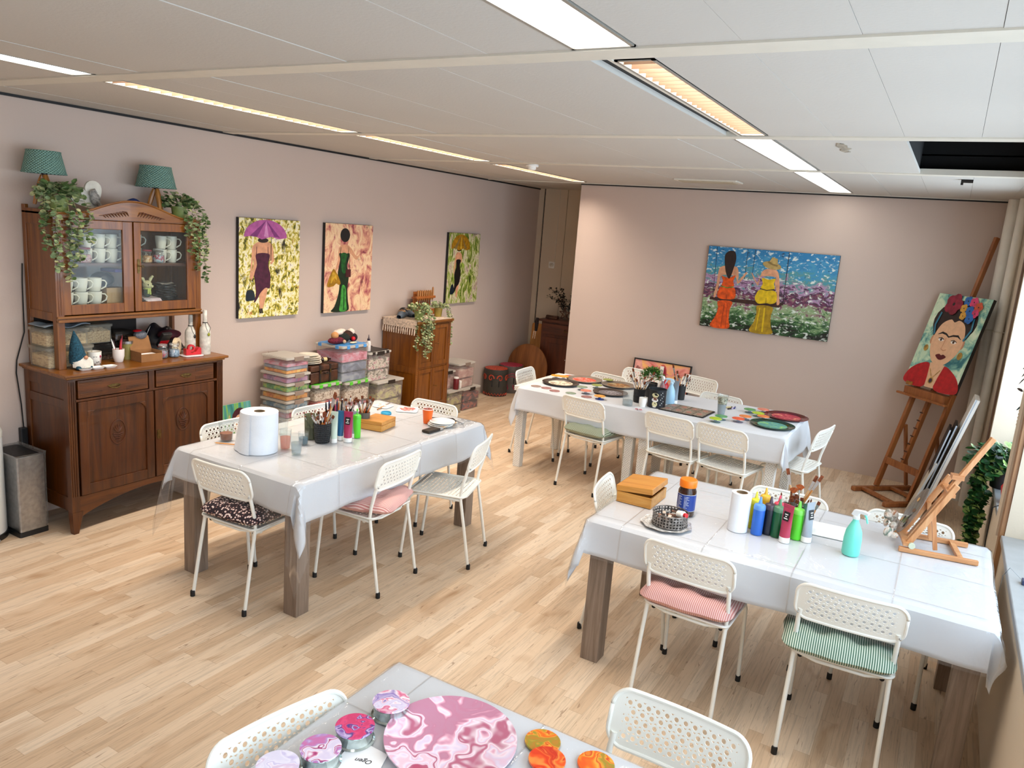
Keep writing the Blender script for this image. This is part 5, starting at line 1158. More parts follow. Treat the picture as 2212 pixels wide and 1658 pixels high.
def bottle(x, y, r, h, label, pend):
    t = thing('painted_bottle', label, 'bottle', (x, y, ZK), 0, 'white decorated bottles')
    MB().lathe([(r * .95, 0), (r, .006), (r, h * .52), (r * .9, h * .60), (r * .42, h * .70), (r * .36, h * .73), (r * .38, h * .97), (r * .34, h), (.0001, h)], 28).build('bottle_body', BOT, t)
    m = MB().ring((0, 0, h * .72), r * .40, .003, 20, 6); m.tube([(r * .4, -.01, h * .72), (r * .95, -.015, h * .60), (r * 1.04, 0, h * .48), (r * .95, .02, h * .60), (r * .4, .01, h * .72)], .0016, 5); m.build('cord', BLACK, t)
    MB().ell((r * 1.10, 0, h * .46), (.005, .010, .012)).build('pendant', pend, t); return t
bottle(-4.60, 3.500, .040, .275, 'white textured wine bottle with a black cord, behind its twin', BLKPL)
bottle(-4.525, 3.560, .037, .315, 'taller white textured bottle with olive glass pendant, at the counter corner', P('olive_glass_drop', '#8c8f1f', .1, vary=0))
# dark clutter at the back of the counter
m = MB(); rn = random.Random(12); m.surf(lambda u, v: (-4.83 + .16 * v, 3.20 + .32 * u, ZK + .02 + (.17 * math.sin(PI * u) ** .5 * math.sin(PI * min(1, v + .15)) ** .5) * (1 + .12 * math.sin(u * 13 + v * 9))), 24, 12)
tag(m.build('black_sack', BAGM, solid=.006), 'large crumpled black sack filling the back of the counter', 'bag')
tag(MB().ell((0, 0, .03), (.05, .09, .035)).build('dark_red_pouch', P('dark_red_fabric', '#4f0f1e', .8, vary=.3), loc=(-4.70, 3.40, ZK + .10)), 'dark red pouch lying on the black sack', 'pouch')
t = thing('toy_mouse', 'grey crochet mouse with a red cap peeking over the cardboard box', 'toy', (-4.66, 3.14, ZK + .06)); GY = P('grey_yarn', '#686a70', .95, vary=.2, scale=90, bump=.5, bscale=150)
MB().ell((0, 0, .03), (.035, .03, .06)).build('body', GY, t); MB().ell((.01, .005, .095), (.035, .045, .030)).build('head', GY, t); MB().ell((.0, -.008, .122), (.026, .030, .010)).build('cap', RED, t); MB().ell((.028, -.028, .098), (.008, .014, .014)).build('ear', GY, t); MB().ell((.036, .022, .098), .005, 8, 6).build('eye', BLACK, t)
m = MB()
for k in range(3): m.tube([(.03, .04, .10), (.02 + k * .01, .06, .13 + .012 * k)], .0008, 4)
m.build('whiskers', WHITE, t)
t = thing('snack_packet', 'red and black packet leaning behind the counter jars', 'packet', (-4.64, 3.29, ZK + .07), 0); t.rotation_euler = (R(38), 0, R(90))
MB().box(-.035, -.012, 0, .035, .012, .12).build('packet_body', BLKPL, t, smooth=False, bevel=.004); MB().box(-.033, -.014, .0, .033, -.0122, .06).build('red_panel', RED, t, smooth=False)
# power cable along the sideboard side
m = MB().tube([(-4.888, 2.54, 1.62), (-4.889, 2.535, 1.5), (-4.886, 2.53, 1.2), (-4.887, 2.478, 1.03), (-4.885, 2.47, .95), (-4.887, 2.49, .75), (-4.884, 2.495, .60)], .004, 6)
t = thing('power_cable', 'black power cable running down the wall beside the sideboard', 'cable', (-4.887, 2.5, .5)); m.wb('cord', BLACK, t); MB().box(-4.90, 2.47, .42, -4.865, 2.51, .60).wb('plug_block', BLKPL, t, smooth=False, bevel=.004)
# ---- bins ----------------------------------------------------------------------------
t = thing('waste_bin', 'rectangular brushed steel bin lined with clear plastic, left of the sideboard', 'bin', (-4.745, 2.38, 0), 0)
MB().prism(rrect(.29, .16, .008, 2), .03, .50).build('bin_body', STEEL, t, smooth=False, bevel=.002); MB().prism(rrect(.30, .17, .01, 2), 0, .03).build('base', BLKPL, t, smooth=False)
MB().prism(rrect(.26, .13, .02, 4), .485, .502).build('inner_liner', P('black_liner', '#0f0f12', .5, vary=.3, scale=30, bump=.8, bscale=50), t)
CRK = clear('crinkled_clear_bag', '#f3f3f3', .10, .08, .9, '#bdbab5', 1.0, 18)
m = MB(); rn = random.Random(8)
ring0 = rrect(.30, .172, .01, 6); n = len(ring0); L = []
for j, z in enumerate((.05, .15, .25, .35, .43, .49, .512, .50, .47)):
    s = 1.0 + .012 * math.sin(j * 2.1) + (.03 if 5 <= j <= 6 else 0) - (.10 if j == 7 else .14 if j == 8 else 0); L += [(a * s + rn.uniform(-.002, .002), b * s + rn.uniform(-.002, .002), z + rn.uniform(-.006, .006)) for a, b in ring0]
m.add(L, [(j * n + q, j * n + (q + 1) % n, (j + 1) * n + (q + 1) % n, (j + 1) * n + q) for j in range(8) for q in range(n)]); m.build('clear_bag', CRK, t, smooth=False)
t = thing('pedal_bin', 'white round pedal bin cut off by the left picture edge', 'bin', (-4.79, 2.155, 0))
MB().lathe([(.145, .03), (.15, .04), (.15, .62)], 40).build('bin_body', WHITE, t); MB().lathe([(.152, .62), (.153, .65), (.140, .68), (.0001, .69)], 40).build('lid', P('bin_lid_ivory', '#e7e3d6', .3, vary=0), t)
MB().lathe([(.155, 0), (.155, .035)], 40).build('base_ring', BLKPL, t); MB().box(.14, -.02, .015, .20, .03, .03).build('pedal', STEEL, t, smooth=False, bevel=.004)
# ---- stack of flat boxes, crates, suitcase along the wall -------------------------------
def fabric(name, stops, sc=14): return dabs(name, stops, (sc, sc, sc * 1.5), 4, .8, .6, bumps=.8)
F = {'pinks': fabric('yarn_pink', [(.35, '#b0506a'), (.5, '#d98aa5'), (.65, '#c7b3c9')]), 'purple': fabric('felt_purple', [(.35, '#7b5c93'), (.5, '#b995c0'), (.62, '#d47aa6')]), 'green': fabric('felt_green', [(.35, '#2f7a4a'), (.48, '#59b56a'), (.58, '#b5cf4a'), (.7, '#2a4f7a')]),
     'orange': fabric('felt_orange', [(.35, '#c46a12'), (.5, '#ee9a2c'), (.65, '#f0c35a')]), 'blue': fabric('felt_blue', [(.35, '#3f6ea0'), (.5, '#86b2d0'), (.65, '#cfd3da')]), 'magenta': fabric('felt_magenta', [(.35, '#a01c2c'), (.5, '#c55a86'), (.65, '#b98fb4')]),
     'white': fabric('felt_white', [(.35, '#b7aeac'), (.5, '#ddd6d2'), (.65, '#9a8f93')]), 'mix': fabric('yarn_mixed', [(.30, '#5b2f45'), (.42, '#c23b50'), (.52, '#e9907c'), (.60, '#e6dccb'), (.72, '#3f7f83')], 9), 'salmon': fabric('yarn_salmon', [(.35, '#d9604f'), (.5, '#f08e78'), (.65, '#e8c2b0')], 9),
     'lace': fabric('lace_tangle', [(.35, '#6d5648'), (.47, '#b7a493'), (.55, '#f0e8dc'), (.66, '#8a7262')], 40), 'greyblue': fabric('yarn_denim', [(.35, '#4d5a75'), (.5, '#7784a0'), (.62, '#9aa6b8')], 9), 'tangle': fabric('ribbon_tangle', [(.30, '#2f3a36'), (.42, '#8d8278'), (.52, '#e4dcd0'), (.60, '#b0637b'), (.70, '#cfc6b8')], 16),
     'bagged': fabric('bagged_goods', [(.32, '#5a5048'), (.45, '#a59a8c'), (.55, '#c9c88a'), (.65, '#8f8796'), (.75, '#d7cfc2')], 11), 'blush': fabric('blush_boxes', [(.35, '#b58a86'), (.5, '#cfa8a4'), (.65, '#e3d2cb')], 7), 'darkred': fabric('dark_mixed', [(.32, '#2b2730'), (.45, '#6d4a58'), (.55, '#c2675c'), (.66, '#31506f'), (.75, '#cbb7a6')], 8)}
TAUPE = P('taupe_clip', '#8b7a6e', .5, vary=.03); LIDC = clear('cloudy_lid', '#f2efe9', .55, .15, .5, '#e4dfd6')
sx, sy = -4.66, 4.455
t = thing('wooden_crate', 'dark brown low crate carrying the stack of flat plastic boxes', 'crate', (sx, sy, 0)); MB().box(-.17, -.14, 0, .17, .14, .02).box(-.17, -.14, .02, .17, -.125, .30).box(-.17, .125, .02, .17, .14, .30).box(-.17, -.125, .02, -.155, .125, .30).box(.155, -.125, .02, .17, .125, .30).box(-.17, -.14, .30, .17, .14, .315).build('crate_body', OAKD, t, smooth=False)
zz = .3165; names = ['lowest', 'second from below', 'third from below', 'fourth from below', 'fifth from below', 'sixth from below']
for k, (fl, nm) in enumerate((('white', 'white cloth'), ('magenta', 'magenta felt'), ('blue', 'blue felt'), ('orange', 'orange felt'), ('green', 'green felt'), ('purple', 'purple felt'))):
    tub('flat_storage_box', sx, sy, zz, .32, .27, .069, F[fl], 'flat clear box with %s, %s in the stack by the wall' % (nm, names[k]), BOXPL, LIDC, 'flat clear boxes stacked by the wall', .85, TAUPE); zz += .0735
tub('flat_storage_box', sx, sy, zz, .30, .26, .135, [F['orange'], F['greyblue'], F['pinks']], 'deeper clear box of yarn balls on top of the flat box stack', BOXPL, LIDC, 'flat clear boxes stacked by the wall', .75, TAUPE)
GRNL = P('bright_green_lid', '#55c32e', .4, vary=.03); BLUL = P('sky_blue_lid', '#4a94d6', .4, vary=.03); BLKL = P('dark_brown_lid', '#241c19', .45, vary=.05)
def crate(x, y, z, w, d, h, fill, label, lidm=None, handles=None, g='large clear storage boxes by the wall'):
    t = tub('storage_box', x, y, z, w, d, h, fill, label, BOXPL, LIDC, g, .88, handles)
    if lidm: 
        m = MB().prism(rrect(w - .05, d - .05, .02, 4), h + .003, h + .007)
        m.build('lid_insert', lidm, t)
        for s in (-1, 1):
            for q in (-.3, .3): MB().box(q * w - .018, s * d / 2 - .003, h - .022, q * w + .018, s * d / 2 + .004, h + .006).build('lid_clip', lidm, t, smooth=False)
        for q in (-.3, 0, .3): MB().box(w / 2 - .003, q * d - .018, h - .022, w / 2 + .004, q * d + .018, h + .006).build('lid_clip', lidm, t, smooth=False)
    return t
crate(-4.665, 4.80, 0.0, .34, .33, .315, [F['bagged'], F['white']], 'bottom storage box hidden mostly behind the near table, left', None)
crate(-4.665, 4.80, .320, .34, .33, .30, [F['salmon'], F['mix'], F['lace']], 'green-lidded clear box of salmon and red yarn', GRNL)
crate(-4.665, 5.18, 0.0, .34, .34, .275, [F['white'], F['bagged']], 'bottom storage box under the lace box', None)
crate(-4.665, 5.18, .280, .34, .34, .315, [F['pinks'], F['lace']], 'green-lidded clear box of white lace tangle', GRNL)
crate(-4.67, 5.14, .605, .34, .36, .32, [F['greyblue'], F['greyblue'], F['pinks']], 'tall clear box of blue and pink yarn with a sky blue lid', BLUL)
crate(-4.66, 5.63, 0.0, .36, .38, .245, [F['white']], 'bottom clear storage box left of the linen cabinet', None, BLKL)
crate(-4.66, 5.63, .25, .36, .40, .295, [F['bagged'], F['bagged']], 'clear box of bagged oddments with a cloudy lid', None, BLKL)
crate(-4.70, 5.52, .550, .33, .33, .275, [F['tangle'], F['tangle']], 'clear box stuffed with ribbons under a dark brown lid', BLKL, BLKL)
# yarn balls pressed against the blue-lid box
# suitcase
t = thing('suitcase', 'small vintage brown suitcase with straps standing on a green lid', 'suitcase', (-4.67, 4.79, .630)); SUI = P('worn_brown_leather', '#4a2713', .5, vary=.35, scale=18, bump=.4, bscale=60); STR = P('dark_strap', '#1d120c', .5)
MB().box(-.13, -.165, 0, .13, .165, .10).build('case_body', SUI, t, smooth=False, bevel=.012, seg=3); MB().box(-.132, -.167, .104, .132, .167, .155).build('case_lid', SUI, t, smooth=False, bevel=.012, seg=3)
for y in (-.06, .06):
    m = MB().box(-.134, y - .01, 0, .136, y + .01, .157); m.build('strap', STR, t, smooth=False, bevel=.002); MB().box(.134, y - .008, .085, .140, y + .008, .115).build('buckle', BRASS, t, smooth=False)
MB().tube([(.135, -.02, .09), (.155, -.018, .085), (.155, .018, .085), (.135, .02, .09)], .005, 8).build('handle', STR, t)
for k in range(5):
    r = (.115, .113, .112, .110, .085)[k]; tag(MB().lathe([(r * .55, 0), (r * .6, .003), (r, .012), (r, .016), (r * .95, .016), (r * .6, .007), (.0001, .007)], 40).build('dinner_plate', CERAM, loc=(-4.67 + .004 * math.sin(k * 2), 4.715 + .004 * math.cos(k * 3), .7885 + .0165 * k)), 'cream plate in the pile on the suitcase, %s' % ('lowest', 'second from below', 'middle one', 'second from the top', 'the smaller top one')[k], 'plate', 'cream plates on the suitcase')
t = thing('small_bottle', 'little dark bottle with a cream label lying behind the plates', 'bottle', (-4.64, 4.90, .812)); t.rotation_euler = (0, R(90), R(80)); MB().lathe([(.016, -.05), (.018, -.045), (.018, .02), (.008, .035), (.008, .05), (.0001, .05)], 18).build('bottle_body', P('dark_brown_glass', '#2b1508', .15), t); MB().lathe([(.0185, -.03), (.0185, .005)], 18, caps=False).build('label_band', P('cream_label', '#d8c48d', .7), t)
t.location = (-4.64, 4.90, .8065)
# gnome garland on the blue lid
zl = .605 + .32 + .0085
t = thing('knitted_garland', 'heap of small knitted gnomes with wooden nose and white pompoms on the blue lid', 'garland', (-4.66, 5.12, zl))
MB().ell((.02, -.115, .075), (.030, .038, .032)).build('wooden_cork', P('cork_tan', '#c08a55', .8, vary=.2), t)
MB().ell((.02, -.09, .03), (.05, .10, .032)).build('burgundy_knit', P('burgundy_knit', '#6d1a2e', .95, vary=.5, scale=90), t)
MB().ell((.01, .0, .045), (.055, .07, .045)).build('black_knit', P('black_green_knit', '#131c18', .95, vary=.6, scale=120), t)
MB().ell((.0, .07, .06), (.05, .06, .045)).build('brown_knit', P('brown_knit', '#3d2016', .95, vary=.4, scale=80), t)
MB().ell((.02, .125, .04), (.04, .04, .04)).build('dark_knit', P('dark_plum_knit', '#1e1016', .95), t)
for c, r in (((.0, -.05, .095), (.04, .05, .025)), ((.0, .115, .085), (.035, .035, .035)), ((-.03, .02, .10), (.03, .05, .02))): MB().ell(c, r).build('pompom', P('cream_fleece', '#e6d6c8', .95, vary=.1, scale=60, bump=.8, bscale=90), t)
MB().ell((.058, .085, .035), .02).build('red_nose', RED, t); MB().ell((.07, -.045, .020), .017).build('wooden_nose', P('bead_wood', '#c39a7a', .6), t)
MB().ell((.10, .04, .010), (.018, .045, .009)).build('wooden_spoon_bowl', P('pale_wood', '#dcc7a6', .6), t)
t = thing('glue_bottle', 'white glue bottle with a pointed dark cap on the brown-lidded box', 'glue bottle', (-4.60, 5.415, .550 + .275 + .0085)); MB().lathe([(.02, 0), (.021, .004), (.021, .085), (.012, .10)], 20).build('bottle_body', P('milky_plastic', '#dcd6d0', .4), t); MB().lathe([(.013, .10), (.013, .115), (.005, .125), (.002, .155), (.0001, .156)], 16).build('cap', P('aubergine_cap', '#2c1c2c', .4), t)
# unfinished girl picture leaning at the wall
t = canvas('canvas_painting', 'small teal painting of a girl in a red hood, leaning behind the paper roll', .30, .30, (-4.80, 4.105, .205), R(90), dabs('art_teal_stripes', [(.35, '#1f6f6c'), (.47, '#4f9f93'), (.53, '#8fbf2f'), (.6, '#4fa8b8'), (.7, '#7cc0b4')], (14, 14, 1.5), 3, .5, .2),
   [(0, el(.60, .48, .30, .38)), (1, el(.60, .42, .22, .27)), (2, el(.52, .46, .015, .02)), (2, el(.66, .46, .015, .02)), (3, stroke([(.55, .36), (.6, .33), (.66, .36)], .008)), (4, stroke([(.08, .1), (.25, .7)], .01)), (4, stroke([(.15, .1), (.35, .6)], .01))], [K_['maroon'], K_['face'], K_['black'], K_['lips'], K_['rose']], d=.015, side=P('canvas_edge', '#c9c2b4', .8))
t.rotation_euler = (R(-10), 0, R(90))
tag(MB().box(-.12, -.16, 0, .10, .16, .20).build('cardboard_carton', KRAFT, loc=(-4.76, 4.09, 0), smooth=False, bevel=.003), 'brown carton under the small girl picture', 'carton')
# ---- on the linen cabinet ----------------------------------------------------------------
zc = 1.0885
LACE = P('cream_crochet', '#d8c4b0', .95, vary=.2, scale=60, bump=.8, bscale=90)
t = thing('table_runner', 'cream crocheted runner with fringe over the linen cabinet', 'table runner', (-4.67, 6.25, zc))
MB().box(-.20, -.31, 0, .22, .295, .004).box(-.20, -.314, -.07, .22, -.309, .003).build('runner_cloth', LACE, t, smooth=False)
for k in range(15): MB().tube([(-.19 + k * .028, -.315, -.07), (-.19 + k * .028 + .004 * math.sin(k), -.318, -.10), (-.19 + k * .028, -.32, -.135)], [.006, .008, .005], 6).build('tassel', LACE, t)
LEAFS2 = LEAFS
trailing('trailing_plant', 'variegated trailing plant cascading from the middle of the linen cabinet', (-4.53, 6.08, zc + .0045), .05, .075, POTG, [(.04, -.02, .11, -.08, .34, 3), (.05, 0, .12, -.04, .46, 3), (.05, 0, .125, .0, .50, 3), (.04, .02, .12, .05, .42, 3), (.04, .03, .11, .10, .30, 3), (.03, -.04, .08, -.13, .40, 3), (.05, 0, .12, .02, .30, 3)], 5, 230, .026, (0, 1, 1, 2), .115)
trailing('trailing_plant', 'pale trailing plant in a yellow-green pot on the right corner of the linen cabinet', (-4.60, 6.50, zc + .0045), .045, .085, P('ochre_pot', '#a08a3a', .4, vary=.2), [(.04, .02, .09, .06, .30, 3), (.03, .04, .05, .12, .34, 3), (.05, .02, .12, .08, .42, 3), (.03, .03, .07, .10, .22, 3)], 6, 160, .024, (0, 1, 1, 0), .08)
t = thing('wooden_tool_rack', 'small wooden rack holding a row of carving tools upright', 'tool rack', (-4.79, 6.50, zc + .0045), R(90)); RK = wood('rack_orange_wood', '#7d3d14', '#a85e28', '#bf7a3e', 7, 'x')
MB().box(-.16, -.045, 0, .16, .05, .06).box(-.15, .02, .06, .15, .035, .24).box(-.16, .0, .17, .16, .045, .185).box(-.165, -.03, .17, .165, .0, .195).build('rack_body', RK, t, smooth=False, bevel=.002); MB().lathe([(.006, -.0), (.006, .01), (.0001, .012)], 10).xf(Matrix.Rotation(R(90), 4, 'X')).xf(Matrix.Translation((0.05, -.045, .03))).build('drawer_knob', RK, t)
for k in range(8):
    x = -4.79 + .015; y = 6.50 - .13 + k * .037; t2 = thing('carving_tool', 'wooden-handled carving tool, %s in the rack' % ('first from the left', 'second from the left', 'third from the left', 'fourth from the left', 'fifth from the left', 'sixth from the left', 'seventh from the left', 'taller one at the right end')[k], 'carving tool', (x, y, zc + .065), 0, 'carving tools in the wooden rack')
    hh = .03 if k == 7 else 0; MB().lathe([(.006, .09), (.010, .105), (.011, .16), (.009, .19 + hh), (.0001, .20 + hh)], 12).build('handle', LAMPLEG, t2); MB().lathe([(.004, .09), (.0035, .03), (.0001, .005)], 8).build('blade', STEEL, t2)
def clog(x, y, rz, label, z=zc + .0045, tilt=0):
    t = thing('painted_clog', label, 'clog', (x, y, z), 0, 'wooden clogs on the cabinet'); t.rotation_euler = (tilt, 0, rz); m = MB(); prof = []; N = 14
    for j in range(N + 1):
        u = j / N; w = .042 * math.sin(PI * min(1, .12 + u * .86)) ** .5; h = .035 + .045 * math.sin(PI * u) ** .8 + (.02 if u > .9 else 0); prof.append((u, w, h))
    m.surf(lambda a, v: ((prof[int(v * N + .01)][1]) * math.cos(2 * PI * a) * .9, -.12 + .24 * v, max(0.0, prof[int(v * N + .01)][2] * (.5 + .5 * math.sin(2 * PI * a)))), 18, N)
    m.build('clog_body', P('grey_blue_clog', '#5c6670', .6, vary=.2), t); MB().ell((0, .05, .062), (.028, .05, .020), 16, 8).build('dark_opening', BLACK, t); MB().ell((0, -.02, .066), (.034, .035, .018), 16, 8).build('tan_instep', P('tan_paint', '#c09468', .6, vary=.2), t); m = MB().ring((0, -.03, .082), .020, .003, 20, 6); m.build('painted_ring', P('brown_mark', '#4a2414', .6), t); return t
clog(-4.72, 6.06, R(20), 'grey and tan wooden clog with a brown ring, on the linen cabinet')
clog(-4.78, 6.20, R(75), 'second grey wooden clog leaning behind the trailing plant')
tag(MB().ell((0, 0, .03), (.02, .03, .035)).tube([(0, 0, .06), (.01, .01, .12)], .002, 6).build('red_felt_heart', RED, loc=(-4.55, 6.552, .52)), 'red felt ornament hanging low on the right side of the linen cabinet', 'ornament')
_o = COL.objects['red_felt_heart']; _o.location = (-4.50, 6.57, .55)
t = thing('bird_ornament', 'small dark bird ornament with red wing on the linen cabinet side', 'ornament', (-4.50, 6.565, .80)); MB().ell((0, .01, .03), (.015, .025, .03)).build('body', P('dark_feather', '#1d1512', .9), t); MB().ell((0, .035, .0), (.012, .03, .010)).build('wing', RED, t)
# ---- boxes right of the linen cabinet -----------------------------------------------------
g = 'clear boxes right of the linen cabinet'
crate(-4.68, 6.79, 0.0, .36, .30, .27, [F['bagged'], F['bagged']], 'lower left clear box with green oddments, right of the linen cabinet', None, None, g)
crate(-4.70, 7.15, 0.0, .36, .36, .25, [F['darkred'], F['darkred']], 'lower right clear box with dark and orange contents', None, BLKL, g)
crate(-4.72, 6.76, .275, .28, .24, .20, [F['blush']], 'small clear box with a black clip behind the red bottle', None, BLKL, g)
crate(-4.72, 7.08, .255, .32, .34, .28, [F['blush'], F['blush']], 'upper clear box of pale pink packets with a cloudy lid', None, TAUPE, g)
t = thing('red_bottle', 'dark red cylinder bottle with a white cap on the lower clear box', 'bottle', (-4.54, 6.83, .275)); MB().lathe([(.03, 0), (.031, .004), (.031, .115), (.028, .12)], 24).build('bottle_body', P('dark_red_plastic', '#6b1118', .4), t); MB().lathe([(.028, .12), (.028, .135), (.0001, .137)], 24).build('cap', WHITE, t)
t = thing('white_bottle', 'small white bottle next to the dark red one', 'bottle', (-4.535, 6.905, .275)); MB().lathe([(.016, 0), (.017, .004), (.017, .055), (.014, .06)], 18).build('bottle_body', P('milky_plastic', '#dcd6d0', .4), t); MB().lathe([(.016, .06), (.016, .085), (.0001, .087)], 18).build('cap', WHITE, t)
# ---- decorated drums -------------------------------------------------------------------
def drum(x, y, r, h, base, deco, label, style):
    t = thing('painted_drum', label, 'drum', (x, y, 0), 0, 'painted drums by the wall'); BM = P('drum_' + base.strip('#'), base, .6, vary=.1)
    MB().lathe([(r * .97, 0), (r, .01), (r, h * .80)], 40).build('drum_body', BM, t); MB().lathe([(r * 1.03, h * .80), (r * 1.06, h * .83), (r * 1.04, h), (r * .98, h)], 40).build('lid', BM, t)
    MB().lathe([(r * .98, h - .004), (r * .97, h + .006), (.0001, h + .012)], 40).build('mosaic_top', P('mosaic_' + deco.strip('#'), deco, .5, vary=.4, scale=90, bump=.8, bscale=80), t)
    D = P('deco_' + deco.strip('#'), deco, .5, vary=.2); a0 = math.atan2(-y, -x); 
    def q(a, z): return ((r + .003) * math.cos(a0 + a), (r + .003) * math.sin(a0 + a), z)
    MB().prism([(-.34, 0), (.34, 0), (.34, .075), (-.34, .075)], 0, 0.003, lambda a, b, z: ((r + z + .001) * math.cos(a0 + a), (r + z + .001) * math.sin(a0 + a), h * .36 + b)).build('chalk_label', BLACK, t, smooth=False)
    m = MB()
    if style == 'swirl':
        for c in (-1.15, -.42, .38, 1.1):
            s = 1 if c in (-.42, 1.1) else -1; m.tube([q(c + s * (.28 - .022 * k) * math.cos(k * .62) * 1.0, h * .68 + (.05 - .0038 * k) * math.sin(k * .62)) for k in range(12)], [.009 - .0004 * k for k in range(12)], 6)
        n = 22; m.tube([q(-1.5 + 3.0 * k / n, .012 + (.028 if k % 2 else 0)) for k in range(n + 1)], .004, 5)
    else:
        for j in (0, 1): m.tube([q(-1.4 + .12 * k, h * (.72 - .10 * j) + .012 * math.sin(k * 1.1)) for k in range(24)], .005, 5)
        for c in (-.7, -.2, .3): m.tube([q(c + .06 * math.sin(k * 1.3), .05 + .012 * k) for k in range(6)], .005, 5)
    m.build('painted_swirls', D, t); return t
drum(-4.74, 8.02 + .0, .145, .335, '#3f3c36', '#c8492c', 'dark drum stool with orange painted swirls and mosaic top', 'swirl')
drum(-4.715, 8.345, .150, .345, '#66605c', '#b52f4c', 'greyer drum stool with pink wavy lines, standing behind', 'wave')
# ---- alcove chest top --------------------------------------------------------------------
t = thing('vase_with_branches', 'clear vase of dark eucalyptus branches on the alcove chest', 'vase', (-4.22, 8.82, .9555))
MB().lathe([(.045, 0), (.055, .01), (.062, .08), (.045, .14), (.05, .17)], 24, caps=False).build('vase', GLASS, t)
rn = random.Random(21); DKL = [P('dark_plum_leaf', '#1f1a1c', .7, vary=.3), P('dark_green_leaf', '#24302a', .7, vary=.3), P('dusty_pink_leaf', '#8a5a55', .8), P('dark_twig', '#2a1d15', .8)]
for b in range(11):
    a = rn.uniform(0, 2 * PI); tx, ty, tz = rn.uniform(-.30, .22), rn.uniform(-.12, .12), rn.uniform(.22, .42); m = MB(); pts = [Vector((0, 0, .02)).lerp(Vector((tx, ty, tz)), u) + Vector((0, 0, .06 * math.sin(PI * u))) for u in [i / 7 for i in range(8)]]
    m.mat(3).tube(pts, .002, 5)
    for i in range(2, 8):
        for q in range(8): leaf(m, pts[i] + Vector((rn.uniform(-.02, .02), rn.uniform(-.02, .02), rn.uniform(-.02, .02))), (rn.uniform(-1, 1), rn.uniform(-1, 1), rn.uniform(-.6, .8)), (0, 0, 1), .03, .022, rn.choice((0, 0, 1, 1, 2) if q == 0 else (0, 1)))
    m.build('branch', DKL, t, smooth=False)
t = thing('storage_jar', 'tall glass jar of brown dried petals at the partition edge', 'jar', (-3.955, 8.80, .9555)); MB().lathe([(.05, 0), (.055, .01), (.055, .17), (.03, .20), (.03, .23)], 24, caps=False).build('jar_body', GLASS, t); MB().lathe([(.052, .004), (.052, .16), (.0001, .165)], 20).build('contents', dabs('dried_petals', [(.35, '#4a2a12'), (.5, '#a06a30'), (.65, '#cfa264')], (50, 50, 50), 3), t); MB().lathe([(.032, .23), (.02, .26), (.0001, .265)], 16).build('stopper', GLASS, t)
t = thing('twig_star', 'star of birch twigs tied with string, beside the vase', 'ornament', (-4.20, 8.70, .9555)); TW = P('birch_twig', '#5a3a2a', .9, vary=.3)
for k in range(5):
    a, b = R(18 + 144 * k), R(18 + 144 * (k + 1)); MB().tube([(.08 * math.cos(a), .01 + .004 * k, .085 + .08 * math.sin(a)), (.08 * math.cos(b), .01 - .004 * k, .085 + .08 * math.sin(b))], .006, 6).build('twig', TW, t)
t = thing('twig_bundle', 'short bundle of brown sticks lying left of the vase', 'sticks', (-4.37, 8.72, .9555))
for k in range(5): MB().tube([(-.09, .012 * k - .02, .012 + .02 * (k % 2)), (.07, .012 * k - .02, .012 + .02 * (k % 2))], .011, 8).build('stick', TW, t)
t = thing('braided_cord', 'dark knitted scarf hanging off the chest corner with pale tassels', 'scarf', (-4.50, 8.60, .93)); m = MB().tube([(-.015, -.02, .03), (-.02, -.025, -.05), (-.022, -.028, -.14)], [.022, .026, .018], 8); m.build('knit', P('dark_knit_scarf', '#2b1f1c', .95, vary=.4, scale=60), t)
for y in (-.03, .0): MB().tube([(-.022 + y * .8, -.03, -.14), (-.03 + y, -.032, -.24)], [.006, .004], 6).build('tassel', LACE, t)
# ================================================================ THINGS ON THE TABLES
ZV = ZT + 0.0042          # top of the plastic covers
ZB_ = ZT + 0.0008         # top of the plain back cloth
BRHAND = [LAMPLEG, P('orange_lacquer', '#b8551a', .3, vary=.1), P('black_lacquer', '#161214', .3, vary=0), P('natural_beech', '#d0a878', .5, vary=.1), P('white_lacquer', '#eceae6', .3, vary=0)]
FERR = P('nickel_ferrule', '#c9cacb', .25, .9, vary=0); HAIRB = P('brown_bristle', '#7a3c1a', .8, vary=.3, scale=80)
def make_brush(hand, L=.24, r=.0035, kind='round'):
    t = thing('paint_brush', '', 'paint brush'); q = .004 if kind == 'round' else .0075
    MB().tube([(0, 0, 0), (0, 0, L * .4), (0, 0, L * .70)], [r * .6, r * 1.25, r], 8).build('handle', hand, t)
    MB().tube([(0, 0, L * .70), (0, 0, L * .86)], [r * 1.05, r * 1.1], 8).build('ferrule', FERR, t) if kind != 'flat' else MB().add([(-r, -r, L * .68), (r, -r, L * .68), (r, r, L * .68), (-r, r, L * .68), (-q, -.003, L * .84), (q, -.003, L * .84), (q, .003, L * .84), (-q, .003, L * .84)], [(0, 1, 2, 3), (7, 6, 5, 4), (0, 4, 5, 1), (1, 5, 6, 2), (2, 6, 7, 3), (3, 7, 4, 0)]).build('ferrule', FERR, t)
    if kind == 'round': MB().tube([(0, 0, L * .86), (0, 0, L * .90), (0, 0, L * .95)], [r * 1.05, r * 1.1, r * .15], 8).build('bristles', HAIRB, t)
    elif kind == 'flat': MB().box(-q, -.003, L * .84, q, .003, L * .94).build('bristles', HAIRB, t, smooth=False)
    else: MB().prism([(-.004, L * .84)] + [(.027 * math.sin(R(a)), L * .84 + .031 * math.cos(R(a))) for a in range(-48, 49, 12)] + [(.004, L * .84)], -.0015, .0015, lambda a, b, z: (a, z, b)).build('bristles', P('orange_bristle', '#a8501c', .8, vary=.3, scale=90), t, smooth=False)
    return t
PROTO = {}
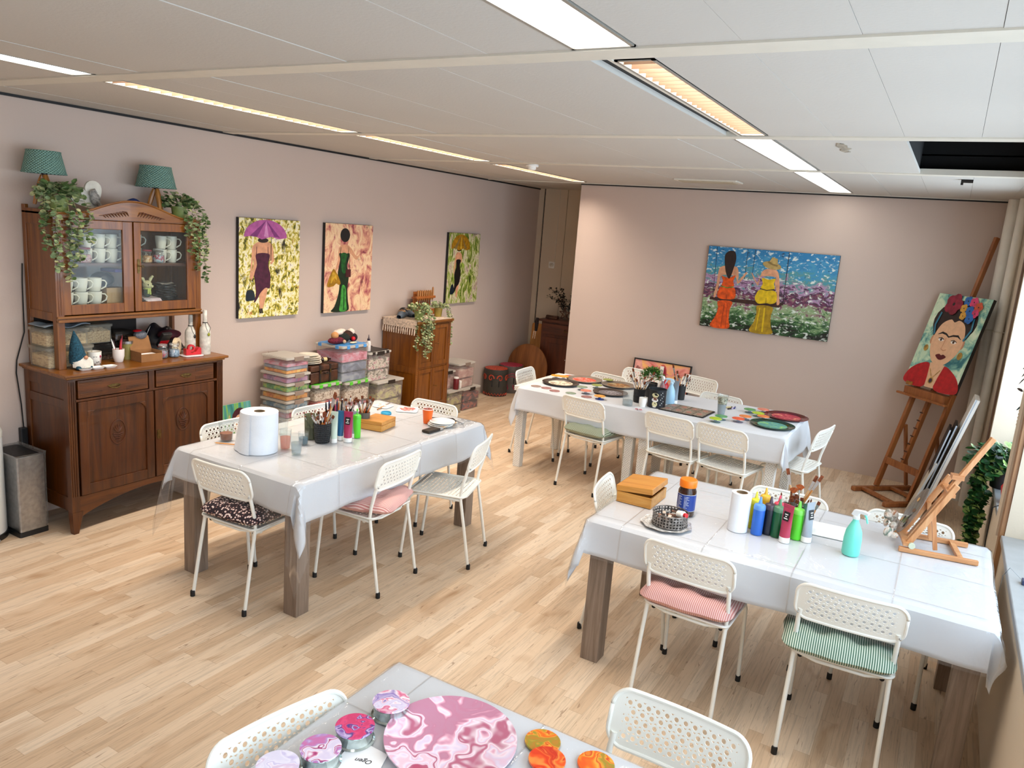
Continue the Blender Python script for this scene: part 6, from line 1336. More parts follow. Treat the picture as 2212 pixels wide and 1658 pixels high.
def brush(p, d, kind, hand, L, label, g):
    """brush standing with its handle end at p, leaning along d"""
    k = (kind, hand, L); rot = Vector((0, 0, 1)).rotation_difference(Vector(d).normalized()).to_euler()
    if k not in PROTO:
        t = PROTO[k] = make_brush(BRHAND[hand], L, .0045 if L > .27 else .0035, kind); t.location = p; t.rotation_euler = rot; t['label'] = label; t['group'] = g; return t
    return dup(PROTO[k], p, None, label, g, rot)
def brushes(c, r, z, n, seed, where, g, L=(.20, .24), lean=.30, kinds=('round', 'flat'), hands=(0, 1, 2, 3)):
    rn = random.Random(seed)
    for k in range(n):
        a = 2 * PI * (k + .3 * rn.random()) / n; q = r * rn.uniform(.2, .6); p = (c[0] + q * math.cos(a + 2), c[1] + q * math.sin(a + 2), z + .006)
        top = Vector((c[0] + r * .80 * math.cos(a), c[1] + r * .80 * math.sin(a), z + .11)); d = (top - Vector(p))
        brush(p, d, kinds[k % len(kinds)], hands[k % len(hands)], L[k % len(L)], where, g)
def tube_bottle(u, v, z, r, h, m, label, capm=None, g='squeeze bottles', tilt=None):
    x, y, _ = at(u, v, z); t = thing('paint_bottle', label, 'paint bottle', (x, y, z), 0, g)
    MB().lathe([(r * .96, 0), (r, .004), (r, h), (r * .93, h + .006)], 26).build('bottle_body', m, t)
    MB().lathe([(r * 1.03, h + .004), (r * 1.03, h + .018), (r * .9, h + .026), (r * .35, h + .032), (r * .16, h + .062), (r * .10, h + .064), (.0001, h + .065)], 22).build('nozzle_cap', capm or m, t); return t
def paint_tube(u, v, z, r, h, m, label, rz, capm=WHITE, g='standing paint tubes', lab=True):
    """crimped paint tube standing on its white cap"""
    x, y, _ = at(u, v, z); t = thing('paint_tube', label, 'paint tube', (x, y, z), rz, g); hc = .026
    MB().lathe([(r, 0), (r, hc)], 24).build('cap', capm, t)
    n = 20; m_ = MB(); rings = []
    for j in range(8):
        u_ = j / 7; rx = r * (1 + .15 * u_); ry = r * (1 - .96 * u_); rings += [(rx * math.cos(2 * PI * k / n), ry * math.sin(2 * PI * k / n), hc + (h - hc) * u_) for k in range(n)]
    m_.add(rings, [(j * n + k, j * n + (k + 1) % n, (j + 1) * n + (k + 1) % n, (j + 1) * n + k) for j in range(7) for k in range(n)] + [tuple(7 * n + k for k in range(n))]); m_.build('tube_body', m, t)
    MB().box(-r * 1.15, -.0016, h, r * 1.15, .0016, h + .014).build('crimp', m, t, smooth=False)
    if lab:
        hh = h - hc; zz = hc + hh * .56; yy = r * (1 - .96 * .50)
        MB().add([(-r * .62, -yy - .002, zz), (r * .62, -yy - .002, zz), (r * .66, -r * (1 - .96 * .86) - .002, zz + hh * .30), (-r * .66, -r * (1 - .96 * .86) - .002, zz + hh * .30)], [(0, 1, 2, 3)]).build('black_label', BLKPL, t, smooth=False)
        q = MB()
        for k in range(3): f = (.22, .12, .26)[k]; z1 = zz + hh * (.20 - .07 * k); y1 = -r * (1 - .96 * (z1 - hc) / hh) - .0032; q.add([(-r * f * 1.6, y1 - .001, z1), (r * f * 1.6, y1 - .001, z1), (r * f * 1.6, y1, z1 + .004), (-r * f * 1.6, y1, z1 + .004)], [(0, 1, 2, 3)])
        q.build('label_print', WHITE, t, smooth=False)
    return t
def roll(u, v, z, r, h, hole, m, label, flap=False, corem=None):
    x, y, _ = at(u, v, z); t = thing('paper_roll', label, 'paper roll', (x, y, z))
    MB().lathe([(hole, 0), (r, 0), (r, .002), (r, h - .002), (r, h), (hole, h), (hole, 0)], 44, caps=False).build('paper', m, t); MB().lathe([(hole - .0005, .002), (hole - .0005, h + .001), (hole - .003, h + .001), (hole - .003, .002)], 30, caps=False).build('core', corem or P('card_core', '#8c7458', .9), t)
    return t, x, y
def glass(u, v, z, r, h, label, fill=None, fh=.5, taper=.8, gm=None, name='drinking_glass', cat='glass', handle=False, rz=0.0):
    x, y, _ = at(u, v, z); t = thing(name, label, cat, (x, y, z), rz)
    MB().lathe([(.0001, 0), (r * taper, 0), (r * (taper + (1 - taper) * .5), h * .5), (r, h), (r - .0016, h), (r * (taper + (1 - taper) * .5) - .0016, h * .5), (r * taper - .0016, .005), (.0001, .005)], 28, caps=False).build('glass_body', gm or GLASS, t)
    if fill: q = taper + (1 - taper) * fh; MB().lathe([(r * taper - .003, .006), (r * q - .003, h * fh), (.0001, h * fh)], 26).build('liquid', fill, t)
    if handle: MB().tube([(r * .95, 0, h * .85), (r + .022, 0, h * .82), (r + .03, 0, h * .6), (r + .018, 0, h * .3), (r * .85, 0, h * .22)], .004, 8, caps=False).build('handle', gm or GLASS, t)
    return t
WHPAPER = P('tissue_paper_white', '#e9ecf1', .95, vary=.02, bump=.3, bscale=120)
# -- sideboard table ---------------------------------------------------------------
t, x, y = roll(560, 972, ZV, .100, .225, .030, WHPAPER, 'big white cleaning-paper roll standing on the sideboard table')
m = MB(); m.surf(lambda u, v: ((.102 + .012 * v + .085 * v * max(0, 1 - u * 1.6)) * math.cos(R(150) + u * R(140)), (.102 + .012 * v + .085 * v * max(0, 1 - u * 1.6)) * math.sin(R(150) + u * R(140)), .223 * (1 - v) + .0015), 24, 14); m.build('loose_sheet', WHPAPER, t)
glass(489, 950, ZV, .043, .105, 'clear glass mug half full of milky coffee, left of the paper roll', P('milky_coffee', '#8a4a22', .3, vary=.05), .42, .78, None, 'glass_mug', 'mug', True, R(170))
p0, p1 = at(467, 956, ZV + .004), at(512, 960, ZV + .004); t = thing('pencil', 'orange pencil lying beside the coffee glass', 'pencil', p0); MB().tube([(0, 0, 0), Vector(p1) - Vector(p0)], .0036, 6).build('barrel', P('orange_pencil_paint', '#d98a1e', .4), t); MB().tube([(0, 0, 0), (Vector(p0) - Vector(p1)) * .09], [.0036, .0008], 6).build('tip', P('natural_beech', '#d0a878', .5), t)
glass(611, 938, ZV, .036, .15, 'tall empty clear glass with a thick base behind the pink one', None, .5, .72)
PKW = clear('pink_water', '#f7cfc2', .25, .05, .3, '#d99384'); CLW = clear('clear_water', '#dfe6ea', .12, .03, .5, '#cdd5d8')
glass(616, 969, ZV, .034, .115, 'clear plastic cup with pink paint water', PKW, .62, .80)
glass(640, 981, ZV, .036, .115, 'clear plastic cup of water nearest the table edge', CLW, .60, .72)
glass(655, 959, ZV, .030, .075, 'small glass with dark blue-green paint water', P('blue_green_water', '#2f5562', .2), .55, .9)
glass(673, 946, ZV, .045, .145, 'grey-green glass jar of murky water behind the black basket', P('murky_green', '#5b5f4c', .4, vary=.2), .5, .9, clear('greenish_glass', '#c8cbb4', .35, .05, .6, '#83856c'))
brushes(at(673, 946, ZV), .045, ZV, 4, 3, 'small dark-tipped brush standing in the murky grey-green glass', 'brushes in the murky glass', (.17,), .2, ('round',), (2,))
BASK = NT('dark_woven_plastic'); _c = BASK.coord((1, 1, 1)); _s = BASK.new('ShaderNodeSeparateXYZ'); BASK.link(_c, _s.inputs[0]); _a = BASK.math('ARCTAN2', _s.outputs[1], _s.outputs[0])
_w = BASK.math('MULTIPLY', BASK.math('SINE', BASK.math('MULTIPLY_ADD', _a, 22, BASK.math('MULTIPLY', _s.outputs[2], 260))), BASK.math('SINE', BASK.math('SUBTRACT', BASK.math('MULTIPLY', _a, 22), BASK.math('MULTIPLY', _s.outputs[2], 260))))
BASK.link(BASK.ramp(_w, [(.35, '#07080a'), (.6, '#33373f')]), BASK.b.inputs['Base Color']); BASK.b.inputs['Roughness'].default_value = .5; BASK.bump(_w, .8, .004); BASK = BASK.m
x, y, _ = at(696, 954, ZV); cup(x, y, ZV, .050, .118, BASK, 'dark grey woven plastic basket full of brushes on the sideboard table', 'brush_basket', .85, 'basket')
brushes((x, y), .050, ZV, 16, 11, 'artist brush standing in the dark basket on the sideboard table', 'brushes in the dark basket, sideboard table', (.17, .19, .21), .3, ('round', 'flat', 'round'), (3, 1, 0, 4))
for k, (dx, dy) in enumerate(((.05, .05), (.075, .03))): brush((x - .01, y, ZV + .008), (dx, dy, .27), 'flat', 3 if k else 0, .32, ('long flat brush leaning right in the dark basket, brown handle', 'long flat brush leaning right in the dark basket, pale handle')[k], 'brushes in the dark basket, sideboard table')
t = thing('wooden_pen_holder', 'reddish wooden pen holder between the basket and the storage boxes', 'pen holder', at(722, 926, ZV), R(15)); RW = P('red_brown_wood', '#8a3f18', .4, vary=.2)
MB().box(-.06, -.045, 0, .06, .045, .006).box(-.06, -.045, .006, .06, -.039, .11).box(-.06, .039, .006, .06, .045, .11).box(-.06, -.039, .006, -.054, .039, .11).box(.054, -.039, .006, .06, .039, .11).box(-.003, -.039, .006, .003, .039, .10).build('holder_body', RW, t, smooth=False, bevel=.002)
PC = at(722, 926, ZV)
for k in range(9):
    a = k * .7; mm = (BLKPL, P('navy_marker', '#232a55', .4), P('magenta_marker', '#a32a55', .4), P('orange_lacquer', '#b8551a', .3))[k % 4]
    pen((PC[0] - .045 + .011 * k, PC[1] - .02 + .012 * (k % 3), ZV + .01), (PC[0] - .055 + .0135 * k, PC[1] - .022 + .014 * (k % 3), ZV + .17 + .012 * (k % 3)), .0055, mm, ('black', 'navy', 'magenta', 'orange')[k % 4] + ' marker in the reddish wooden holder, ' + ('far left', 'second', 'third', 'fourth', 'fifth', 'sixth', 'seventh', 'eighth', 'far right')[k] + (' from the left' if 0 < k < 8 else ''), 'marker', 'marker_pen', 'markers in the wooden holder')
t = thing('fan_brush_beaker', 'ivory beaker behind the brushes on the sideboard table', 'beaker', at(733, 915, ZV)); MB().lathe([(.03, 0), (.038, .14), (.036, .14), (.028, .004), (.0001, .004)], 24).build('beaker', P('ivory_beaker', '#e6dcc4', .4), t)
TG = P('pale_mint_tube', '#cfe0cf', .35, vary=.03); TB = P('blue_tube', '#2f6f9e', .35); TM = P('magenta_tube', '#a82a55', .35, vary=.05); TT = P('teal_tube', '#2f5f5c', .4)
paint_tube(721, 955, ZV, .019, .175, TG, 'pale mint paint tube standing next to the dark basket', R(20), lab=False)
paint_tube(711, 948, ZV, .018, .14, TT, 'dark teal paint tube half hidden behind the basket', R(10), lab=False)
paint_tube(735, 949, ZV, .018, .165, TB, 'blue paint tube between the mint and magenta tubes', R(15), lab=False)
paint_tube(751, 953, ZV, .024, .170, TM, 'magenta paint tube with a black label on the sideboard table', R(20))
paint_tube(765, 944, ZV, .018, .15, P('grey_tube', '#9aa0a4', .35), 'grey paint tube tucked behind the magenta one', R(25), lab=False)
LIME = P('lime_green_paint', '#58cf2c', .35, vary=.03)
tube_bottle(770, 944, ZV, .024, .115, LIME, 'lime green squeeze bottle beside the closed wooden box')
PB = at(786, 922, ZV); cup(PB[0], PB[1], ZV, .036, .10, P('grey_beaker', '#57534d', .5), 'grey beaker of brushes behind the lime bottle', 'brush_beaker', .85, 'beaker')
brushes(PB, .036, ZV, 12, 17, 'orange-handled brush in the grey beaker behind the lime bottle', 'brushes in the grey beaker', (.19, .21), .3, ('round', 'flat'), (1, 3, 1, 2))
PB = at(752, 918, ZV); cup(PB[0], PB[1], ZV, .036, .10, P('grey_beaker', '#57534d', .5), 'grey beaker of assorted brushes behind the magenta tube', 'brush_beaker', .85, 'beaker')
brushes(PB, .036, ZV, 9, 23, 'assorted brush in the grey beaker behind the magenta tube', 'brushes behind the magenta tube', (.18, .20), .3, ('flat', 'round'), (4, 1, 2))
BAMB = wood('bamboo_box_wood', '#a86a24', '#cf8f3f', '#dba351', 9, 'x', .4); BAMZ = wood('bamboo_box_side', '#ad7028', '#d19646', '#dfae62', 9, 'x', .45)
def closed_box(a, b, c, h, label, rim=.5):
    a, b, c = Vector(a), Vector(b), Vector(c); t = thing('wooden_box', label, 'box', b, math.atan2((a - b)[1], (a - b)[0])); L1 = (a - b).length; L2 = (c - b).length
    s = 1 if (a - b).cross(c - b)[2] > 0 else -1
    y0, y1 = sorted((0, s * L2)); MB().box(0, y0, 0, L1, y1, h * rim - .0006).build('box_body', BAMZ, t, smooth=False, bevel=.002); MB().box(0, y0, h * rim + .0006, L1, y1, h).build('box_lid', BAMB, t, smooth=False, bevel=.002)
    return t, L1, y0, y1
t, L1, y0, y1 = closed_box(at(779, 925, ZV), at(824, 933, ZV), at(862, 921, ZV), .062, 'closed honey-coloured wooden box on the sideboard table', .62)
ORC = P('orange_plastic_cup', '#e8620c', .35, vary=.02)
x, y, _ = at(923, 913, ZV); t = thing('orange_cup', 'bright orange plastic cup at the far end of the sideboard table', 'cup', (x, y, ZV)); MB().lathe([(.026, 0), (.027, .003), (.036, .095), (.034, .095), (.025, .005), (.0001, .005)], 28).build('cup_body', ORC, t); MB().ring((0, 0, .096), .0365, .0022, 28, 6).lathe([(.033, .085), (.034, .095)], 28, caps=False).build('white_rim', WHITE, t)
for k in range(3): x, y, _ = at(951 + 2 * k, 918, ZV); tag(MB().lathe([(.055, 0), (.06, .002), (.085, .009), (.084, .012), (.058, .005), (.0001, .004)], 36).build('paper_plate', WHITE, loc=(x, y, ZV + .0092 * k)), 'white paper plate by the orange cup, %s of three' % ('bottom', 'middle', 'top')[k], 'plate', 'paper plates by the orange cup')
def flat_brush(u0, v0, u1, v1, z, w, bl, label, hm, bm):
    p0, p1 = Vector(at(u0, v0, z + .008)), Vector(at(u1, v1, z + .008)); t = thing('flat_brush', label, 'paint brush', p0); d = p1 - p0
    MB().bar((0, 0, 0), d * bl, w, .016).build('bristles', bm, t, smooth=False, bevel=.003); MB().bar(d * bl, d * (bl + .10), w * 1.02, .014).build('ferrule', FERR, t, smooth=False); MB().bar(d * (bl + .10), d * (bl + .3), w * .7, .012).bar(d * (bl + .3), d, w * .3, .010).build('handle', hm, t, smooth=False, bevel=.003)
flat_brush(919, 932, 985, 912, ZV, .06, .35, 'wide dark-bristled paint brush lying in front of the paper plates', P('natural_beech', '#d0a878', .5), P('dark_bristle', '#33271c', .8, vary=.3, scale=90))
t = thing('looped_cord', 'dark cord loop lying beyond the paper plates', 'cord', at(965, 905, ZV + .004)); MB().tube([(-.10, -.05, 0), (-.03, 0, 0), (.03, .03, .004), (.07, .01, 0), (.06, -.04, 0), (.01, -.05, 0)], .005, 6).build('cord', P('dark_cord', '#2a1a12', .8), t)
for k in range(12):
    rn = random.Random(60 + k); x, y, _ = at(992 + rn.uniform(-16, 18), 913 + rn.uniform(-7, 7), ZV + .003 + .0012 * k); a = rn.uniform(0, PI)
    t = thing('metal_cutter', 'small silver metal cutting tool in the loose heap on the table corner', 'tool', (x, y, ZV + .003 + .0012 * k), a, 'silver tools on the table corner'); MB().tube([(-.035, 0, 0), (.02, 0, 0)], .0016, 5).tube([(.02, 0, 0), (.032, .008, 0), (.045, 0, 0), (.032, -.008, 0), (.02, 0, 0)], .0018, 5).build('wire', FERR, t)
def splat(name, stops, sc=26): return dabs(name, stops, (sc, sc, sc), 4, .5, .8, bumps=.2)
def paint_dish(u, v, z, w, m, label, rz=0.0):
    x, y, _ = at(u, v, z); t = thing('square_dish', label, 'dish', (x, y, z), rz); MB().prism(rrect(w, w, .02, 4), 0, .006).build('dish', WHITE, t, bevel=.002)
    if m: MB().prism(spl([(w * .36 * math.cos(a) * (1 + .2 * math.sin(3 * a)), w * .36 * math.sin(a)) for a in [k * .7 for k in range(9)]], 3), .0062, .009).build('paint', m, t)
paint_dish(880, 885, ZV, .15, splat('red_pink_paint', [(.4, '#c92b2b'), (.52, '#e3776a'), (.6, '#f0d8d0')]), 'square white dish smeared with red and pink paint', R(30))
paint_dish(828, 877, ZV, .12, splat('pink_smear', [(.45, '#f1ece8'), (.58, '#e59a86')]), 'square white dish with a faint pink smear behind the wooden box', R(10))
tag(MB().lathe([(.035, 0), (.037, .002), (.035, .012), (.031, .012), (.030, .004), (.0001, .004)], 26).build('blue_lid', P('sky_blue_plastic', '#3fa6c9', .4), loc=at(834, 893, ZV)), 'sky blue round lid behind the wooden box', 'lid')
t = thing('palette_knife', 'thin palette knife resting across the pink dish', 'knife', at(815, 884, ZV + .003)); q = Vector(at(846, 868, ZV + .012)) - Vector(at(815, 884, ZV + .003)); MB().tube([(0, 0, 0), q * .45], .004, 8).build('handle', LAMPLEG, t); MB().bar(q * .45, q, .012, .0015).build('blade', FERR, t, smooth=False)
# -- window-side table ---------------------------------------------------------------
BX = (at(1331, 1081, ZV), at(1405, 1100, ZV), at(1447, 1078, ZV))
a, b, c = [Vector(q) for q in BX]; t = thing('wooden_box', 'honey-coloured wooden box with its lid slightly ajar on the window-side table', 'box', b, math.atan2((a - b)[1], (a - b)[0])); L1, L2 = (a - b).length, (c - b).length * 1.06
s = 1 if (a - b).cross(c - b)[2] > 0 else -1; y0, y1 = sorted((0, s * L2)); w = .008
MB().box(0, y0, 0, L1, y1, .008).box(0, y0, .008, L1, y0 + w, .055).box(0, y1 - w, .008, L1, y1, .055).box(0, y0 + w, .008, w, y1 - w, .055).box(L1 - w, y0 + w, .008, L1, y1 - w, .055).build('box_body', BAMZ, t, smooth=False, bevel=.0015)
m = MB().box(-.004, y0 - .002, .056, L1 + .004, y1 + .002, .086); m.xf(Matrix.Translation((L1, 0, .056)) @ Matrix.Rotation(R(5.5), 4, 'Y') @ Matrix.Translation((-L1, 0, -.056))); m.build('box_lid', BAMB, t, smooth=False, bevel=.002)
x, y, _ = at(1479, 1110, ZV); t = thing('coffee_jar', 'brown instant coffee jar with a blue label and orange lid', 'jar', (x, y, ZV), R(-15)); r = .044
MB().lathe([(r * .9, 0), (r, .006), (r, .125), (r * .85, .14), (r * .82, .15)], 32).build('jar_body', P('dark_coffee_glass', '#3a1d10', .12, vary=.3, scale=60), t); MB().lathe([(r * .95, .146), (r * .97, .176), (r * .9, .182), (.0001, .183)], 32).build('lid', P('orange_lid', '#ee7a10', .35, vary=0), t)
MB().lathe([(r + .0008, .030), (r + .0008, .112)], 40, caps=False).build('label_band', P('blue_label', '#1f3f94', .4, vary=.05), t)
def wrap(r_, a, z): return (r_ * math.cos(a), r_ * math.sin(a), z)
m = MB()
for z in (.030, .112): m.ring((0, 0, z), r + .0012, .0012, 40, 4)
for c0 in (-2.1, -1.3):
    for k in range(9): 
        ww = (.26, .20, .28, .16, .25, .22, .28, .12, .2)[k]; m.surf(lambda u, v: wrap(r + .0016, c0 + u * ww * 2, .100 - k * .0068 + v * .0028), 5, 1)
m.surf(lambda u, v: wrap(r + .0016, -2.55 + u * .35, .034 + v * .022), 4, 1)
m.build('label_print', P('label_white_print', '#cfd6e8', .5, vary=.3, scale=300), t, smooth=False)
x, y, _ = at(1439, 1133, ZV); t = thing('silver_tray', 'silver scalloped round tray under the metal basket', 'tray', (x, y, ZV)); FOIL = P('silver_foil', '#e6e6e4', .35, .45, vary=.25, scale=70, bump=.8, bscale=60)
n = 72; m = MB(); prof = [(.06, .001), (.085, .002), (.097, .009), (.112, .007), (.118, .010)]; m.add([(r_ * (1 + (.03 * math.cos(9 * 2 * PI * k / n) if j > 2 else 0)) * math.cos(2 * PI * k / n), r_ * (1 + (.03 * math.cos(9 * 2 * PI * k / n) if j > 2 else 0)) * math.sin(2 * PI * k / n), z) for j, (r_, z) in enumerate(prof) for k in range(n)], [(j * n + k, j * n + (k + 1) % n, (j + 1) * n + (k + 1) % n, (j + 1) * n + k) for j in range(4) for k in range(n)] + [tuple(range(n - 1, -1, -1))]); m.build('tray', FOIL, t)
x, y, _ = at(1446, 1131, ZV + .003); t = thing('metal_basket', 'round pierced grey metal basket holding mosaic pieces', 'basket', (x, y, ZV + .0035)); PEW = P('weathered_pewter', '#8c8580', .5, .6, vary=.4, scale=60, bump=.4, bscale=80)
def cyl_holes(r_, z0, z1, nc, nr, hr):
    vs = []; fs = []; key = {}; P_ = 2 * PI / nc; hz = (z1 - z0) / nr
    def V(a, z):
        k = (round(a % (2 * PI), 4) % round(2 * PI, 4), round(z, 5))
        if k not in key: key[k] = len(vs); vs.append((r_ * math.cos(a), r_ * math.sin(a), z))
        return key[k]
    for j in range(nr):
        for i in range(nc):
            ca, cz = (i + .5) * P_ , z0 + (j + .5) * hz; pts = []
            for k in range(8):
                q = 2 * PI * k / 8; c_, s_ = math.cos(q), math.sin(q); mm = max(abs(c_), abs(s_)); hh = hr * (1.0 if k % 2 == 0 else .5); pts.append((V(ca + c_ / mm * P_ / 2, cz + s_ / mm * hz / 2), V(ca + c_ * hh / r_, cz + s_ * hh)))
            for k in range(8): fs.append((pts[k][0], pts[(k + 1) % 8][0], pts[(k + 1) % 8][1], pts[k][1]))
    return MB().add(vs, fs)
m = cyl_holes(.083, .004, .060, 34, 4, .0056); m.ring((0, 0, .060), .083, .0028, 44, 6).ring((0, 0, .004), .083, .0028, 44, 6); m.lathe([(.083, .003), (.0001, .003)], 40); m.build('basket_body', PEW, t, smooth=False)
for k in range(26):
    rn = random.Random(200 + k); q, a = .066 * math.sqrt(rn.random()), rn.uniform(0, 6.28); o = MB().box(-.016, -.007, 0, .016, .007, .003).build('mosaic_piece', P('mosaic_bit_%d' % (k % 5), ('#6b4a3a', '#a36a4c', '#2b2320', '#c9b7a6', '#8f8f8b')[k % 5], .4), loc=(x + q * math.cos(a), y + q * math.sin(a), ZV + .038 + .0016 * (k % 9)), rz=rn.uniform(0, 3), smooth=False); o.rotation_euler = (rn.uniform(-.3, .3), rn.uniform(-.3, .3), rn.uniform(0, 3)); tag(o, 'loose mosaic sliver heaped in the round metal basket', 'mosaic piece', 'mosaic pieces in the metal basket')
t = thing('small_bottle', 'tiny white bottle with a red cap lying in the metal basket', 'bottle', (x + .035, y + .005, ZV + .062)); t.rotation_euler = (R(80), 0, R(60)); MB().lathe([(.016, 0), (.017, .035), (.010, .042)], 18).build('bottle_body', WHITE, t); MB().lathe([(.011, .042), (.011, .055), (.0001, .056)], 16).build('cap', RED, t)
roll(1592, 1143, ZV, .046, .185, .027, WHPAPER, 'white kitchen paper roll with brown core on the window-side table')
def C_(n, h): return P(n, h, .35, vary=.04)
for u, v, h, r, nm, col, cap in ((1625, 1138, .115, .024, 'yellow', '#c8c81a', '#d8d23a'), (1645, 1133, .125, .024, 'amber-capped yellow', '#d9a51c', '#e0b33c'), (1633, 1152, .118, .0265, 'blue', '#2a66c4', '#5f93d8'), (1656, 1151, .118, .0265, 'navy', '#141b2c', '#4a3c48'), (1675, 1145, .112, .024, 'crimson', '#c01c3a', '#e04a66'), (1675, 1157, .118, .0265, 'dark green', '#12592f', '#5d8a68'), (1717, 1162, .118, .0265, 'lime green', '#58cf2c', '#7ddd57')):
    tube_bottle(u, v, ZV, r, h, C_('bottle_' + nm.replace(' ', '_').replace('-', '_'), col), nm + ' squeeze bottle in the row beside the paper roll', C_('cap_' + nm.replace(' ', '_').replace('-', '_'), cap), 'squeeze bottles beside the paper roll')
PKT = C_('rose_tube', '#b23a55'); GYT = C_('silver_grey_tube', '#9ba3ab')
paint_tube(1693, 1169, ZV, .024, .165, PKT, 'rose pink paint tube with white cap in the front row of paints', R(-25), g='standing paint tubes')
paint_tube(1740, 1168, ZV, .024, .175, GYT, 'silver grey paint tube with black label at the right end of the paints', R(60))
paint_tube(1733, 1158, ZV, .020, .15, C_('forest_tube', '#235c34'), 'forest green paint tube wedged behind the lime bottle', R(50), lab=False)
t = thing('brush_caddy', 'grey wooden box holding many brushes behind the paint bottles', 'brush box', at(1712, 1138, ZV), R(-12)); MB().box(-.075, -.045, 0, .075, .045, .006).box(-.075, -.045, .006, .075, -.039, .10).box(-.075, .039, .006, .075, .045, .10).box(-.075, -.039, .006, -.069, .039, .10).box(.069, -.039, .006, .075, .039, .10).build('caddy_body', P('grey_caddy_wood', '#7d746c', .6, vary=.2), t, smooth=False)
PC = Vector(at(1712, 1138, ZV + .008)); g = 'brushes in the caddy, window-side table'
for k, (dx, dy, kd, hd, L, lab) in enumerate(((-.11, .10, 'flat', 3, .31, 'long beige brush leaning left above the paints'), (.10, .06, 'flat', 3, .30, 'long beige flat brush leaning right above the paints'), (.13, .04, 'flat', 0, .32, 'long brown brush leaning farthest right above the paints'), (-.05, .02, 'fan', 1, .20, 'orange fan brush, left of the two fans'), (.01, .03, 'fan', 1, .22, 'orange fan brush, right of the two fans'))):
    brush(PC + Vector((-dx * .2, -.01, 0)), (dx, dy, .30), kd, hd, L, lab, g)
for k in range(14): rn = random.Random(300 + k); brush(PC + Vector((-.06 + .009 * k, rn.uniform(-.03, .03), 0)), (rn.uniform(-.05, .06), rn.uniform(-.04, .04), .20), ('round', 'flat')[k % 2], (1, 0, 2)[k % 3], (.18, .17)[k % 2], 'short artist brush crowded in the grey caddy', g)
paint_dish(1788, 1147, ZV, .19, None, 'empty square white plate between the paints and the spray bottle', R(5))
def spray(u, v, z, r, h, bm, hm, label, rz, trig=None, g=None):
    x, y, _ = at(u, v, z); t = thing('spray_bottle', label, 'spray bottle', (x, y, z), rz, g)
    MB().lathe([(r * .9, 0), (r, .008), (r, h * .35), (r * .88, h * .52), (r * .55, h * .66), (r * .34, h * .74), (r * .34, h * .78)], 30).build('bottle_body', bm, t)
    MB().lathe([(r * .40, h * .775), (r * .40, h * .84), (r * .3, h * .86), (.0001, h * .86)], 20).prism([(-.022, h * .86), (-.012, h * .97), (.03, h), (.055, h * .975), (.05, h * .93), (.012, h * .92), (.010, h * .84), (-.010, h * .84)], -.010, .010, lambda a, b, q: (a, q, b)).build('spray_head', hm, t, bevel=.002)
    MB().tube([(.035, 0, h * .93), (.045, 0, h * .86), (.052, 0, h * .76)], [.005, .0045, .004], 8).build('trigger', trig or bm, t); return t
MINT = P('mint_plastic', '#6fd8c4', .35, vary=.02)
spray(1836, 1196, ZV, .038, .215, MINT, clear('frosted_spray_head', '#f3f4f4', .75, .2, .4, '#eceff0'), 'mint green spray bottle standing alone on the window-side table', R(-20))
# table easel with round palette
EW = wood('easel_pine', '#a8693a', '#cf9562', '#e0b080', 9, 'x', .45); EWZ = wood('easel_pine_up', '#a8693a', '#cf9562', '#e0b080', 9, 'z', .45)
A0_, A1_ = Vector(at(1940, 1188, ZV)), Vector(at(2112, 1221, ZV)); dE = (A1_ - A0_); LE = dE.length; t = thing('table_easel', 'small pine table easel leaning back on the window-side table', 'easel', A0_, math.atan2(dE[1], dE[0])); W_ = .225
for y in (0, W_): MB().bar((0, y, .0105), (LE, y, .0105), .020, .021).build('base_rail', EW, t, smooth=False, bevel=.002)
MB().bar((LE - .07, .01, .012), (LE - .07, W_ - .01, .012), .022, .016).build('cross_bar', EWZ, t, smooth=False)
for y in (.028, W_ - .028): MB().bar((.035, y, .024), (.19, y, .34), .024, .022, (0, 1, 0)).build('side_post', EWZ, t, smooth=False, bevel=.002)
MB().bar((.05, W_ / 2, .03), (.31, W_ / 2, .56), .022, .028, (0, 1, 0)).build('mast', EWZ, t, smooth=False, bevel=.002)
MB().bar((.175, .02, .29), (.175, W_ - .02, .29), .028, .016).build('cross_bar', EWZ, t, smooth=False); MB().bar((.03, -.005, .035), (.03, W_ + .005, .035), .030, .014).build('canvas_ledge', EW, t, smooth=False)
for y in (.045, W_ - .045): MB().bar((.12, y, .20), (.155, y, .02), .018, .016, (0, 1, 0)).build('support_leg', EWZ, t, smooth=False)
MB().lathe([(.014, -.006), (.014, .006)], 18).xf(Matrix.Translation((.05, -.005, .035)) @ Matrix.Rotation(R(90), 4, 'X')).build('wing_bolt', P('pale_bolt', '#c9cdb4', .5), t)
MB().bar((.20, W_ / 2 - .025, .36), (.20, W_ / 2 + .025, .36), .05, .02).build('clamp_block', EW, t, smooth=False)
AC_ = clear('smeared_acrylic', '#d8d4d0', .28, .15, .6, '#9c9288')
lean = math.atan2(.155, .316); m = MB(); oval = [(.085 * math.cos(2 * PI * k / 40), .125 + .125 * math.sin(2 * PI * k / 40)) for k in range(40)]
m.prism(oval, 0, .003, lambda a, b, q: (-.028 + q, a, b)); Mx = Matrix.Translation((.02, W_ / 2 - .01, .045)) @ Matrix.Rotation(lean * .9, 4, 'Y')
p = thing('round_palette', 'smeared transparent oval palette leaning on the little easel', 'palette', t.location, t.rotation_euler[2]); m.xf(Mx).build('palette_sheet', AC_, p, smooth=False)
m = MB(); rn = random.Random(31)
for k in range(9): m.mat(k % 4).prism(el(rn.uniform(-.045, .045), rn.uniform(.04, .2), rn.uniform(.006, .014), rn.uniform(.010, .022), 10, 0, 360, rn.uniform(0, 90)), -.001, 0.0, lambda a, b, q: (-.0285 + q, a, b))
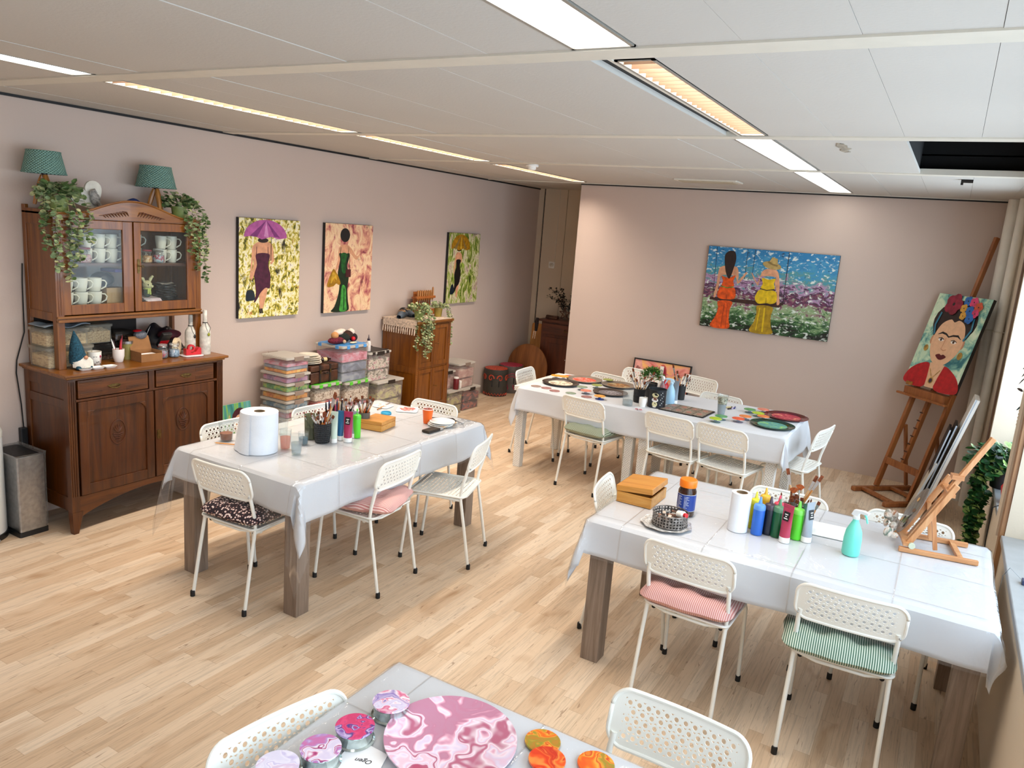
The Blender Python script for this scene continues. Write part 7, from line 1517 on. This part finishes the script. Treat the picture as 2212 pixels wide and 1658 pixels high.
m.xf(Mx).build('paint_smears', [P('smear_black', '#17171b', .5), P('smear_umber', '#6b4a2e', .5), P('smear_olive', '#5e6a3f', .5), P('smear_ochre', '#c79a5a', .5)], p, smooth=False)['kind'] = 'stuff'
m = MB(); rn = random.Random(5); 
for k in range(14): m.ell((rn.uniform(-.05, .0), W_ / 2 + rn.uniform(-.08, .08), .05 + rn.uniform(0, .08)), (rn.uniform(.008, .02), rn.uniform(.008, .02), rn.uniform(.012, .03)), 8, 6)
q = thing('crumpled_paint_rag', 'crumpled paint-stained rag on the ledge of the little easel', 'rag', t.location, t.rotation_euler[2]); m.build('rag', splat('stained_rag', [(.35, '#5d6f60'), (.48, '#b9ada0'), (.56, '#d8cabc'), (.65, '#a06a4a')], 30), q, smooth=False)
# -- back table -----------------------------------------------------------------------
def charger(u, v, r, rim, mid, label, z=ZB_, name='charger_plate'):
    x, y, _ = at(u, v, z); t = thing(name, label, 'plate', (x, y, z), 0, 'painted charger plates on the back table')
    MB().lathe([(r * .55, 0), (r * .6, .002), (r * .72, .010), (r, .014), (r, .018), (r * .70, .013), (r * .66, .009)], 48).build('rim', rim, t); MB().lathe([(r * .66, .009), (.0001, .0095)], 48).build('painted_centre', mid, t); return t
BRN = P('brown_glaze', '#3a2e28', .3, vary=.1); GRB = P('taupe_glaze', '#8d8073', .35, .3, vary=.1)
charger(1211, 829, .165, BRN, splat('cream_cells', [(.4, '#7a5a46'), (.48, '#e9dcc0'), (.6, '#f3ead6')], 22), 'dark brown charger plate with a cream painted centre, far left')
charger(1262, 822, .165, GRB, splat('red_white_cells', [(.42, '#e04a2a'), (.52, '#e04a2a'), (.56, '#f0dcd0'), (.62, '#d8331c')], 22), 'taupe charger plate with a bright red painted centre')
charger(1318, 850, .150, BRN, splat('grey_cells', [(.4, '#3a3436'), (.5, '#a7a3aa'), (.6, '#6a5f62')], 22), 'dark brown charger plate with a grey marbled centre')
charger(1336, 834, .155, GRB, splat('ochre_cells', [(.4, '#3a2c20'), (.5, '#c07a2e'), (.58, '#8c8a70'), (.66, '#e0c896')], 22), 'taupe charger plate with an ochre and black centre')
charger(1698, 902, .170, P('ruby_glaze', '#6b0e1c', .15, .3, vary=.1), splat('ruby_cells', [(.45, '#a8243c'), (.56, '#c44a5a'), (.63, '#e8a070')], 22), 'ruby red charger plate at the right of the back table')
charger(1668, 920, .165, P('bottle_green_glaze', '#0b3a2a', .12, .3, vary=.1), splat('green_cells', [(.40, '#4a8f86'), (.55, '#6aa59a'), (.63, '#9ccf4a')], 22), 'dark green charger plate with a sea-green centre')
CO = {'salmon': '#ec8a72', 'green': '#5c9f62', 'lime': '#b8d431', 'orange': '#f58a4a', 'vermilion': '#f2603a', 'amber': '#f0a83c', 'sage': '#8fa287', 'olive': '#9aa64a'}
LEGC = clear('clear_stand', '#e6eef4', .25, .05, .6, '#9fb0c4')
def stand(u, v, col, label, z=ZB_, r=.047, h=.026, base=None, name='coaster_on_stand'):
    x, y, _ = at(u, v, z); t = thing(name, label, 'coaster', (x, y, z), 0, 'round painted coasters on clear stands')
    MB().lathe([(r, h), (r, h + .004), (.0001, h + .0045)], 32).build('coaster', P('coaster_' + col, CO[col], .35, vary=.15, scale=30), t)
    MB().lathe([(r * .8, 0), (r * .8, .003), (r * .25, .006), (r * .25, h - .0005)], 24).build('stand', base or LEGC, t); return t
for u, v, c, lab in ((1201, 817, 'amber', 'amber coaster at the far left end of the back table'), (1217, 819, 'amber', 'amber coaster just behind the dark brown charger'), (1265, 850, 'salmon', 'salmon coaster in front of the red-centred charger'), (1289, 838, 'olive', 'yellow-green coaster between the left charger plates'), (1257, 842, 'sage', 'sage green coaster half under the red-centred charger'), (1313, 826, 'olive', 'olive coaster behind the ochre-centred charger'),
                     (1619, 891, 'green', 'green coaster, back row at the right, farthest left'), (1648, 891, 'salmon', 'salmon coaster in the back row behind the ruby charger'), (1637, 899, 'lime', 'lime coaster touching the ruby charger'), (1648, 906, 'orange', 'orange coaster in front of the ruby charger'), (1609, 906, 'orange', 'orange coaster overlapping the vermilion one'), (1594, 911, 'vermilion', 'vermilion coaster beside the orange pair'), (1557, 906, 'green', 'green coaster behind the lime one, near the mosaic mat'), (1545, 911, 'lime', 'lime coaster nearest the mosaic mat')):
    stand(u, v, c, lab)
stand(1295, 862, 'amber', 'amber coaster on a cobalt blue stand', base=P('cobalt_stand', '#2c4fa0', .4))
for u, v, c, lab in ((1158, 834, 'dusty rose and grey', 'leftmost'), (1180, 838, 'dusty rose', 'second from the left'), (1198, 844, 'dusty rose', 'third from the left'), (1233, 849, 'sage green', 'fourth from the left'), (1267, 857, 'dusty rose', 'fifth, beside the amber coaster'), (1230, 812, 'orange', 'at the far edge')):
    tag(MB().lathe([(.045, 0), (.045, .003), (.0001, .0032)], 30).build('flat_disc', P('disc_' + c.replace(' ', '_'), {'dusty rose': '#a3706c', 'sage green': '#8b9c86', 'orange': '#e26a38'}.get(c, '#9c8478'), .5, vary=.2, scale=30), loc=at(u, v, ZB_)), 'flat %s disc lying on the back table, %s' % (c, lab), 'disc', 'flat painted discs on the back table')
glass(1355, 875, ZB_, .042, .125, 'clear lidless glass jar in front of the ochre-centred charger', CLW, .35, 1.0, name='glass_jar', cat='jar')
x, y, _ = at(1379, 868, ZB_); cup(x, y, ZB_, .048, .115, BASK, 'black woven basket of brushes left of the printed tin', 'brush_basket', .9, 'basket')
brushes((x, y), .048, ZB_, 12, 41, 'artist brush standing in the black basket on the back table', 'brushes in the black basket, back table', (.23, .25, .21), .3, ('round', 'flat'), (3, 3, 0, 4))
for k in (0, 1): brush((x, y, ZB_ + .01), ((.10, .04, .26), (-.09, .02, .27))[k], 'flat', 4 if k == 0 else 3, .29, ('long white-handled brush leaning right over the printed tin', 'long beige brush leaning left over the glass jar')[k], 'brushes in the black basket, back table')
x, y, _ = at(1387, 878, ZB_); cup(x, y, ZB_, .030, .075, WHITE, 'small white paper cup next to the black basket', 'paper_cup', .78)
t = thing('red_wire_clip', 'tiny red and white scissors lying before the paper cup', 'scissors', at(1379, 884, ZB_ + .002)); MB().ring((-.018, .008, 0), .011, .002, 16, 5).ring((.014, .01, 0), .011, .002, 16, 5).build('finger_loops', P('pink_red_plastic', '#c9586a', .4), t); MB().bar((-.010, 0, 0), (.006, -.03, 0), .004, .002).bar((.008, 0, 0), (-.002, -.03, 0), .004, .002).build('blades', FERR, t, smooth=False)
x, y, _ = at(1417, 878, ZB_); t = thing('printed_tin', 'black tin printed with a cream cook figure, without lid', 'tin', (x, y, ZB_)); r = .072
MB().lathe([(r, 0), (r, .145), (r - .002, .145), (r - .002, .004), (.0001, .004)], 44).build('tin_body', P('black_print', '#10141a', .35, vary=0), t); MB().ring((0, 0, .146), r, .0028, 44, 6).build('rim', P('tin_rim', '#2a3138', .4, .5), t); MB().lathe([(r - .003, .12), (.0001, .121)], 40).build('powder', P('pale_powder', '#cfd6e0', .9), t)
af = math.atan2(-y, -x) - .20; CM = [P('cream_print', '#d8d0a0', .5), P('print_white', '#e2e0dc', .5), P('print_skin', '#7a4a34', .5), BLKPL]; m = MB()
def wr(pts, mi, o=0.0): m.mat(mi).add([((r + .0012 + o) * math.cos(af + a / r), (r + .0012 + o) * math.sin(af + a / r), b) for a, b in pts], [tuple(range(len(pts)))])
wr(el(0, .108, .027, .016), 0); wr(el(0, .096, .020, .008), 0, .0002); wr(el(0, .080, .020, .014), 2, .0004); wr(el(0, .068, .026, .016), 1, .0006); wr(el(0, .078, .010, .007), 2, .0008); wr(el(0, .034, .021, .022), 0, .0002); wr(el(0, .012, .014, .005), 1, .0004)
for k in range(8): wr(el(.045 + .012 * (k % 3), .03 + .014 * k, .003, .0045, 6), 1)
m.build('cook_print', CM, t, smooth=False)
x, y, _ = at(1404, 856, ZB_); t = thing('potted_plant', 'small bushy green plant in a black pot on the back table', 'plant', (x, y, ZB_)); MB().lathe([(.045, 0), (.055, .12), (.052, .12), (.042, .01)], 26).lathe([(.052, .112), (.0001, .114)], 24).build('pot', BLKPL, t)
m = MB(); rn = random.Random(14); LG = [P('fresh_leaf', '#3c7a24', .6, vary=.3, scale=60), P('dark_fresh_leaf', '#255217', .6, vary=.3, scale=60), P('light_fresh_leaf', '#6fa63e', .6, vary=.2)]
for k in range(900):
    a, e = rn.uniform(0, 2 * PI), rn.uniform(-.2, 1.5); q = rn.uniform(.5, 1); p_ = Vector((.105 * q * math.cos(a) * math.cos(e), .105 * q * math.sin(a) * math.cos(e), .165 + .085 * q * math.sin(e))); leaf(m, p_, (math.cos(a) + rn.uniform(-.8, .8), math.sin(a) + rn.uniform(-.8, .8), rn.uniform(-.2, 1)), (0, 0, 1), .024, .009, rn.choice((0, 0, 1, 2)))
m.build('foliage', LG, t, smooth=False)
LBL = P('pale_blue_plastic', '#a9d3ee', .35, vary=.02)
spray(1446, 872, ZB_, .038, .215, LBL, P('ice_blue_head', '#c4e0f2', .35), 'pale blue spray bottle beside the printed tin', R(190))
spray(1427, 862, ZB_, .034, .205, clear('clear_bottle', '#efeef0', .2, .05, .6, '#dddddd'), WHITE, 'clear spray bottle with white nozzle and red collar behind the tin', R(150), RED)
t = thing('red_collar_bottle', 'bright red bottle shoulder seen behind the printed tin', 'bottle', at(1432, 860, ZB_)); MB().lathe([(.036, 0), (.038, .10), (.030, .13), (.014, .145), (.012, .16)], 24).build('bottle_body', RED, t)
paint_tube(1456, 870, ZB_, .026, .175, C_('silver_blue_tube', '#8e9aa6'), 'silver-grey paint tube with white cap beside the pale blue spray bottle', R(-20), lab=False)
x, y, _ = at(1468, 862, ZB_); cup(x, y, ZB_, .042, .125, BLKPL, 'tall black holder of brushes at the right of the plant group', 'brush_holder', .92, 'holder')
brushes((x, y), .042, ZB_, 12, 51, 'thin artist brush in the tall black holder', 'brushes in the tall black holder', (.24, .21, .26), .3, ('round', 'flat'), (3, 1, 2, 4))
brush((x - .01, y, ZB_ + .01), (-.10, .03, .30), 'flat', 3, .31, 'long beige brush leaning left from the tall black holder', 'brushes in the tall black holder')
ps = [at(1429, 884.5, ZB_), at(1462.5, 872.6, ZB_), at(1540.6, 887.8, ZB_), at(1502.6, 904, ZB_)]
c = sum((Vector(p_) for p_ in ps), Vector()) / 4; a = Vector(ps[2]) - Vector(ps[1]); t = thing('mosaic_mat', 'rectangular mosaic mat of eight brown and red tiles with a black border', 'mat', (c[0], c[1], ZB_), math.atan2(a[1], a[0])); w, d = .37, .30
MB().prism(rrect(w, d, .01, 3), 0, .006).build('board', BLKPL, t, smooth=False); TM_ = [splat('mosaic_brown', [(.35, '#3d3028'), (.45, '#a2917c'), (.53, '#5f5044'), (.62, '#c9bca6')], 70), splat('mosaic_red', [(.35, '#a0402e'), (.5, '#c98a78'), (.6, '#7d6f60')], 70)]
for i in range(4):
    for j in range(2): m = MB(); X_0, Y_0 = -w / 2 + .012 + i * (w - .02) / 4, -d / 2 + .012 + j * (d - .02) / 2; m.box(X_0, Y_0, .006, X_0 + (w - .02) / 4 - .006, Y_0 + (d - .02) / 2 - .006, .009); m.mat(1).prism(el(X_0 + .04, Y_0 + .065, .022, .028, 14), .009, .0096); m.build('mosaic_tile', TM_, t, smooth=False)
x, y, _ = at(1557, 895, ZB_); t = thing('shell_vase', 'glass tumbler layered with shells above milky water on the back table', 'vase', (x, y, ZB_)); r, h = .044, .165
MB().lathe([(r * .62, 0), (r * .95, h * .92), (r, h), (r - .002, h), (r * .93, h * .92), (r * .60, .004)], 30, caps=False).build('tumbler', GLASS, t); MB().lathe([(r * .60, .004), (r * .78, h * .52), (.0001, h * .52)], 28).build('milky_water', clear('milky_water', '#dfe4e8', .5, .05, .4, '#aab4ba'), t); MB().lathe([(r * .78, h * .53), (r * .88, h * .85), (.0001, h * .86)], 28).build('shells', splat('shell_mix', [(.35, '#3c3a2c'), (.48, '#8d8a6e'), (.58, '#c9c3ac')], 60), t)
for k, (u, v, cc, nm) in enumerate(((1574, 879, '#d9c48a', 'cream'), (1577, 882, '#2a1a12', 'dark brown'), (1583, 881, '#c9b6cf', 'lilac'), (1587, 880, '#27357a', 'navy blue'))):
    t = thing('short_marker', nm + ' short marker lying near the shell tumbler', 'marker', at(u, v, ZB_ + .007), R(60 + 12 * k)); MB().tube([(-.03, 0, 0), (.025, 0, 0)], .006, 10).build('barrel', C_('marker_' + nm.replace(' ', '_'), cc), t); MB().tube([(.025, 0, 0), (.04, 0, 0)], [.0065, .004], 10).build('cap', BLKPL, t)
# -- nearest table --------------------------------------------------------------------
def pour(name, stops, sc=3.0, seed=0, warp=2.4):
    t = NT(name); v = t.coord((sc, sc, sc)); mp = v.node; mp.inputs['Location'].default_value = (seed * 1.37, seed * .71, 0)
    n = t.new('ShaderNodeTexNoise'); n.inputs['Scale'].default_value = 1.6; n.inputs['Detail'].default_value = 2; t.link(v, n.inputs['Vector'])
    s = t.new('ShaderNodeVectorMath', operation='MULTIPLY_ADD'); t.link(n.outputs['Color'], s.inputs[0]); s.inputs[1].default_value = (warp, warp, warp); t.link(v, s.inputs[2])
    n2 = t.noise(s.outputs[0], .8, 2, .4, .9); w = t.math('MULTIPLY_ADD', t.math('SINE', t.math('MULTIPLY', n2, 26.0)), .26, n2)
    t.link(t.ramp(w, stops), t.b.inputs['Base Color']); t.b.inputs['Roughness'].default_value = .12; t.b.inputs['Coat Weight'].default_value = .4; return t.m
x, y, _ = at(973, 1603, ZV); t = thing('pour_painted_plate', 'large round plate with marbled pink and white poured paint', 'plate', (x, y, ZV))
MB().lathe([(.10, 0), (.11, .002), (.125, .008), (.172, .015), (.172, .019), (.124, .013), (.112, .010), (.0001, .010)], 72).build('plate', pour('pink_marble', [(.05, '#bd8ba2'), (.25, '#c07f98'), (.36, '#e2a9bd'), (.45, '#efdce6'), (.55, '#dccbe0'), (.62, '#e5b5c8'), (.70, '#f0dfe8'), (.80, '#b96a84'), (.95, '#b8506f')], 5, 1, 1.5), t)
TINW = P('mirrored_holder', '#c3cecb', .12, .85, vary=.3, scale=30)
for k, (u, v, st, lab) in enumerate(((845, 1513, [(.1, '#e3dced'), (.3, '#cfc0de'), (.42, '#f1eaf2'), (.52, '#d96a8f'), (.6, '#efdbe6'), (.72, '#8f78bb'), (.9, '#e8dcea')], 'lilac and rose, at the table corner'), (767, 1566, [(.1, '#d3245c'), (.3, '#c2306c'), (.42, '#7a5fa8'), (.52, '#cdb6dc'), (.6, '#4e3f86'), (.72, '#e04b7b'), (.9, '#b93060')], 'crimson and violet, second from the corner'), (693, 1613, [(.1, '#cfc2df'), (.3, '#eee3ee'), (.42, '#c4588a'), (.52, '#8d3a6a'), (.6, '#f2e7ee'), (.72, '#b490c8'), (.9, '#d9447c')], 'white and plum, third from the corner'), (600, 1650, [(.1, '#d9d3ea'), (.35, '#e9e3f1'), (.5, '#c9bfe2'), (.6, '#efe9f4'), (.75, '#dcc6dd'), (.9, '#cfc6e4')], 'very pale lilac, cut off by the picture edge'))):
    x, y, _ = at(u, v, ZV + .040); t = thing('poured_coaster', 'round coaster on a glass holder, ' + lab, 'coaster', (x, y, ZV), 0, 'poured-paint coasters on glass holders')
    MB().lathe([(.050, .0355), (.050, .040), (.0001, .0402)], 48).build('coaster', pour('pour_%d' % k, st, 10, 3 + k * 2.3, 1.3), t); MB().lathe([(.051, 0), (.052, .003), (.047, .006), (.046, .030), (.049, .0345)], 40).build('glass_holder', TINW, t)
for k, (u, v, lab) in enumerate(((1172, 1603, 'amber and red, farthest'), (1181, 1647, 'vermilion, overlapping the farthest one'), (1287, 1652, 'gold and red, at the right'))):
    x, y, _ = at(u, v, ZV); z = ZV + (.0 if k == 0 else .0065 if k == 1 else 0)
    tag(MB().lathe([(.047, 0), (.048, .003), (.047, .006), (.0001, .0062)], 44).build('orange_coaster', pour('pour_orange_%d' % k, [(.1, '#d8420f'), (.3, '#ee7a1c'), (.42, '#f2a63a'), (.52, '#c93a12'), (.6, '#e8952e'), (.75, '#8f8a2a'), (.9, '#e0541a')] if k != 1 else [(.1, '#d2300c'), (.4, '#e8501a'), (.55, '#f2873a'), (.7, '#c42a0e'), (.9, '#e85a20')], 9, 9 + 3 * k, 1.2), loc=(x, y, z)), 'round orange poured coaster, ' + lab, 'coaster', 'orange coasters on the nearest table')
pp = [at(770, 1594, ZV + .0006), at(838, 1630, ZV + .0006), at(800, 1700, ZV + .0006), at(700, 1670, ZV + .0006)]; c = Vector(pp[0]); t = thing('note_paper', 'white sheet with a handwritten name on the nearest table', 'paper', c)
MB().add([tuple(Vector(p_) - c) for p_ in pp] + [tuple(Vector(p_) - c + Vector((0, 0, .0006))) for p_ in pp], [(0, 1, 2, 3), (7, 6, 5, 4), (0, 4, 5, 1), (1, 5, 6, 2), (2, 6, 7, 3), (3, 7, 4, 0)]).build('sheet', PAPER, t, smooth=False)
def writing(txt, size, parent, name, m, loc, rot, ext=.0002):
    cu = bpy.data.curves.new(name, 'FONT'); cu.body = txt; cu.size = size; cu.extrude = ext; cu.align_x = 'CENTER'; cu.align_y = 'CENTER'; cu.shear = .3
    tmp = bpy.data.objects.new(name, cu); me = bpy.data.meshes.new_from_object(tmp); bpy.data.objects.remove(tmp); me.materials.append(m); o = bpy.data.objects.new(name, me); COL.objects.link(o); o.parent = parent; o.location = loc; o.rotation_euler = rot; return o
w_ = Vector(at(786, 1643, ZV + .0016)) - c; writing('Ogen', .020, t, 'handwriting', BLACK, w_, (0, 0, R(200)))
# ================================================================ RIGHT-HAND CORNER
# floor easel with the portrait (a = lateral axis, lean backwards)
PHI, TH = -0.81, 0.256; EX, EY = -0.178, 7.173
E1 = Vector((math.cos(PHI), math.sin(PHI), 0)); E2 = Vector((-math.sin(PHI), math.cos(PHI), 0)); UP = E2 * math.sin(TH) + Vector((0, 0, math.cos(TH)))
EO = wood('easel_oak', '#6e3a16', '#99592a', '#b0713c', 8, 'z', .4); t = thing('floor_easel', 'tall brown wooden studio easel in the back right corner', 'easel', (EX, EY, 0), PHI)
st, ct = math.sin(TH), math.cos(TH)
def L_(a, s, o=0.0): return (a, s * st + o * ct, s * ct - o * st)       # easel-local point: a across, s up along the lean, o behind
for a in (-.20, .20):
    MB().bar(L_(a, .05, .012), L_(a, 1.04, .012), .045, .030, (1, 0, 0)).build('upright', EO, t, smooth=False, bevel=.003)
    m = MB().bar((a, -.22, .0215), (a, .40, .0215), .05, .042); m.build('foot_runner', EO, t, smooth=False, bevel=.012, seg=3)
    MB().bar((a, .34, .05), (a * .9, .20, .62), .025, .022, (1, 0, 0)).build('rear_strut', EO, t, smooth=False)
MB().bar((-.21, -.12, .028), (.21, -.12, .028), .045, .024).build('cross_bar', EO, t, smooth=False, bevel=.002)
MB().bar((-.21, .18, .028), (.21, .18, .028), .045, .024).build('cross_bar', EO, t, smooth=False, bevel=.002)
MB().bar(L_(-.2, .30, -.0), L_(.2, .30, -.0), .020, .06, (0, 0, 1)).build('cross_bar', EO, t, smooth=False, bevel=.002)
MB().bar(L_(-.03, .30, .03), L_(-.033, 2.368, .03), .040, .030, (1, 0, 0)).build('mast', EO, t, smooth=False, bevel=.003)
MB().bar(L_(-.262, .955, -.01), L_(.20, .955, -.01), .09, .065, (0, 0, 1)).bar(L_(-.32, .905, -.055), L_(.24, .905, -.055), .03, .018, (0, 0, 1)).build('canvas_tray', EO, t, smooth=False, bevel=.003)
for k in range(14): MB().bar(L_(-.052, .36 + k * .036, .006), L_(-.018, .36 + k * .036, .006), .004, .010).build('ratchet_tooth', P('dark_easel_slot', '#3a1d0c', .6), t, smooth=False) if k % 2 == 0 else None
o = thing('wooden_block', 'small multicoloured wooden block on the floor easel tray', 'block', t.matrix_basis @ Vector(L_(-.24, .995, -.03)), PHI); MB().box(-.03, -.02, 0, .03, .02, .03).build('block', P('block_stripe', '#a06a2c', .6, vary=.4, scale=60), o, smooth=False)
mats = [K_[k] for k in ('face', 'face_shadow', 'hair', 'red', 'lips', 'eye', 'white', 'flower_red', 'flower_pink', 'flower_blue', 'flower_gold', 'flower_coral', 'teal_ribbon', 'gold', 'amethyst', 'black', 'green')]
def fl(cx, cy, r, mi): 
    o = [(mi, el(cx + r * .55 * math.cos(R(72 * k)), cy + r * .40 * math.sin(R(72 * k)), r * .55, r * .40, 10)) for k in range(5)]; return o + [(15, el(cx, cy, r * .16, r * .12, 8))]
sh = [(2, el(.50, .72, .40, .22)), (2, spl([(.16, .60), (.14, .72), (.25, .88), (.5, .95), (.76, .88), (.86, .72), (.84, .60), (.72, .52), (.28, .52)])), (3, spl([(.0, .0), (.0, .12), (.16, .22), (.36, .24), (.40, .0)])), (3, spl([(.60, .0), (.62, .24), (.84, .20), (1.0, .10), (1.0, .0)])), (0, [(.36, .26), (.64, .26), (.60, .12), (.58, 0), (.42, 0), (.40, .12)]),
      (1, el(.22, .50, .035, .05)), (1, el(.79, .50, .035, .05)), (0, spl([(.24, .60), (.22, .48), (.26, .38), (.36, .28), (.50, .24), (.64, .28), (.75, .38), (.79, .48), (.77, .60), (.70, .70), (.58, .74), (.50, .715), (.42, .74), (.30, .69)])),
      (15, stroke([(.29, .565), (.36, .59), (.44, .58), (.50, .555), (.57, .575), (.66, .58), (.73, .55)], [.003, .011, .010, .008, .010, .011, .003])), (6, el(.385, .515, .052, .017)), (6, el(.625, .51, .052, .017)), (5, el(.385, .515, .02, .015)), (5, el(.625, .51, .02, .015)), (15, stroke([(.33, .525), (.385, .535), (.44, .52)], .004)), (15, stroke([(.57, .52), (.625, .53), (.68, .515)], .004)),
      (1, stroke([(.47, .54), (.46, .46), (.45, .42), (.50, .405), (.55, .42)], .006)), (4, spl([(.40, .345), (.46, .365), (.50, .355), (.54, .365), (.60, .345), (.55, .315), (.50, .305), (.45, .315)])), (13, el(.17, .40, .04, .035)), (13, el(.83, .385, .045, .04)), (13, stroke([(.40, .20), (.50, .10), (.60, .20)], .005)), (13, el(.50, .075, .045, .034)), (14, el(.50, .075, .03, .024)),
      (12, stroke([(.20, .80), (.17, .66), (.22, .56)], .015)), (12, stroke([(.82, .78), (.85, .66), (.78, .54)], .015))] + fl(.36, .90, .15, 7) + fl(.60, .95, .07, 9) + fl(.71, .945, .07, 8) + fl(.82, .90, .07, 11) + fl(.58, .87, .06, 10) + fl(.70, .85, .07, 9) + fl(.81, .83, .06, 8) + fl(.62, .79, .055, 10) + fl(.75, .77, .07, 9)
pc = t.matrix_basis @ Vector(L_(-.033, 1.014, -.036)) + Vector((0, 0, .0))
o = canvas('canvas_painting', 'portrait painting of a dark-haired woman with flowers in her hair, on the floor easel', .571, .819, pc, PHI, dabs('art_mint_sea', [(.35, '#2a6a72'), (.46, '#7fb5a4'), (.55, '#bfd8b8'), (.66, '#d8e6c9')], (6, 6, 5), 5, .5, 1.2, bumps=.4), sh, mats, d=.030); o.rotation_euler = (-TH, 0, PHI)
# canvases stacked in the corner
for x, yn, w, h, tilt, mm, lab in ((.0, 6.78, .26, .78, R(12), BLKPL, 'black framed board leaning in the corner, nearest the easel'), (.022, 6.80, .26, .82, R(12.5), BLKPL, 'black board with a pale edge, second in the corner stack'), (.047, 6.78, .30, 1.06, R(13.6), WHITE, 'tall white canvas leaning in the corner stack'), (-.035, 6.74, .22, .50, R(17), P('raw_canvas', '#cfc5b4', .8), 'small cream canvas edge low in the corner stack')):
    o = tag(MB().box(-w / 2, 0, 0, w / 2, .034 if mm is WHITE else .018, h).mat(1).box(w / 2, .004, 0, w / 2 + .001, .014, h).build('leaning_canvas', [mm, P('pale_edge', '#b9c2cc', .6)], loc=(x, yn + w / 2, .001), smooth=False), lab, 'canvas', 'canvases leaning in the corner'); o.rotation_euler = (-tilt, 0, R(-90))
# framed picture leaning behind the back table
t = canvas('framed_picture', 'pink and peach picture in a black frame behind the back table plant', .62, .46, (-2.53, 7.67, .33), 0, dabs('art_peach_waves', [(.35, '#c9524a'), (.46, '#e79a8c'), (.54, '#f2b26a'), (.64, '#f0c98a'), (.72, '#dd8f98')], (2.2, 2, 4.5), 3, .4, 1.0),
   [(0, [(.0, .35), (.0, 1), (.12, 1), (.20, .5), (.1, .3)]), (1, el(.50, .60, .10, .34, 24, 0, 360, -4)), (2, el(.50, .60, .085, .30, 24, 0, 360, -4)), (3, [(.47, .9), (.54, .9), (.54, .35), (.47, .35)]), (1, stroke([(.2, .12), (.5, .3), (.9, .25)], .02))], [K_['rose'], K_['rose_deep'], K_['flower_red'], K_['white']], 'picture', .02)
MB().box(-.32, -.008, 0, .32, .022, .012).box(-.32, -.008, .448, .32, .022, .462).box(-.32, -.008, .012, -.308, .022, .448).box(.308, -.008, .012, .32, .022, .448).build('frame', BLKPL, t, smooth=False)
writing('Be', .05, t, 'lettering', K_['lips'], (-.265, -.0045, .36), (R(90), 0, 0)).parent = t
t.rotation_euler = (R(-9), 0, R(-1)); tag(MB().box(-.30, -.13, 0, .30, .10, .328).build('low_crate', KRAFT, loc=(-2.53, 7.66, 0), smooth=False), 'plain cardboard carton under the framed picture', 'carton')
# window sill plants
t = trailing('trailing_plant', 'lush dark green pothos trailing down from the far window sill', (XR + .02, 5.35, ZS + .001), .07, .11, P('dark_pot', '#2a2426', .4), [(-.03, -.02, -.10, -.02, .55, 7), (-.04, .03, -.11, .04, .62, 7), (-.03, .06, -.10, .10, .50, 7), (-.02, -.06, -.09, -.09, .40, 6), (-.04, 0, -.12, .01, .36, 6)], 8, 330, .05, (0, 0, 1, 2), .20)
for ch in t.children:
    if ch.name.startswith(('foliage', 'vine')):
        for k, mm in enumerate((P('dark_pothos_leaf', '#1c4a22', .45, vary=.3, scale=30), P('pothos_leaf', '#2f6a30', .45, vary=.3, scale=30), P('variegated_leaf', '#9dbb6a', .5, vary=.3, scale=30))): ch.data.materials[k] = mm
t = thing('red_lantern', 'bright red lantern on the far window sill under the plant', 'lantern', (XR + .08, 5.02, ZS + .001)); MB().lathe([(.05, 0), (.075, .03), (.085, .09), (.06, .14), (.03, .16)], 8).build('lantern_body', RED, t, smooth=False); MB().lathe([(.065, .145), (.07, .16), (.03, .20), (.0001, .205)], 20).build('dark_cap', P('dark_pot', '#2a2426', .4), t); MB().ring((0, 0, .175), .04, .004, 20, 6, 'x').build('gold_ring', BRASS, t)
t = thing('sill_cable', 'thin dark cable hanging from the far window sill', 'cable', (XR - .02, 4.9, ZS)); MB().tube([(.10, .08, .01), (.03, .02, .012), (-.012, .0, -.01), (-.014, -.03, -.2), (-.006, -.06, -.4), (.0, -.08, -.6)], .0035, 6).build('cord', BLACK, t); MB().prism(rrect(.05, .03, .008, 3), 0, .018).xf(Matrix.Translation((.10, .08, .0))).build('connector', P('grey_connector', '#3b4046', .4), t)
t = thing('sill_plug', 'small dark blue plug with a thin wire on the near window sill', 'plug', (XR + .045, 3.74, ZS + .001)); MB().box(-.014, -.02, 0, .014, .02, .02).build('plug_body', P('navy_plug', '#27355a', .4), t, smooth=False, bevel=.002); MB().tube([(-.01, 0, .012), (-.055, .08, .03), (-.066, .16, -.04), (-.068, .17, -.3)], .0015, 5).build('wire', P('pale_wire', '#a9b0b6', .5), t)
t = thing('hanging_feather_charm', 'dark teal feather charm with wooden beads hanging in the far window', 'wind charm', (XR + .06, 5.55, 1.15)); 
m = MB(); rn = random.Random(77)
for k in range(26): leaf(m, (rn.uniform(-.01, .01), rn.uniform(-.02, .02), .05 + .012 * k), (rn.uniform(-.4, .4), rn.uniform(-1, 1), rn.uniform(-1.0, .1)), (1, 0, 0), .07, .018, k % 2)
m.build('feathers', [P('teal_feather', '#1d3f4a', .8, vary=.3), P('brown_feather', '#3a2420', .8, vary=.3)], t, smooth=False)
for k in range(5): MB().ell((0, 0, .04 - .022 * k), .012, 12, 8).build('bead', P('bead_wood', '#c39a7a', .6), t)
MB().tube([(0, 0, .35), (0, .0, ZH - 1.15)], .001, 4).build('thread', P('thread_grey', '#8d8d8d', .8), t)
